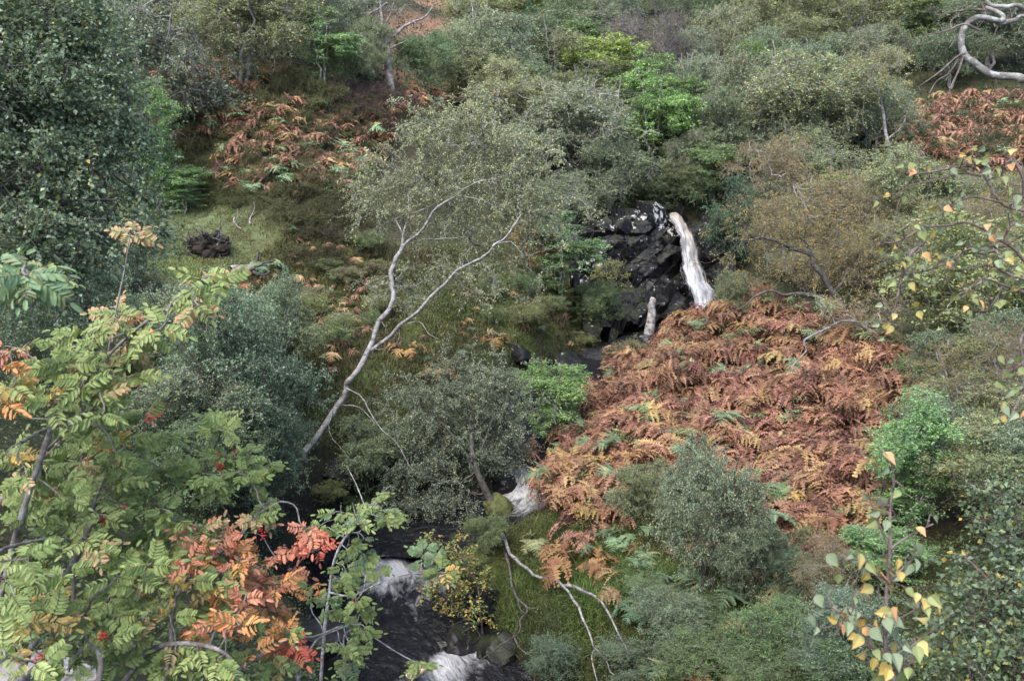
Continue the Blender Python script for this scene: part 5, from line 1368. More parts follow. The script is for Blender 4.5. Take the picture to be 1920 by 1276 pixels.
for i in range(len(pts)):
    k = kinds[i]; me = FR[k][rg.integers(len(FR[k]))]
    lift = .8 * max(-.1, fbm(np.c_[pts[i:i + 1, :2] * .8, [[3.0]]], 2, 19)[0])
    M = frond_matrix(rg, pts[i] + [0, 0, -.05 + max(0, lift)], size[i] * 1.02)
    tint = rg.uniform(.75, 1.25) * np.array([1, rg.uniform(.9, 1.1), rg.uniform(.9, 1.1)])
    if i in solo:
        o = link('bracken_frond', me); o.matrix_world = M; o.color = (*tint, 1)
        qx, qy, _ = to_px(pts[i] + [0, 0, .5 * size[i]])
        tag(o, where_label({'rust': 'rust-brown withered frond', 'dark': 'dark brown collapsed frond', 'gold': 'golden yellowing frond', 'green': 'still green bracken frond'}[k], float(qx), float(qy), G_ST), 'fern', G_ST)
    else: fill_mass('stand', me, M, tint)
build_mass('stand', 'bracken', 'thick rust-brown bracken filling the slope right of the stream', M_FERN)

FT = (.9, .95, 1.0)
def patch_fronds(seed, poly, n, gap, mix, label, group, s=.8, mass=None, cat='fern'):
    rg = rng(seed)
    for p in spread(seed, poly, n, gap):
        k = ['rust', 'gold', 'green', 'dark'][rg.choice(4, p=mix)]
        me = FR[k][rg.integers(len(FR[k]))]
        M = frond_matrix(rg, p - np.array([0, 0, .04]), s * rg.uniform(.7, 1.25)); tint = rg.uniform(.85, 1.35) * (1.3 if seed in (911, 920, 921, 919) else .75 if seed > 916 else 1.15) * np.array([1.0, 1.05, 1.15])
        if mass: fill_mass(mass, me, M, tint)
        else:
            o = link('bracken_frond', me); o.matrix_world = M; o.color = (*tint, 1)
            qx, qy, _ = to_px(p + np.array([0, 0, .5])); tag(o, where_label({'rust': 'pinkish brown', 'gold': 'straw-coloured', 'green': 'pale green', 'dark': 'dark brown'}[k] + ' frond on the heather knoll', float(qx), float(qy), group), cat, group)
patch_fronds(911, SLOPE, 130, .22, [.55, .2, .2, .05], ' bracken frond on the upper heather slope below the knotted birch', 'bracken on the upper heather slope', 1.25, 'slope')
patch_fronds(912, SLOPE2, 85, .26, [.45, .2, .3, .05], ' bracken frond on the heather knoll above the grass path', 'bracken on the heather knoll', 1.2)
patch_fronds(913, SLOPE3, 110, .3, [.45, .35, .2, 0], ' bracken frond on the mossy slope left of the pale birch', 'bracken on the mossy slope', .6, 'slope')
patch_fronds(914, BROW, 110, .3, [.65, .2, .1, .05], '', '', 1.0, 'slope')
patch_fronds(915, FARHILL, 420, .35, [.72, .13, .05, .1], '', '', 1.3, 'far')
patch_fronds(916, [(1900, 260), (1990, 200), (1990, 330), (1880, 330)], 60, .35, [.72, .13, .05, .1], '', '', 1.3, 'far')
patch_fronds(917, [(860, 560), (1000, 520), (1120, 560), (1080, 680), (880, 760), (760, 700)], 45, .4, [.2, .4, .35, .05], '', '', .55, 'slope')
patch_fronds(918, [(1100, 1010), (1200, 990), (1330, 1020), (1500, 1080), (1560, 1280), (1220, 1280), (1150, 1120)], 55, .4, [.2, .25, .5, .05], '', '', .7, 'slope')
patch_fronds(919, [(620, 300), (700, 250), (760, 230), (700, 330), (640, 380)], 40, .3, [.5, .25, .2, .05], '', '', 1.1, 'slope')
patch_fronds(920, [(300, 150), (420, 130), (500, 165), (470, 260), (330, 260)], 110, .22, [.75, .12, .1, .03], '', '', 1.25, 'slope')
patch_fronds(921, [(420, 240), (640, 225), (660, 350), (430, 380)], 120, .22, [.6, .15, .2, .05], '', '', 1.05, 'slope')
build_mass('slope', 'bracken', 'scattered pinkish and pale bracken on the heather slope', M_FERN)
build_mass('far', 'bracken', 'russet bracken covering the far right hillside', M_FERN)

# single ferns one can point to
def fern(px, py, hpx, key, n, label, tint=(1, 1, 1), s=1.0, tilt=.5):
    g0 = foot(px, py); d = to_px(g0)[2]; L = hpx * d / FPX * 1.25 * s
    e = empty('fern', g0); tag(e, label, 'fern'); rg = rng(int(px * 7 + py))
    for i in range(n):
        o = link('frond', FR[key][i % len(FR[key])], e)
        o.matrix_local = Matrix.Rotation(6.283 * i / n + rg.normal(0, .25), 4, 'Z') @ Matrix.Rotation(float(tilt + rg.normal(0, .12)), 4, 'Y') @ Matrix.Scale(float(L * rg.uniform(.8, 1.1)), 4)
        o.color = (*tint, 1)
fern(1333, 1215, 75, 'green', 6, 'lone green and straw fern in the dark hollow at the bottom', (1.1, 1.1, .9))
fern(1088, 1078, 80, 'gold', 5, 'tall orange-brown bracken plant beside the white limb', (.72, .6, .6), 1.2, .3)
fern(1090, 1010, 70, 'rust', 5, 'brown bracken plant above the orange-brown one', (1.1, 1.1, 1.2), 1.1)
fern(1010, 1020, 50, 'green', 5, 'pale fern at the edge of the moss cushion bank', (1.3, 1.0, 1.0))
fern(1160, 1020, 50, 'green', 6, 'green fern with spread fronds below the bracken stand', (1.0, 1.05, 1.1))
fern(1200, 1150, 60, 'green', 5, 'blue-green fern drooping by the small-leaved shrub', (.75, .95, 1.2))
fern(1215, 905, 60, 'green', 5, 'wide pale green fern at the lower edge of the bracken', (1.1, 1.1, 1.3))
fern(1265, 1265, 45, 'green', 5, 'small yellow-green fern at the bottom edge', (1.2, 1.1, .8))
fern(760, 665, 45, 'gold', 6, 'straw-coloured fern under the white limb of the pale birch', (1.2, 1.1, 1.0))
fern(820, 700, 42, 'gold', 6, 'yellowing fern tuft on the mossy bank', (1.1, 1.1, .9))
fern(925, 645, 38, 'gold', 5, 'brown fern tuft in the middle of the mossy bank', (.9, .8, .7))
fern(500, 510, 45, 'green', 5, 'bluish green fern beside the rotting log', (.95, 1.05, 1.3))
fern(470, 540, 36, 'gold', 4, 'upright brown dead fern by the rotting log', (.9, .7, .6))
fern(455, 240, 40, 'rust', 6, 'pale pink bracken plant on the upper slope', (1.4, 1.5, 1.7))
fern(1170, 560, 36, 'gold', 5, 'straw fern on the ledge left of the cliff', (1.0, .95, .9))
fern(900, 1225, 45, 'green', 5, 'dark green fern hanging above the bottom rapids', (.7, .95, .9))

# ------------------------------------------------------------------ heather
HM = []
for k in range(4):
    rg = rng(930 + k)
    lob = [ell((rg.normal(0, .25), rg.normal(0, .25), .18), .32, .32, .26) for _ in range(4)]
    wd, lv = tree_parts(931 + k, [([(0, 0, -.1), (.02, 0, .1), (.1, .05, .3)], .012, .004, .02)], lob, nA=80, K=8, twig=.15, m=9, leaf=.024, aspect=.5, pal=[(.05, .055, .025), (.07, .055, .04), (.10, .075, .06), (.04, .045, .02)], wts=[3, 3, 2, 3], up=.9, droop=-.1, r_twig=.002)
    V, F, C = join([(wd[0], wd[1], np.repeat(np.array([[.05, .04, .035]]), len(wd[0]), 0)), lv])
    HM.append(make_mesh('heather_clump', V, F, M_LEAF, C))
def heather(seed, poly, n, gap, label, group, s=1.0, tint=(1, 1, 1)):
    rg = rng(seed)
    for p in spread(seed, poly, n, gap):
        o = link('heather_clump', HM[rg.integers(4)], None, p - np.array([0, 0, .06])); k = s * rg.uniform(.8, 1.5)
        o.scale = (k, k, k * rg.uniform(.7, 1)); o.rotation_euler = (0, 0, rg.uniform(0, 6.28))
        v = rg.uniform(.7, 1.3); o.color = (tint[0] * v, tint[1] * v * rg.uniform(.9, 1.1), tint[2] * v, 1)
        qx, qy, _ = to_px(p); tag(o, where_label(('broad ' if k > s * 1.2 else 'small ') + label, float(qx), float(qy), group), 'heather', group)
heather(941, [(320, 250), (460, 165), (600, 165), (700, 210), (680, 300), (640, 420), (560, 430), (400, 390), (340, 320)], 120, .55, 'brown-green heather clump', 'heather clumps of the steep left slope', 1.25, (1.5, 1.7, 1.15))
heather(942, [(560, 410), (690, 400), (720, 480), (640, 520), (560, 480)], 36, .5, 'olive heather clump', 'heather clumps behind the pale birch', 1.0, (1.15, 1.2, .9))
heather(943, [(1580, 270), (1700, 250), (1760, 320), (1700, 400), (1600, 380)], 32, .6, 'dark heather clump', 'heather under the slim white birch', 1.5, (.9, 1.1, .8))
heather(944, [(640, 200), (720, 175), (760, 200), (700, 260)], 18, .6, 'purplish heather clump', 'heather by the forked dead tree', 1.4, (1.3, 1.0, 1.3))
heather(945, [(1730, 250), (1900, 200), (1960, 300), (1800, 320)], 22, 1.2, 'dark green heather clump', 'heather in the far russet bracken', 1.6, (.8, 1.2, .8))

# ------------------------------------------------------------------ grass and low ground cover
def blades(seed, n, poly, h, w, pal, wts, lean=.5, gapless=True):
    rg = rng(seed)
    c = ground([p[0] for p in poly], [p[1] for p in poly])[:, :2]
    lo, hi = c.min(0), c.max(0); q = np.empty((0, 2))
    while len(q) < n:
        z = rg.uniform(lo, hi, (n, 2)); z = z[in_poly(z[:, 0], z[:, 1], c)]
        z = z[vnoise(np.c_[z * 1.3, np.zeros(len(z))], seed) > rg.uniform(-1, .5, len(z))]
        dd, ii = near_stream(z[:, 0], z[:, 1]); z = z[dd > SATTR[ii, 1] + .25]
        q = np.concatenate([q, z])
    q = q[:n]
    B = np.c_[q, height(q[:, 0], q[:, 1]) - .03]
    cl = rg.normal(0, 1, (n, 3)); hh = h * rg.uniform(.5, 1.3, n)
    d = norm(np.c_[cl[:, :2] * lean, np.ones(n)])
    s = norm(np.c_[-cl[:, 1], cl[:, 0], np.zeros(n)])
    mid = B + d * (hh * .55)[:, None]; tip = B + d * hh[:, None] + np.c_[cl[:, :2] * lean * .5, -np.abs(cl[:, 2:3]) * .35] * hh[:, None]
    ww = w * rg.uniform(.6, 1.4, n)[:, None] * .5
    V = np.stack([B - s * ww, B + s * ww, mid + s * ww * .8, tip, mid - s * ww * .8], 1).reshape(-1, 3)
    i = np.arange(n)[:, None] * 5
    pn = fbm(np.c_[q * .7, np.zeros(n)], 3, seed + 5)[:, None]
    col = pick(rg, n, pal, wts) * rg.uniform(.6, 1.3, (n, 1)) * (1 + pn * np.array([[.05, .30, .10]]) + .25 * vnoise(np.c_[q * 1.9, np.zeros(n)], seed + 9)[:, None])
    return V, [i + np.array([[0, 1, 2, 4]]), i + np.array([[4, 2, 3]])], np.repeat(col, 5, 0)
GRS = [(.07, .075, .03), (.10, .085, .04), (.05, .065, .022), (.13, .095, .055)]
MOSSB = [(2000, 0)]
G1 = blades(951, 26000, [(560, 430), (760, 470), (1060, 520), (1130, 640), (1050, 720), (880, 820), (700, 830), (580, 800), (480, 620), (440, 500)], .34, .022, GRS, [3, 2, 3, 1.2])
G2 = blades(952, 16000, [(260, 330), (330, 300), (460, 400), (480, 480), (320, 520), (230, 480)], .16, .02, [(.13, .15, .055), (.11, .14, .05), (.17, .16, .07)], [3, 3, 1], .6)
G3 = blades(953, 26000, [(960, 960), (1120, 1000), (1300, 960), (1500, 1050), (1560, 1290), (930, 1300), (930, 1120)], .26, .014, [(.05, .075, .018), (.075, .10, .025), (.04, .06, .016), (.12, .11, .04)], [3, 3, 3, .8])
G4 = blades(954, 12000, [(300, 200), (620, 150), (720, 250), (660, 440), (500, 450), (330, 330)], .22, .02, [(.06, .07, .022), (.09, .08, .03), (.05, .055, .02)], [3, 2, 3])
G5 = blades(955, 8000, [(1560, 640), (1720, 620), (1760, 720), (1640, 760)], .22, .02, [(.03, .06, .012), (.045, .075, .016)], [1, 1])
V, F, C = join([G1, G2, G3, G4, G5])
tag(link('grass', make_mesh('grass', V, F, M_FERN, C)), 'rough green and straw grass on the ravine slopes', kind='stuff')

def cover(seed, n, poly, hmax, leaf, pal, wts, clump=.9):
    """small-leaved plants close to the ground"""
    rg = rng(seed)
    c = ground([p[0] for p in poly], [p[1] for p in poly])[:, :2]
    lo, hi = c.min(0), c.max(0); q = np.empty((0, 2))
    while len(q) < n:
        z = rg.uniform(lo, hi, (n, 2)); z = z[in_poly(z[:, 0], z[:, 1], c)]
        dd, ii = near_stream(z[:, 0], z[:, 1]); z = z[dd > SATTR[ii, 1] + .1]
        q = np.concatenate([q, z])
    q = q[:n]
    nz = fbm(np.c_[q * clump, np.zeros(n)], 3, seed)
    hgt = hmax * np.clip(.35 + .75 * nz, .03, 1.3) * rg.random(n) ** .45
    P = np.c_[q, height(q[:, 0], q[:, 1]) + hgt]
    ld = norm(rg.normal(0, .7, (n, 3))); nr = norm(rg.normal(0, .5, (n, 3)) + np.array([0, -.2, .8])); sz = leaf * rg.uniform(.6, 1.4, n)
    col = pick(rg, n, pal, wts) * rg.uniform(.7, 1.3, (n, 1)) * (1 + .25 * nz)[:, None]
    V, F, C = leaf_quads(P, ld, nr, sz, sz * .6, col)
    return V, [F], C
UG = [(.036, .046, .018), (.05, .06, .022), (.06, .052, .022), (.028, .036, .014)]
U1 = cover(961, 60000, [(-200, 60), (300, -40), (1000, -60), (1960, -60), (2050, 420), (1700, 500), (1420, 440), (1330, 380), (1000, 420), (900, 240), (760, 200), (560, 170), (300, 190), (-100, 320)], .9, .16, UG, [3, 2, 2, 3], .35)
U2 = cover(962, 50000, [(560, 430), (760, 470), (1060, 500), (1120, 640), (1050, 740), (900, 860), (680, 850), (560, 820), (460, 620), (440, 500)], .22, .05, [(.06, .085, .02), (.085, .10, .025), (.05, .06, .02), (.10, .085, .03)], [3, 2, 3, 1.2])
U3 = cover(963, 60000, [(930, 960), (1100, 980), (1330, 940), (1560, 1040), (1800, 1000), (2000, 1050), (2000, 1330), (920, 1330), (930, 1100)], .34, .035, [(.045, .07, .018), (.065, .09, .022), (.035, .05, .016), (.15, .13, .04)], [3, 3, 3, .5], 1.2)
U4 = cover(964, 40000, [(-100, 560), (230, 480), (420, 560), (560, 780), (560, 900), (640, 1000), (560, 1180), (640, 1330), (-100, 1330)], .5, .05, [(.045, .065, .025), (.06, .085, .03), (.035, .05, .02)], [3, 3, 3], 1.0)
U5 = cover(965, 30000, [(1560, 560), (1760, 520), (2050, 500), (2050, 1050), (1800, 1010), (1690, 900), (1720, 760)], .5, .06, [(.05, .07, .02), (.08, .085, .025), (.035, .05, .016)], [3, 2, 3], .8)
U6 = cover(966, 30000, STAND, .35, .05, [(.10, .05, .028), (.07, .035, .022), (.05, .055, .02)], [3, 3, 1.5], 1.0)
V, F, C = join([U1, U2, U3, U4, U5, U6])
tag(link('undergrowth', make_mesh('undergrowth', V, F, M_LEAF, C)), 'low leafy undergrowth covering the ravine floor and hillside', kind='stuff')
# ------------------------------------------------------------------ near the eye: big dark-leaved birch on the left
bl = np.array([-5.2, 4.2, 0]); bl[2] = height(bl[0], bl[1])[0]
def from_base(b, path): return np.concatenate([[b + [0, 0, -.3]], path])
LB = [(from_base(bl, vpath([(-420, 700, 5.2), (-300, 480, 5.4), (-180, 250, 5.7), (-60, 60, 6.0), (60, -80, 6.2)])), .16, .04, .04)]
for k, q in enumerate([[(-300, 480, 5.4), (-150, 440, 5.4), (0, 412, 5.4), (90, 400, 5.4), (150, 385, 5.5), (210, 360, 5.6)], [(-300, 490, 5.3), (-120, 455, 5.2), (20, 432, 5.2), (130, 420, 5.3), (200, 415, 5.4)],
                       [(-300, 500, 5.3), (-140, 480, 5.2), (0, 462, 5.2), (100, 470, 5.3), (170, 480, 5.4)], [(-180, 250, 5.7), (-60, 250, 5.8), (60, 225, 5.9), (160, 190, 6.1), (230, 150, 6.3)],
                       [(-180, 260, 5.7), (-40, 310, 5.7), (80, 320, 5.7), (180, 300, 5.8)], [(-60, 60, 6.0), (60, 70, 6.2), (150, 50, 6.4), (210, 20, 6.5)], [(-100, 120, 5.9), (20, 130, 5.9), (130, 110, 6.1)],
                       [(-300, 510, 5.3), (-160, 520, 5.2), (-20, 530, 5.2), (60, 550, 5.3)], [(-200, 300, 5.6), (-80, 350, 5.5), (60, 365, 5.5), (180, 340, 5.6)], [(-200, 300, 5.7), (-60, 180, 5.7), (40, 160, 5.7), (120, 170, 5.8)]]):
    LB.append((vpath(q), .035, .006, .05))
L = [(40, 60, 6.0, 150, 95, .9), (130, 60, 6.3, 95, 80, .7), (20, 220, 5.6, 140, 100, .9), (130, 190, 6.0, 105, 95, .8), (50, 340, 5.4, 140, 75, .7), (170, 330, 5.7, 85, 75, .6), (60, 450, 5.3, 120, 60, .6), (190, 425, 5.6, 75, 60, .5), (40, 530, 5.3, 90, 50, .5), (200, 235, 6.1, 60, 80, .5), (-60, 200, 5.6, 110, 200, .9)]
wd, lv = tree_parts(601, LB, [vlobe(*q) for q in L], nA=760, K=7, twig=.28, m=14, leaf=.029, aspect=.75, pal=[(.125, .17, .105), (.165, .215, .14), (.095, .135, .08), (.16, .175, .07), (.32, .23, .07)], wts=[5, 4, 4, .9, .09], r_twig=.0022, droop=.25, shell=.5)
plant_tree('birch_tree', bl, wd, lv, M_DARK, M_LEAF, 'big dense dark-leaved birch filling the upper left edge', 'tree')

# ------------------------------------------------------------------ rowan leaves
def pinnate(seed, pairs=6, L=.122, edge=None, base=(.08, .14, .045), edgec=None, ragged=.1, yellow=0.0):
    """a compound rowan leaf along +X, upper side +Z, curling down towards the tip"""
    rg = rng(seed)
    vs, fs, cs = [], [], []
    t = np.linspace(0, 1, 8); bend = rg.uniform(.15, .45); sway = rg.normal(0, .12)
    mid = np.c_[L * t, L * sway * t ** 2, -L * bend * t ** 2 * .6]
    V, q = tubes(mid[None], (np.linspace(.0013, .0006, 8))[None], 3)
    rc = np.array((.16, .07, .045)) if edge else np.array((.10, .12, .05))
    parts = [(V, [q], np.repeat(rc[None], len(V), 0))]
    def leaflet(p, d, up, l, w):
        n = len(vs); s = np.cross(up, d); s = s / np.linalg.norm(s)
        b = np.array(base) * rg.uniform(.82, 1.2); e = np.array(edgec if edge else base) * rg.uniform(.8, 1.2)
        e = b + (e - b) * (edge or 0)
        if rg.random() < .10: e = b * np.array([1.5, .8, .6]); b = b * .8 + .2 * e
        if rg.random() < yellow: b = np.array((.36, .24, .04)); e = b * .9
        dr = rg.uniform(.1, .3)
        for u, ww in ((0, 0), (.16, .80), (.52, 1.0), (.86, .74), (1, 0)):
            c = p + d * l * u - up * l * dr * u * u
            fold = .22 * w * ww
            kk = np.clip(u * 1.1 - .2, 0, 1)
            if ww == 0: vs.append(c); cs.append(b + (e - b) * kk)
            else:
                for sg in (-1, 0, 1):
                    vs.append(c + s * sg * w * ww * .5 + up * fold * abs(sg)); cs.append(b * (1.06 if sg == 0 else 1) + (e - b) * np.clip(kk + .25 * abs(sg), 0, 1))
        a, r1_, r2_, r3_, z = n, n + 1, n + 4, n + 7, n + 10
        for i in (0, 1): fs.append((a, r1_ + i, r1_ + i + 1)); fs.append((r3_ + i, z, r3_ + i + 1))
        for ra, rb in ((r1_, r2_), (r2_, r3_)):
            for i in (0, 1): fs.extend([(ra + i, rb + i, rb + i + 1), (ra + i, rb + i + 1, ra + i + 1)])
    for i in range(pairs):
        s = .22 + .72 * i / pairs; x = s * 7; a = int(x); p = mid[a] + (mid[min(a + 1, 7)] - mid[a]) * (x - a)
        ln = L * .375 * (1 - .55 * abs(i / (pairs - 1) - .42)) * rg.uniform(.9, 1.08)
        for sg in (-1, 1):
            if rg.random() < ragged * .3: continue
            d = np.array([math.cos(R(62)), sg * math.sin(R(62)), -.18 + rg.normal(0, ragged)]); d[0] += rg.normal(0, ragged)
            d = d / np.linalg.norm(d); up = np.array([rg.normal(0, ragged), sg * .25 + rg.normal(0, ragged), 1.0]); up = up - d * (up @ d); up /= np.linalg.norm(up)
            leaflet(p, d, up, ln, ln * .41)
    d = mid[7] - mid[6]; d = d / np.linalg.norm(d); up = np.array([0, 0, 1.0]); up = up - d * (up @ d); up /= np.linalg.norm(up)
    leaflet(mid[7], d, up, L * .33, L * .12)
    parts.append((np.array(vs), [np.array(fs)], np.array(cs)))
    return join(parts)
RL = {}
SPEC = {'green': dict(base=(.135, .185, .062), edge=None), 'blue': dict(base=(.115, .18, .095), edge=None), 'light': dict(base=(.17, .235, .085), edge=.15, edgec=(.42, .26, .10), ragged=.14),
        'edge': dict(base=(.17, .20, .09), edge=.7, edgec=(.46, .21, .14), ragged=.16), 'yellow': dict(base=(.22, .215, .085), edge=.85, edgec=(.44, .27, .10), ragged=.18, yellow=.06),
        'pink': dict(base=(.40, .19, .115), edge=.8, edgec=(.42, .15, .105), ragged=.2), 'orange': dict(base=(.36, .22, .085), edge=.9, edgec=(.46, .18, .08), ragged=.2), 'red': dict(base=(.44, .12, .075), edge=.7, edgec=(.38, .085, .06), ragged=.18)}
for k, sp in SPEC.items():
    RL[k] = []
    for i in range(3 if k in ('green', 'light', 'pink') else 2):
        V, F, C = pinnate(sum(map(ord, k)) + i * 11, pairs=[6, 7, 6][i], **sp)
        RL[k].append(make_mesh('leaf', V, F, M_ROWAN, C))

def berries(seed, n=16):
    rg = rng(seed); V, F = ICO2
    parts = []
    for k in range(n):
        c = ball(rg, 1, .5)[0] * np.array([.035, .03, .026]); parts.append((V * rg.uniform(.0042, .0056) + c, [F], None))
    V, F, _ = join(parts); return make_mesh('berry_cluster', V, F, M_BERRY, None, True)
BER = [berries(20 + k, [9, 14, 20][k]) for k in range(3)]

def leaf_matrix(p, d, up, s):
    d = d / np.linalg.norm(d); up = up - d * (up @ d); up /= np.linalg.norm(up); y = np.cross(up, d)
    M = np.eye(4); M[:3, 0] = d * s; M[:3, 1] = y * s; M[:3, 2] = up * s; M[:3, 3] = p
    return M

def rowan(seed, name, label, base, stems, clusters, bers, bark, max_solo, group=None, leafscale=1.0):
    """clusters: (px, py, d, mix dict or key, number of leaves, spread in px)"""
    rg = rng(seed)
    e = empty(name, base); tag(e, label, 'tree' if max_solo > 60 else 'sapling')
    nodes, nrad, wood = [], [], []
    for k, (P, r0, r1, wob) in enumerate(stems):
        n = int(np.clip(np.linalg.norm(np.diff(P, axis=0), axis=1).sum() / .04, 14, 90))
        V, F, q, r = tube(P, r0, r1, 8 if r0 > .01 else 6, n, wob, seed + k, 1.0, .10); wood.append((V, F, None)); nodes.append(q); nrad.append(r)
    nodes = np.concatenate(nodes); nrad = np.concatenate(nrad)
    anchors, info = [], []
    for (px, py, d, mix, n, sp) in clusters:
        n = n * 1.75; na = max(1, int(round(n / 4.0)))
        for a in range(na):
            dd = d + rg.normal(0, .16)
            anchors.append(at(px + rg.normal(0, sp * .55), py + rg.normal(0, sp * .5), dd)); info.append((mix, int(math.ceil(n / na))))
    A = np.array(anchors); N = len(A)
    D = np.linalg.norm(A[:, None] - nodes[None], axis=2); par = D.argmin(1); cost = D.min(1); isA = np.zeros(N, bool); done = np.zeros(N, bool); order = []
    for _ in range(N):
        i = int(np.where(done, 1e9, cost).argmin()); done[i] = True; order.append(i)
        d = np.linalg.norm(A - A[i], axis=1) + .08; b = (~done) & (d < cost); cost[b] = d[b]; par[b] = i; isA[b] = True
    cnt = np.ones(N)
    for i in order[::-1]:
        if isA[i]: cnt[par[i]] += cnt[i]
    start = np.where(isA[:, None], A[np.where(isA, par, 0)], nodes[np.where(isA, 0, par)])
    t = np.linspace(0, 1, 9); ln = np.linalg.norm(A - start, axis=1)
    md = rg.normal(0, .09, (N, 3)) * ln[:, None]; md2 = rg.normal(0, .05, (N, 3)) * ln[:, None]
    P = start[:, None] + (A - start)[:, None] * t[None, :, None] + np.sin(math.pi * t)[None, :, None] * md[:, None] + np.sin(2 * math.pi * t)[None, :, None] * md2[:, None]
    r1 = .0022 * cnt ** .5
    V, q = tubes(P, r1[:, None] * (1.35 - .35 * t[None]), 5); wood.append((V, [q], None))
    V, F, _ = join(wood)
    link('trunk', make_mesh('trunk', V - base, F, bark, None, True), e)
    jobs = []
    for i in range(N):
        mix, n = info[i]
        keys = list(mix.keys()) if isinstance(mix, dict) else [mix]; w = np.array(list(mix.values()), float) if isinstance(mix, dict) else np.array([1.0])
        tw = norm((A[i] - start[i])[None])[0]
        ph = rg.uniform(0, 6.28)
        for j in range(n):
            a = ph + j * 2.4 + rg.normal(0, .3)
            d = np.array([math.cos(a), math.sin(a) * .9 - .25, rg.normal(-.05, .3)]) + tw * .35
            up = np.array([0, -.85, .85]) + rg.normal(0, .30, 3)
            k = keys[rg.choice(len(keys), p=w / w.sum())]
            if k in ('light', 'edge', 'yellow') and rg.random() < (.3 if isinstance(mix, dict) else .1): k = 'green'
            jobs.append((RL[k][rg.integers(len(RL[k]))], leaf_matrix(A[i] - tw * rg.uniform(0, .03) - base, norm(d[None])[0], up, rg.uniform(.54, .94) * leafscale), np.linalg.norm(A[i] - EYE), rg.uniform(.82, 1.2)))
    jobs.sort(key=lambda z: z[2])
    rest = []
    for k, (me, M, dd, tn) in enumerate(jobs):
        if k < max_solo:
            o = link('leaf', me, e); o.matrix_local = Matrix(M.tolist()); o.color = (tn * .9, tn * .9, tn * .9, 1)
        else: rest.append((me, M, tn))
    if rest:
        parts = []; cache = {}
        for me, M, tn in rest:
            if me.name not in cache: cache[me.name] = mesh_np(me)
            V, F, C = cache[me.name]; parts.append((V @ M[:3, :3].T + M[:3, 3], F, C * tn * .9))
        V, F, C = join(parts); o = link('foliage', make_mesh('foliage', V, F, M_ROWAN, C), e); o['kind'] = 'stuff'
    for k, (px, py, d) in enumerate(bers):
        o = link('berry_cluster', BER[k % 3], e, at(px, py, d) - base); o.rotation_euler = (k, k * 2, k * 3); s = .5 + .2 * (k % 3) / 2; o.scale = (s, s, s)
    return e

rb = np.array([-1.75, 2.35, 0]); rb[2] = height(rb[0], rb[1])[0]
RS = [[(170, 1330, 2.9), (189, 1240, 3.0), (165, 1196, 3.1), (148, 1156, 3.2), (135, 1109, 3.3), (142, 1055, 3.4), (155, 1014, 3.5), (185, 950, 3.6)],
      [(-40, 1060, 2.8), (0, 1031, 3.0), (40, 1021, 3.1), (91, 1009, 3.2), (148, 1009, 3.3)],
      [(-20, 970, 3.0), (27, 910, 3.2), (44, 883, 3.2), (74, 856, 3.3), (110, 820, 3.4), (150, 770, 3.5)],
      [(110, 760, 3.2), (145, 673, 3.3), (162, 643, 3.3), (180, 615, 3.4)],
      [(160, 720, 3.3), (205, 665, 3.3), (233, 636, 3.3), (275, 601, 3.3), (310, 580, 3.3), (342, 559, 3.3), (360, 543, 3.3), (392, 520, 3.3)],
      [(200, 690, 3.4), (222, 562, 3.4), (233, 499, 3.4), (242, 437, 3.4)],
      [(40, 830, 3.1), (88, 802, 3.2), (127, 791, 3.2), (159, 770, 3.2)], [(150, 790, 3.3), (162, 742, 3.3), (176, 707, 3.3), (190, 689, 3.3)],
      [(-40, 680, 2.9), (0, 664, 3.0), (28, 661, 3.0)],
      [(200, 1330, 3.0), (253, 1247, 3.2), (290, 1217, 3.2), (324, 1208, 3.2), (371, 1210, 3.2), (411, 1223, 3.2), (438, 1244, 3.2), (458, 1280, 3.2)],
      [(420, 1290, 3.3), (450, 1250, 3.4), (499, 1217, 3.5), (539, 1196, 3.6), (590, 1193, 3.7), (637, 1176, 3.8)],
      [(300, 1300, 3.1), (317, 1227, 3.2), (320, 1176, 3.3), (327, 1139, 3.3), (345, 1090, 3.4), (380, 1060, 3.5), (450, 1000, 3.7), (490, 950, 3.8)],
      [(170, 960, 3.4), (192, 913, 3.5), (209, 890, 3.6), (233, 876, 3.6), (243, 856, 3.7), (300, 830, 3.8), (400, 850, 3.9)],
      [(440, 1010, 3.7), (455, 988, 3.7), (482, 961, 3.7), (519, 940, 3.7)],
      [(-20, 1300, 2.6), (27, 1276, 2.7), (54, 1257, 2.8), (94, 1223, 2.9), (128, 1196, 3.0)],
      [(-60, 560, 2.3), (-20, 545, 2.35), (30, 530, 2.4), (75, 505, 2.45)]]
RAD = [.011, .008, .008, .006, .008, .0045, .006, .005, .005, .013, .009, .010, .007, .005, .016, .006]
stems = [(vpath(q), r, r * .42, .012) for q, r in zip(RS, RAD)]
for q in ([(170, 1330, 2.9)], [(-40, 1060, 2.8)], [(-20, 970, 3.0)], [(110, 760, 3.2)], [(200, 1330, 3.0)], [(420, 1290, 3.3)], [(300, 1300, 3.1)], [(170, 960, 3.4)], [(-20, 1300, 2.6)], [(-60, 560, 2.3)], [(-40, 680, 2.9)]):
    tpt = vpath(q)[0]; mid = (rb + tpt) * .5 + np.array([-.15, .05, .12])
    stems.append((np.array([rb + [0, 0, -.2], rb + (mid - rb) * .5 + [-.05, 0, .05], mid, tpt]), .022, .010, .02))
g_ = {'green': 6, 'light': 1.5}; ge = {'green': 3, 'light': 4, 'edge': 1.5}; le = {'light': 4, 'edge': 3}
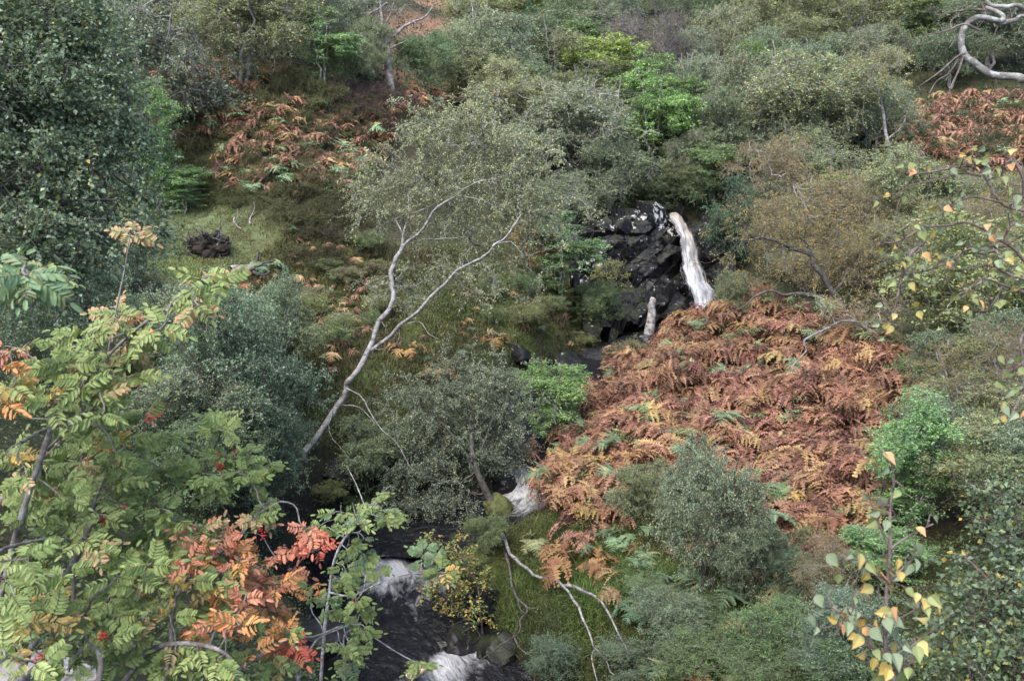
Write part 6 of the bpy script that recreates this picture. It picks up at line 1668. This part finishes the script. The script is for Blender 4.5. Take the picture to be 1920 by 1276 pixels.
CL = [(400, 512, 3.3, {'light': 3, 'edge': 4}, 10, 40), (372, 560, 3.3, {'edge': 3, 'light': 2}, 5, 40), (246, 428, 3.4, 'edge', 3, 8), (30, 520, 2.4, 'blue', 8, 40), (60, 560, 2.4, 'blue', 5, 40), (100, 520, 2.6, {'blue': 3, 'light': 1}, 4, 25),
      (225, 600, 3.3, {'light': 4, 'edge': 1}, 16, 52), (165, 640, 3.3, 'light', 10, 45), (215, 680, 3.3, {'edge': 4, 'light': 3}, 11, 45), (75, 640, 3.1, {'edge': 3, 'green': 2}, 4, 35), (30, 690, 3.0, 'orange', 2, 18), (15, 632, 3.0, 'pink', 2, 18), (8, 750, 3.0, 'orange', 2, 18),
      (285, 625, 3.3, {'light': 2, 'orange': 1}, 4, 22), (120, 700, 3.4, g_, 14, 55), (230, 720, 3.4, ge, 9, 45), (60, 765, 3.2, {'light': 3, 'yellow': 2}, 13, 55), (150, 790, 3.4, ge, 14, 55), (215, 800, 3.5, g_, 9, 45), (180, 845, 3.5, ge, 10, 45), (25, 845, 3.1, {'yellow': 3, 'light': 2}, 7, 35),
      (200, 820, 3.5, {'orange': 2, 'yellow': 1}, 3, 14), (420, 800, 3.9, g_, 9, 30), (440, 850, 3.9, {'green': 4, 'light': 1}, 16, 45), (490, 890, 3.9, 'green', 13, 42), (400, 895, 3.8, 'green', 15, 48), (340, 880, 3.8, g_, 13, 48), (280, 785, 3.8, {'red': 1, 'green': 2}, 3, 14),
      (280, 880, 3.7, 'green', 15, 55), (200, 900, 3.6, g_, 15, 55), (100, 890, 3.5, g_, 15, 55), (40, 930, 3.3, ge, 13, 50), (120, 950, 3.4, ge, 12, 50), (230, 960, 3.5, {'light': 3, 'green': 3}, 13, 48), (300, 970, 3.6, g_, 12, 45), (150, 1010, 3.4, ge, 12, 50), (60, 1030, 3.3, g_, 12, 50),
      (185, 1005, 3.4, {'edge': 3, 'yellow': 1}, 5, 28), (360, 1000, 3.6, {'pink': 2, 'edge': 4}, 10, 34), (355, 1035, 3.6, {'pink': 4, 'edge': 2, 'green': 2, 'orange': 1}, 10, 42), (405, 1030, 3.6, {'pink': 4, 'orange': 2, 'edge': 2, 'green': 1}, 10, 42), (455, 1055, 3.6, {'pink': 4, 'green': 1, 'orange': 2}, 11, 42), (495, 1085, 3.7, {'pink': 4, 'orange': 2, 'edge': 2}, 8, 34),
      (435, 1095, 3.6, {'pink': 3, 'orange': 3, 'edge': 1}, 10, 42), (515, 1050, 3.7, 'pink', 5, 22), (385, 1100, 3.5, {'orange': 3, 'yellow': 2, 'edge': 2}, 12, 45), (380, 1090, 3.5, {'edge': 3, 'yellow': 2, 'green': 1}, 10, 45), (375, 1150, 3.4, {'orange': 2, 'light': 2}, 9, 42), (340, 1150, 3.4, {'light': 3, 'yellow': 2}, 11, 45), (445, 1150, 3.5, {'orange': 3, 'pink': 2}, 8, 36),
      (260, 1090, 3.4, ge, 12, 50), (300, 1060, 3.5, g_, 9, 40), (210, 1070, 3.4, g_, 12, 48), (90, 1100, 3.2, {'light': 3, 'green': 3}, 13, 55), (25, 1090, 3.0, ge, 9, 42), (40, 1170, 2.9, {'yellow': 3, 'light': 1}, 9, 40), (105, 1165, 3.0, {'yellow': 3, 'light': 2}, 9, 40), (180, 1150, 3.2, g_, 9, 42), (215, 1200, 3.2, ge, 9, 42),
      (260, 1245, 3.2, g_, 10, 45), (330, 1235, 3.2, ge, 9, 42), (395, 1250, 3.2, ge, 7, 40), (540, 1165, 3.7, {'orange': 3, 'yellow': 1}, 5, 24), (480, 1220, 3.4, {'orange': 2, 'yellow': 3}, 6, 34), (558, 1218, 3.6, 'red', 3, 14), (525, 1250, 3.6, {'light': 2, 'yellow': 2}, 4, 22), (20, 1225, 2.8, ge, 6, 38), (120, 1250, 3.0, g_, 6, 40), (600, 1010, 3.9, {'red': 2, 'pink': 2}, 4, 20), (580, 980, 3.9, 'pink', 3, 16), (480, 955, 3.7, {'edge': 2, 'green': 1}, 4, 18)]
BE = [(248, 604, 3.2), (262, 596, 3.2), (412, 872, 3.7), (405, 850, 3.7), (415, 885, 3.7), (225, 870, 3.5), (165, 860, 3.4), (195, 972, 3.4), (199, 988, 3.4), (234, 948, 3.4), (310, 1070, 3.3), (326, 1060, 3.3), (297, 1078, 3.3), (335, 1050, 3.3), (192, 1190, 3.0), (488, 990, 3.5), (495, 1004, 3.5), (604, 1018, 3.8), (612, 1030, 3.8), (440, 845, 3.7), (76, 1235, 2.8), (412, 1055, 3.4), (120, 945, 3.3)]
rowan(701, 'rowan_tree', 'big rowan in the lower left corner turning green to pink with red berries', rb, stems, CL, BE, M_ROWANB, 300)

# young rowan with pale wandering stems in front of the stream
yb = at(610, 1500, 4.6); yb[2] = height(yb[0], yb[1])[0]
YS = [[(620, 1400, 4.6), (647, 1276, 4.7), (643, 1220, 4.7), (646, 1190, 4.7), (660, 1180, 4.7), (672, 1172, 4.7)],
      [(600, 1300, 4.6), (608, 1180, 4.7), (618, 1110, 4.8), (625, 1060, 4.8), (640, 1020, 4.8), (660, 990, 4.9), (685, 965, 4.9), (700, 945, 5.0), (712, 925, 5.0)],
      [(655, 1000, 4.9), (672, 1000, 4.9), (681, 992, 4.9)], [(660, 985, 4.9), (645, 978, 4.9), (637, 960, 4.9), (636, 945, 4.9)], [(672, 975, 4.9), (664, 955, 4.9), (660, 938, 4.9)],
      [(618, 1110, 4.8), (660, 1115, 4.7), (695, 1100, 4.6), (730, 1085, 4.6), (770, 1078, 4.6), (800, 1078, 4.7), (830, 1068, 4.8)],
      [(560, 1250, 4.4), (590, 1200, 4.5), (625, 1180, 4.5), (655, 1168, 4.6)], [(710, 930, 5.0), (730, 915, 5.0)], [(690, 962, 4.9), (668, 905, 5.0), (650, 870, 5.1)]]
YR = [.009, .010, .005, .004, .004, .006, .007, .004, .004]
stems = [(vpath(q), r, r * .4, .012) for q, r in zip(YS, YR)]
for q in ((620, 1400, 4.6), (600, 1300, 4.6), (560, 1250, 4.4)):
    tpt = at(*q); stems.append((np.array([yb + [0, 0, -.2], (yb + tpt) * .5 + [-.05, 0, .05], tpt]), .016, .009, .02))
lt = {'light': 2, 'green': 3, 'blue': 2}
YC = [(635, 955, 4.9, lt, 4, 25), (665, 970, 4.9, lt, 5, 20), (735, 955, 5.0, lt, 7, 22), (700, 935, 5.0, lt, 4, 20), (668, 1030, 4.8, {'green': 3, 'blue': 3}, 9, 30), (645, 1080, 4.8, {'green': 3, 'blue': 2}, 7, 30), (685, 1060, 4.7, 'green', 3, 18), (620, 1130, 4.7, lt, 8, 30), (675, 1140, 4.6, {'light': 4, 'green': 2}, 7, 25), (620, 1000, 4.8, 'green', 4, 20),
      (800, 1050, 4.8, 'blue', 8, 24), (830, 1075, 4.8, {'green': 3, 'yellow': 1}, 3, 18), (680, 1230, 4.7, {'green': 3, 'light': 1}, 7, 26), (640, 1255, 4.7, lt, 5, 24), (800, 1258, 4.6, {'light': 3, 'green': 2}, 5, 26), (700, 1185, 4.6, 'green', 4, 16), (590, 1110, 4.7, {'green': 3, 'orange': 1}, 4, 20)]
rowan(711, 'rowan_sapling', 'thin young rowan with pale stems and green leaves before the rapids', yb, stems, YC, [(668, 1120, 4.6), (664, 1128, 4.6), (560, 1020, 4.7)], M_LICHEN, 60, None, .95)

# ------------------------------------------------------------------ birch leaves, one by one
def birch_leaf(seed, base, tip):
    rg = rng(seed); L = 1.0
    prof = [(0, 0), (.10, .55), (.25, .82), (.42, .80), (.62, .55), (.82, .24), (1, 0)]
    vs, cs, fs = [], [], []
    cup = rg.uniform(.08, .3); bend = rg.uniform(.05, .35)
    for u, w in prof:
        c = np.array([u, 0, -bend * u * u])
        k = np.clip((u + .35 * w * rg.uniform(0, 1)) , 0, 1); col = np.array(base) + (np.array(tip) - np.array(base)) * k
        if w == 0: vs.append(c); cs.append(np.array(base) if u == 0 else np.array(tip))
        else:
            for sg in (-1, 0, 1):
                vs.append(c + np.array([rg.normal(0, .015), sg * w * .44, abs(sg) * w * cup])); cs.append(col * (1.1 if sg == 0 else rg.uniform(.9, 1.05)))
    n = len(prof) - 2
    for i in (0, 1): fs += [(0, 1 + i, 2 + i), (1 + 3 * (n - 1) + i, len(vs) - 1, 2 + 3 * (n - 1) + i)]
    for r_ in range(n - 1):
        for i in (0, 1): a = 1 + 3 * r_ + i; fs += [(a, a + 3, a + 4), (a, a + 4, a + 1)]
    V, q = tubes(np.array([[(-.38, 0, .05), (-.18, 0, .06), (.05, 0, .01)]]), np.array([[.014, .012, .01]]), 3)
    return join([(np.array(vs), [np.array(fs)], np.array(cs)), (V, [q], np.repeat(np.array([[.2, .13, .06]]), len(V), 0))])
BLF = {}
for k, (b, t_) in {'teal': ((.135, .175, .105), (.165, .205, .135)), 'green': ((.125, .165, .07), (.18, .20, .08)), 'yellow': ((.30, .255, .08), (.40, .27, .08)), 'half': ((.17, .21, .09), (.42, .29, .10)), 'orange': ((.42, .27, .11), (.42, .20, .12))}.items():
    BLF[k] = [make_mesh('leaf', *join([birch_leaf(sum(map(ord, k)) + i, b, t_)])[:2], M_ROWAN, birch_leaf(sum(map(ord, k)) + i, b, t_)[2]) for i in range(3)]

def hang_leaf(e, base, px, py, d, key, size, rg, nodes, wood):
    p = at(px, py, d)
    q = nodes[np.linalg.norm(nodes - p, axis=1).argmin()]
    dirn = norm((p - q)[None])[0] * .5 + np.array([rg.normal(0, .6), rg.normal(-.1, .4), -.6])
    up = np.array([rg.normal(0, .9), -1.0, .55 + rg.normal(0, .6)])
    M = leaf_matrix(p - norm(dirn[None])[0] * size * .5 - base, norm(dirn[None])[0], up, size * rg.uniform(.65, 1.2))
    o = link('leaf', BLF[key][rg.integers(3)], e); o.matrix_local = Matrix(M.tolist()); v = rg.uniform(.85, 1.15); o.color = (v, v, v, 1)
    st = p - norm(dirn[None])[0] * size * .85
    wood.append(np.array([q, (q + st) * .5 + rg.normal(0, .012, 3), st]))

def near_birch(seed, name, label, cat, base, stems, leaves, size, bark, dj=.08, dflt=None, n_bark=99):
    rg = rng(seed)
    e = empty(name, base); tag(e, label, cat)
    nodes, parts, tw, fine = [], [], [], []
    for k, (P, r0, r1, wob) in enumerate(stems):
        n = int(np.clip(np.linalg.norm(np.diff(P, axis=0), axis=1).sum() / .03, 12, 100))
        V, F, q, r = tube(P, r0, r1, 10 if r0 > .01 else 6, n, wob, seed + k, 1.0, .08); (parts if k < n_bark else fine).append((V, F, None)); nodes.append(q)
    nodes = np.concatenate(nodes)
    for lf in leaves:
        px, py, key = lf[:3]; d = (lf[3] if len(lf) > 3 else dflt) + rg.normal(0, dj)
        hang_leaf(e, base, px, py, d, key, size, rg, nodes, tw)
    if tw:
        V, q = tubes(np.array(tw), np.array([[.0016, .0013, .001]]), 4); (fine if n_bark < 99 else parts).append((V, [q], None))
    V, F, _ = join(parts)
    link('trunk', make_mesh('trunk', V - base, F, bark, None, True), e)
    if fine:
        V, F, _ = join(fine); link('twig', make_mesh('twig', V - base, F, M_TWIG, None, True), e)['kind'] = 'stuff'
    return e

T, Y, G, Hf, O = 'teal', 'yellow', 'green', 'half', 'orange'
SB = [(1030, 260, T), (1110, 290, T), (1020, 310, T), (1050, 345, T), (1100, 340, G), (1045, 400, G), (1130, 425, T), (1125, 115, T), (1195, 85, T), (1180, 250, G), (870, 600, T), (920, 590, T), (970, 590, T), (1010, 605, T), (1110, 580, T), (1010, 650, T), (1090, 660, Hf), (1150, 640, T), (1200, 640, Y), (1250, 650, T), (1290, 570, T), (1300, 625, T), (1010, 705, Y), (1130, 700, O), (1215, 700, Y), (1160, 765, O), (1415, 390, T), (1335, 450, O), (770, 795, T), (765, 840, T), (840, 870, T), (820, 930, Y), (900, 905, Y), (945, 915, O), (975, 920, T), (1030, 945, G), (1080, 970, Y), (1120, 895, Hf), (1190, 905, O), (1205, 955, T), (1145, 970, T), (1280, 795, G), (1275, 840, T), (1355, 845, Hf), (1410, 835, G), (1360, 895, G), (1340, 935, Hf), (720, 955, T), (740, 1010, T), (890, 990, O), (920, 980, T), (980, 995, T), (1035, 1010, O), (1075, 1020, T), (975, 1055, Hf), (1000, 1130, Y), (1090, 1080, Hf), (1090, 1140, G), (1150, 1160, T), (1180, 1090, Hf), (1275, 1085, Hf), (1330, 1040, G), (1270, 1165, Hf), (1060, 1190, Y), (1110, 1210, T), (1185, 1190, Hf), (1220, 1190, Hf), (1200, 1260, G), (1260, 1240, T), (1180, 1020, T), (960, 840, G), (865, 720, G), (1310, 1120, G), (1140, 1250, Y), (1080, 1260, G), (1150, 35, O)]
SB = [(1280 + .337 * x, 846 + .337 * y, k) for x, y, k in SB]
sd_ = 2.05
sb = at(1740, 1600, 2.0); sb[2] = height(sb[0], sb[1])[0]
def zz(pts): return vpath([(1280 + .337 * x, 846 + .337 * y, sd_) for x, y in pts])
SS = [(np.concatenate([[sb + [0, 0, -.1]], zz([(1170, 1500), (1150, 1276), (1130, 1100), (1120, 1000), (1135, 880), (1140, 760), (1155, 600), (1160, 450), (1158, 300), (1165, 150), (1150, 40)])]), .0062, .0022, .006),
      (zz([(1155, 560), (1120, 480), (1085, 400), (1060, 330), (1035, 270)]), .003, .0013, .004), (zz([(1160, 540), (1230, 490), (1310, 440), (1400, 400)]), .003, .0013, .004), (zz([(1135, 740), (1080, 690), (1000, 620), (930, 600), (880, 600)]), .003, .0013, .004),
      (zz([(1125, 960), (1040, 930), (960, 910), (880, 890), (800, 840), (770, 800)]), .0034, .0013, .004), (zz([(1140, 730), (1200, 670), (1260, 620), (1300, 580)]), .003, .0013, .004), (zz([(1130, 960), (1220, 920), (1290, 880), (1350, 850), (1410, 830)]), .0034, .0013, .004),
      (zz([(1130, 1120), (1060, 1080), (980, 1020), (880, 960), (760, 980)]), .0034, .0013, .004), (zz([(1140, 1180), (1210, 1120), (1280, 1080), (1330, 1030)]), .003, .0013, .004), (zz([(1145, 1240), (1080, 1200), (1010, 1130)]), .003, .0013, .003), (zz([(1148, 1260), (1220, 1210), (1290, 1150)]), .003, .0013, .003)]
near_birch(721, 'birch_sapling', 'slim birch sapling with separate teal and yellow leaves in the lower right', 'sapling', sb, SS, SB + [(x + rng(5).normal(0, 1) + 14 * math.sin(i * 2.3), y + 16 * math.cos(i * 1.7) + 6, [T, G, Hf, T, Y][i % 5]) for i, (x, y, k) in enumerate(SB) if i % 2 == 0 and y > 1000], .036, M_TWIG, .05, sd_)

# overhanging birch at the right edge: lichened limb above, leafy hanging twigs below
hb = np.array([2.9, 2.6, 0]); hb[2] = height(hb[0], hb[1])[0]
r3 = lambda pts, d: vpath([(1280 + .337 * x, .337 * y, d) for x, y in pts])
r6 = lambda pts, d: vpath([(1280 + .3526 * x, 400 + .3526 * y, d) for x, y in pts])
HS = [(np.concatenate([[hb + [0, 0, -.3]], [hb + [.05, .05, 1.4]], [hb + [.0, .1, 2.9]], [hb + [.1, .1, 4.4]]]), .11, .07, .03)]
jt = hb + [.02, .1, 3.1]
HS += [(np.concatenate([[jt], vpath([(2200, 150, 3.3), (2050, 146, 3.4)]), r3([(1899, 425), (1840, 425), (1770, 405), (1690, 375), (1620, 335), (1575, 305), (1560, 280), (1575, 245), (1600, 205), (1640, 175), (1700, 150), (1740, 125), (1760, 100), (1720, 75), (1690, 55)], 3.4)]), .017, .008, .04),
       (r3([(1740, 130), (1800, 125), (1850, 115), (1885, 90), (1920, 95)], 3.4), .012, .006, .006), (np.concatenate([[jt + [0, 0, .5]], vpath([(2150, 60, 3.3)]), r3([(1930, 55), (1880, 45), (1820, 25), (1750, 10), (1690, 0), (1640, -20)], 3.4)]), .012, .006, .03),
       (r3([(1570, 300), (1510, 330), (1440, 390), (1380, 430), (1300, 480)], 3.35), .004, .0015, .01), (r3([(1540, 310), (1480, 400), (1420, 440), (1380, 510)], 3.35), .004, .0015, .01), (r3([(1560, 320), (1540, 400), (1500, 500), (1480, 630)], 3.35), .004, .0015, .01),
       (r3([(1650, 170), (1560, 130), (1450, 175), (1340, 195)], 3.35), .005, .0015, .01), (r3([(1690, 60), (1600, 60), (1500, 75), (1420, 90)], 3.35), .004, .0015, .01), (r3([(1660, 20), (1680, 90), (1640, 150), (1600, 180)], 3.4), .004, .002, .008), (r3([(1580, 60), (1500, 120), (1530, 200), (1490, 270)], 3.35), .003, .0012, .01), (r3([(1830, 100), (1830, 40), (1840, -20)], 3.4), .003, .0015, .005), (r3([(1740, 430), (1740, 470), (1755, 510)], 3.4), .003, .0012, .005)]
dl = 2.6
jb = hb + [0, .08, 2.2]
def off(pts, *lead): return np.concatenate([[jb], vpath([(q[0], q[1], dl) for q in lead]), pts])
HS += [(off(r3([(1899, 1175), (1850, 1160), (1780, 1130), (1720, 1060), (1660, 970), (1600, 930), (1520, 930), (1400, 950), (1280, 970), (1200, 965)], dl), (2100, 440), (1980, 420)), .0055, .0022, .01),
       (r3([(1899, 1100), (1895, 1000), (1850, 910), (1830, 880), (1790, 940), (1770, 980)], dl), .005, .002, .006), (r3([(1660, 980), (1560, 960), (1420, 1000), (1280, 1030), (1210, 1080)], dl), .004, .0015, .008), (r3([(1780, 1130), (1600, 1090), (1480, 1140), (1400, 1200), (1300, 1230)], dl), .004, .0015, .008),
       (off(r6([(1815, 265), (1760, 205), (1690, 150), (1600, 90), (1500, 55), (1400, 65), (1290, 70), (1200, 115), (1130, 145), (1060, 160)], dl), (2060, 560), (1960, 510)), .006, .002, .01),
       (r6([(1720, 175), (1600, 195), (1500, 212), (1440, 260), (1330, 300), (1230, 318), (1150, 330)], dl), .005, .0015, .008), (r6([(1250, 180), (1215, 230), (1190, 290), (1180, 350), (1165, 420), (1150, 500), (1130, 540)], dl), .005, .002, .008),
       (r6([(1815, 350), (1720, 320), (1640, 280), (1560, 290), (1480, 300)], dl), .005, .0015, .008), (r6([(1815, 420), (1740, 400), (1660, 370), (1580, 350), (1500, 420)], dl), .005, .0015, .008), (r6([(1700, 390), (1680, 440), (1620, 520)], dl), .003, .0012, .005), (r6([(1740, 70), (1710, 120), (1700, 160)], dl), .004, .002, .004),
       (off(r6([(1815, 640), (1790, 700), (1800, 800), (1810, 900), (1790, 980), (1760, 1040), (1740, 1090)], dl), (2040, 600), (1950, 600)), .006, .0016, .008), (r6([(1800, 800), (1750, 830), (1700, 830)], dl), .003, .0012, .005), (r6([(1150, 500), (1110, 560), (1090, 600)], dl), .003, .0012, .004), (r6([(1460, 260), (1430, 290), (1420, 350)], dl), .0025, .001, .004)]
A3 = [(1570, 865, Y), (1205, 970, G), (1365, 945, Hf), (1275, 955, O), (1500, 1060, G), (1280, 1055, G), (1530, 1110, G), (1640, 905, Hf), (1690, 920, T), (1700, 970, T), (1740, 940, Hf), (1740, 985, G), (1830, 880, Y), (1555, 955, T), (1860, 1110, T), (1860, 1155, T), (1480, 1165, O), (1445, 1200, T), (1575, 1215, O), (1790, 1255, G), (1125, 1090, Y), (1830, 930, O), (1880, 1250, T), (1600, 895, Hf), (1680, 890, G), (1760, 960, G)]
A6 = [(1045, 195, Y), (1125, 183, Y), (1160, 225, G), (1250, 285, G), (1310, 150, Hf), (1330, 120, Y), (1410, 265, T), (1425, 280, O), (1450, 210, T), (1390, 230, G), (1275, 115, G), (1130, 290, Y), (1110, 370, G), (1160, 360, Hf), (1215, 340, T), (1090, 530, G), (1110, 560, G), (1080, 600, Y), (1100, 620, Hf), (1680, 485, T), (1600, 555, T), (1540, 375, G), (1520, 480, G), (1545, 445, G), (1500, 460, G), (1750, 320, T), (1720, 390, T), (1740, 430, G), (1700, 290, Hf), (1650, 330, G), (1730, 215, G), (1620, 230, T), (1705, 70, G), (1680, 130, T), (1560, 190, T), (1700, 815, G), (1720, 855, G), (1790, 780, G), (1790, 800, O), (1795, 890, T), (1760, 940, G), (1670, 980, G), (1715, 1050, T), (1760, 1075, T), (1715, 1095, Y), (1790, 965, G), (1240, 490, Y), (1300, 380, T), (1520, 170, T), (1600, 180, T), (1790, 370, T), (1800, 190, T), (1085, 340, T), (1530, 420, Hf), (1560, 470, G), (1260, 270, G), (1190, 330, T), (1350, 215, Hf), (1680, 270, T), (1770, 330, G)]
HL = [(1280 + .337 * x, .337 * y, k) for x, y, k in A3] + [(1280 + .3526 * x, 400 + .3526 * y, k) for x, y, k in A6]
near_birch(731, 'birch_tree', 'overhanging birch at the right edge with a lichened limb and sparse hanging leaves', 'tree', hb, HS, HL + [(x + 20 * math.sin(i * 2.1), y + 18 * math.cos(i * 1.3) + 4, [G, T, Hf, G, T][i % 5]) for i, (x, y, k) in enumerate(HL)] + [(x + 26 * math.sin(i * 1.1 + 2), y + 26 * math.cos(i * 2.3), [T, G, G, T, O][i % 5]) for i, (x, y, k) in enumerate(HL) if i % 2], .030, M_LICHEN, .07, dl, 4)

# leafy birch bush in the lower right corner
cb = at(1950, 1330, 5.2); cb[2] = height(cb[0], cb[1])[0]
CBS = [(np.concatenate([[cb + [0, 0, -.2]], vpath(q)]), .022, .005, .03) for q in ([(1935, 1250, 5.2), (1900, 1150, 5.3), (1850, 1080, 5.4), (1800, 1040, 5.5)], [(1950, 1200, 5.2), (1950, 1080, 5.3), (1930, 980, 5.5), (1900, 900, 5.6)], [(1920, 1280, 5.1), (1850, 1230, 5.1), (1790, 1200, 5.2)], [(1930, 1270, 5.2), (1860, 1180, 5.2), (1810, 1140, 5.3)])]
L = [(1860, 1090, 5.3, 75, 55, .5), (1880, 1190, 5.1, 80, 60, .5), (1810, 1230, 5.1, 60, 40, .4), (1900, 1010, 5.5, 50, 45, .4), (1910, 930, 5.6, 40, 40, .4), (1840, 1160, 5.3, 55, 40, .4), (1930, 1250, 5.0, 60, 50, .4)]
wd, lv = tree_parts(741, CBS, [vlobe(*q) for q in L], nA=150, K=6, twig=.22, m=9, leaf=.036, aspect=.8, pal=[(.09, .13, .07), (.12, .16, .10), (.07, .105, .055), (.15, .17, .06), (.34, .25, .06)], wts=[4, 3, 3, 1.5, .25], r_twig=.0018, droop=.3)
plant_tree('birch_bush', cb, wd, lv, M_TWIG, M_LEAF, 'round-leaved green birch bush in the lower right corner', 'shrub')
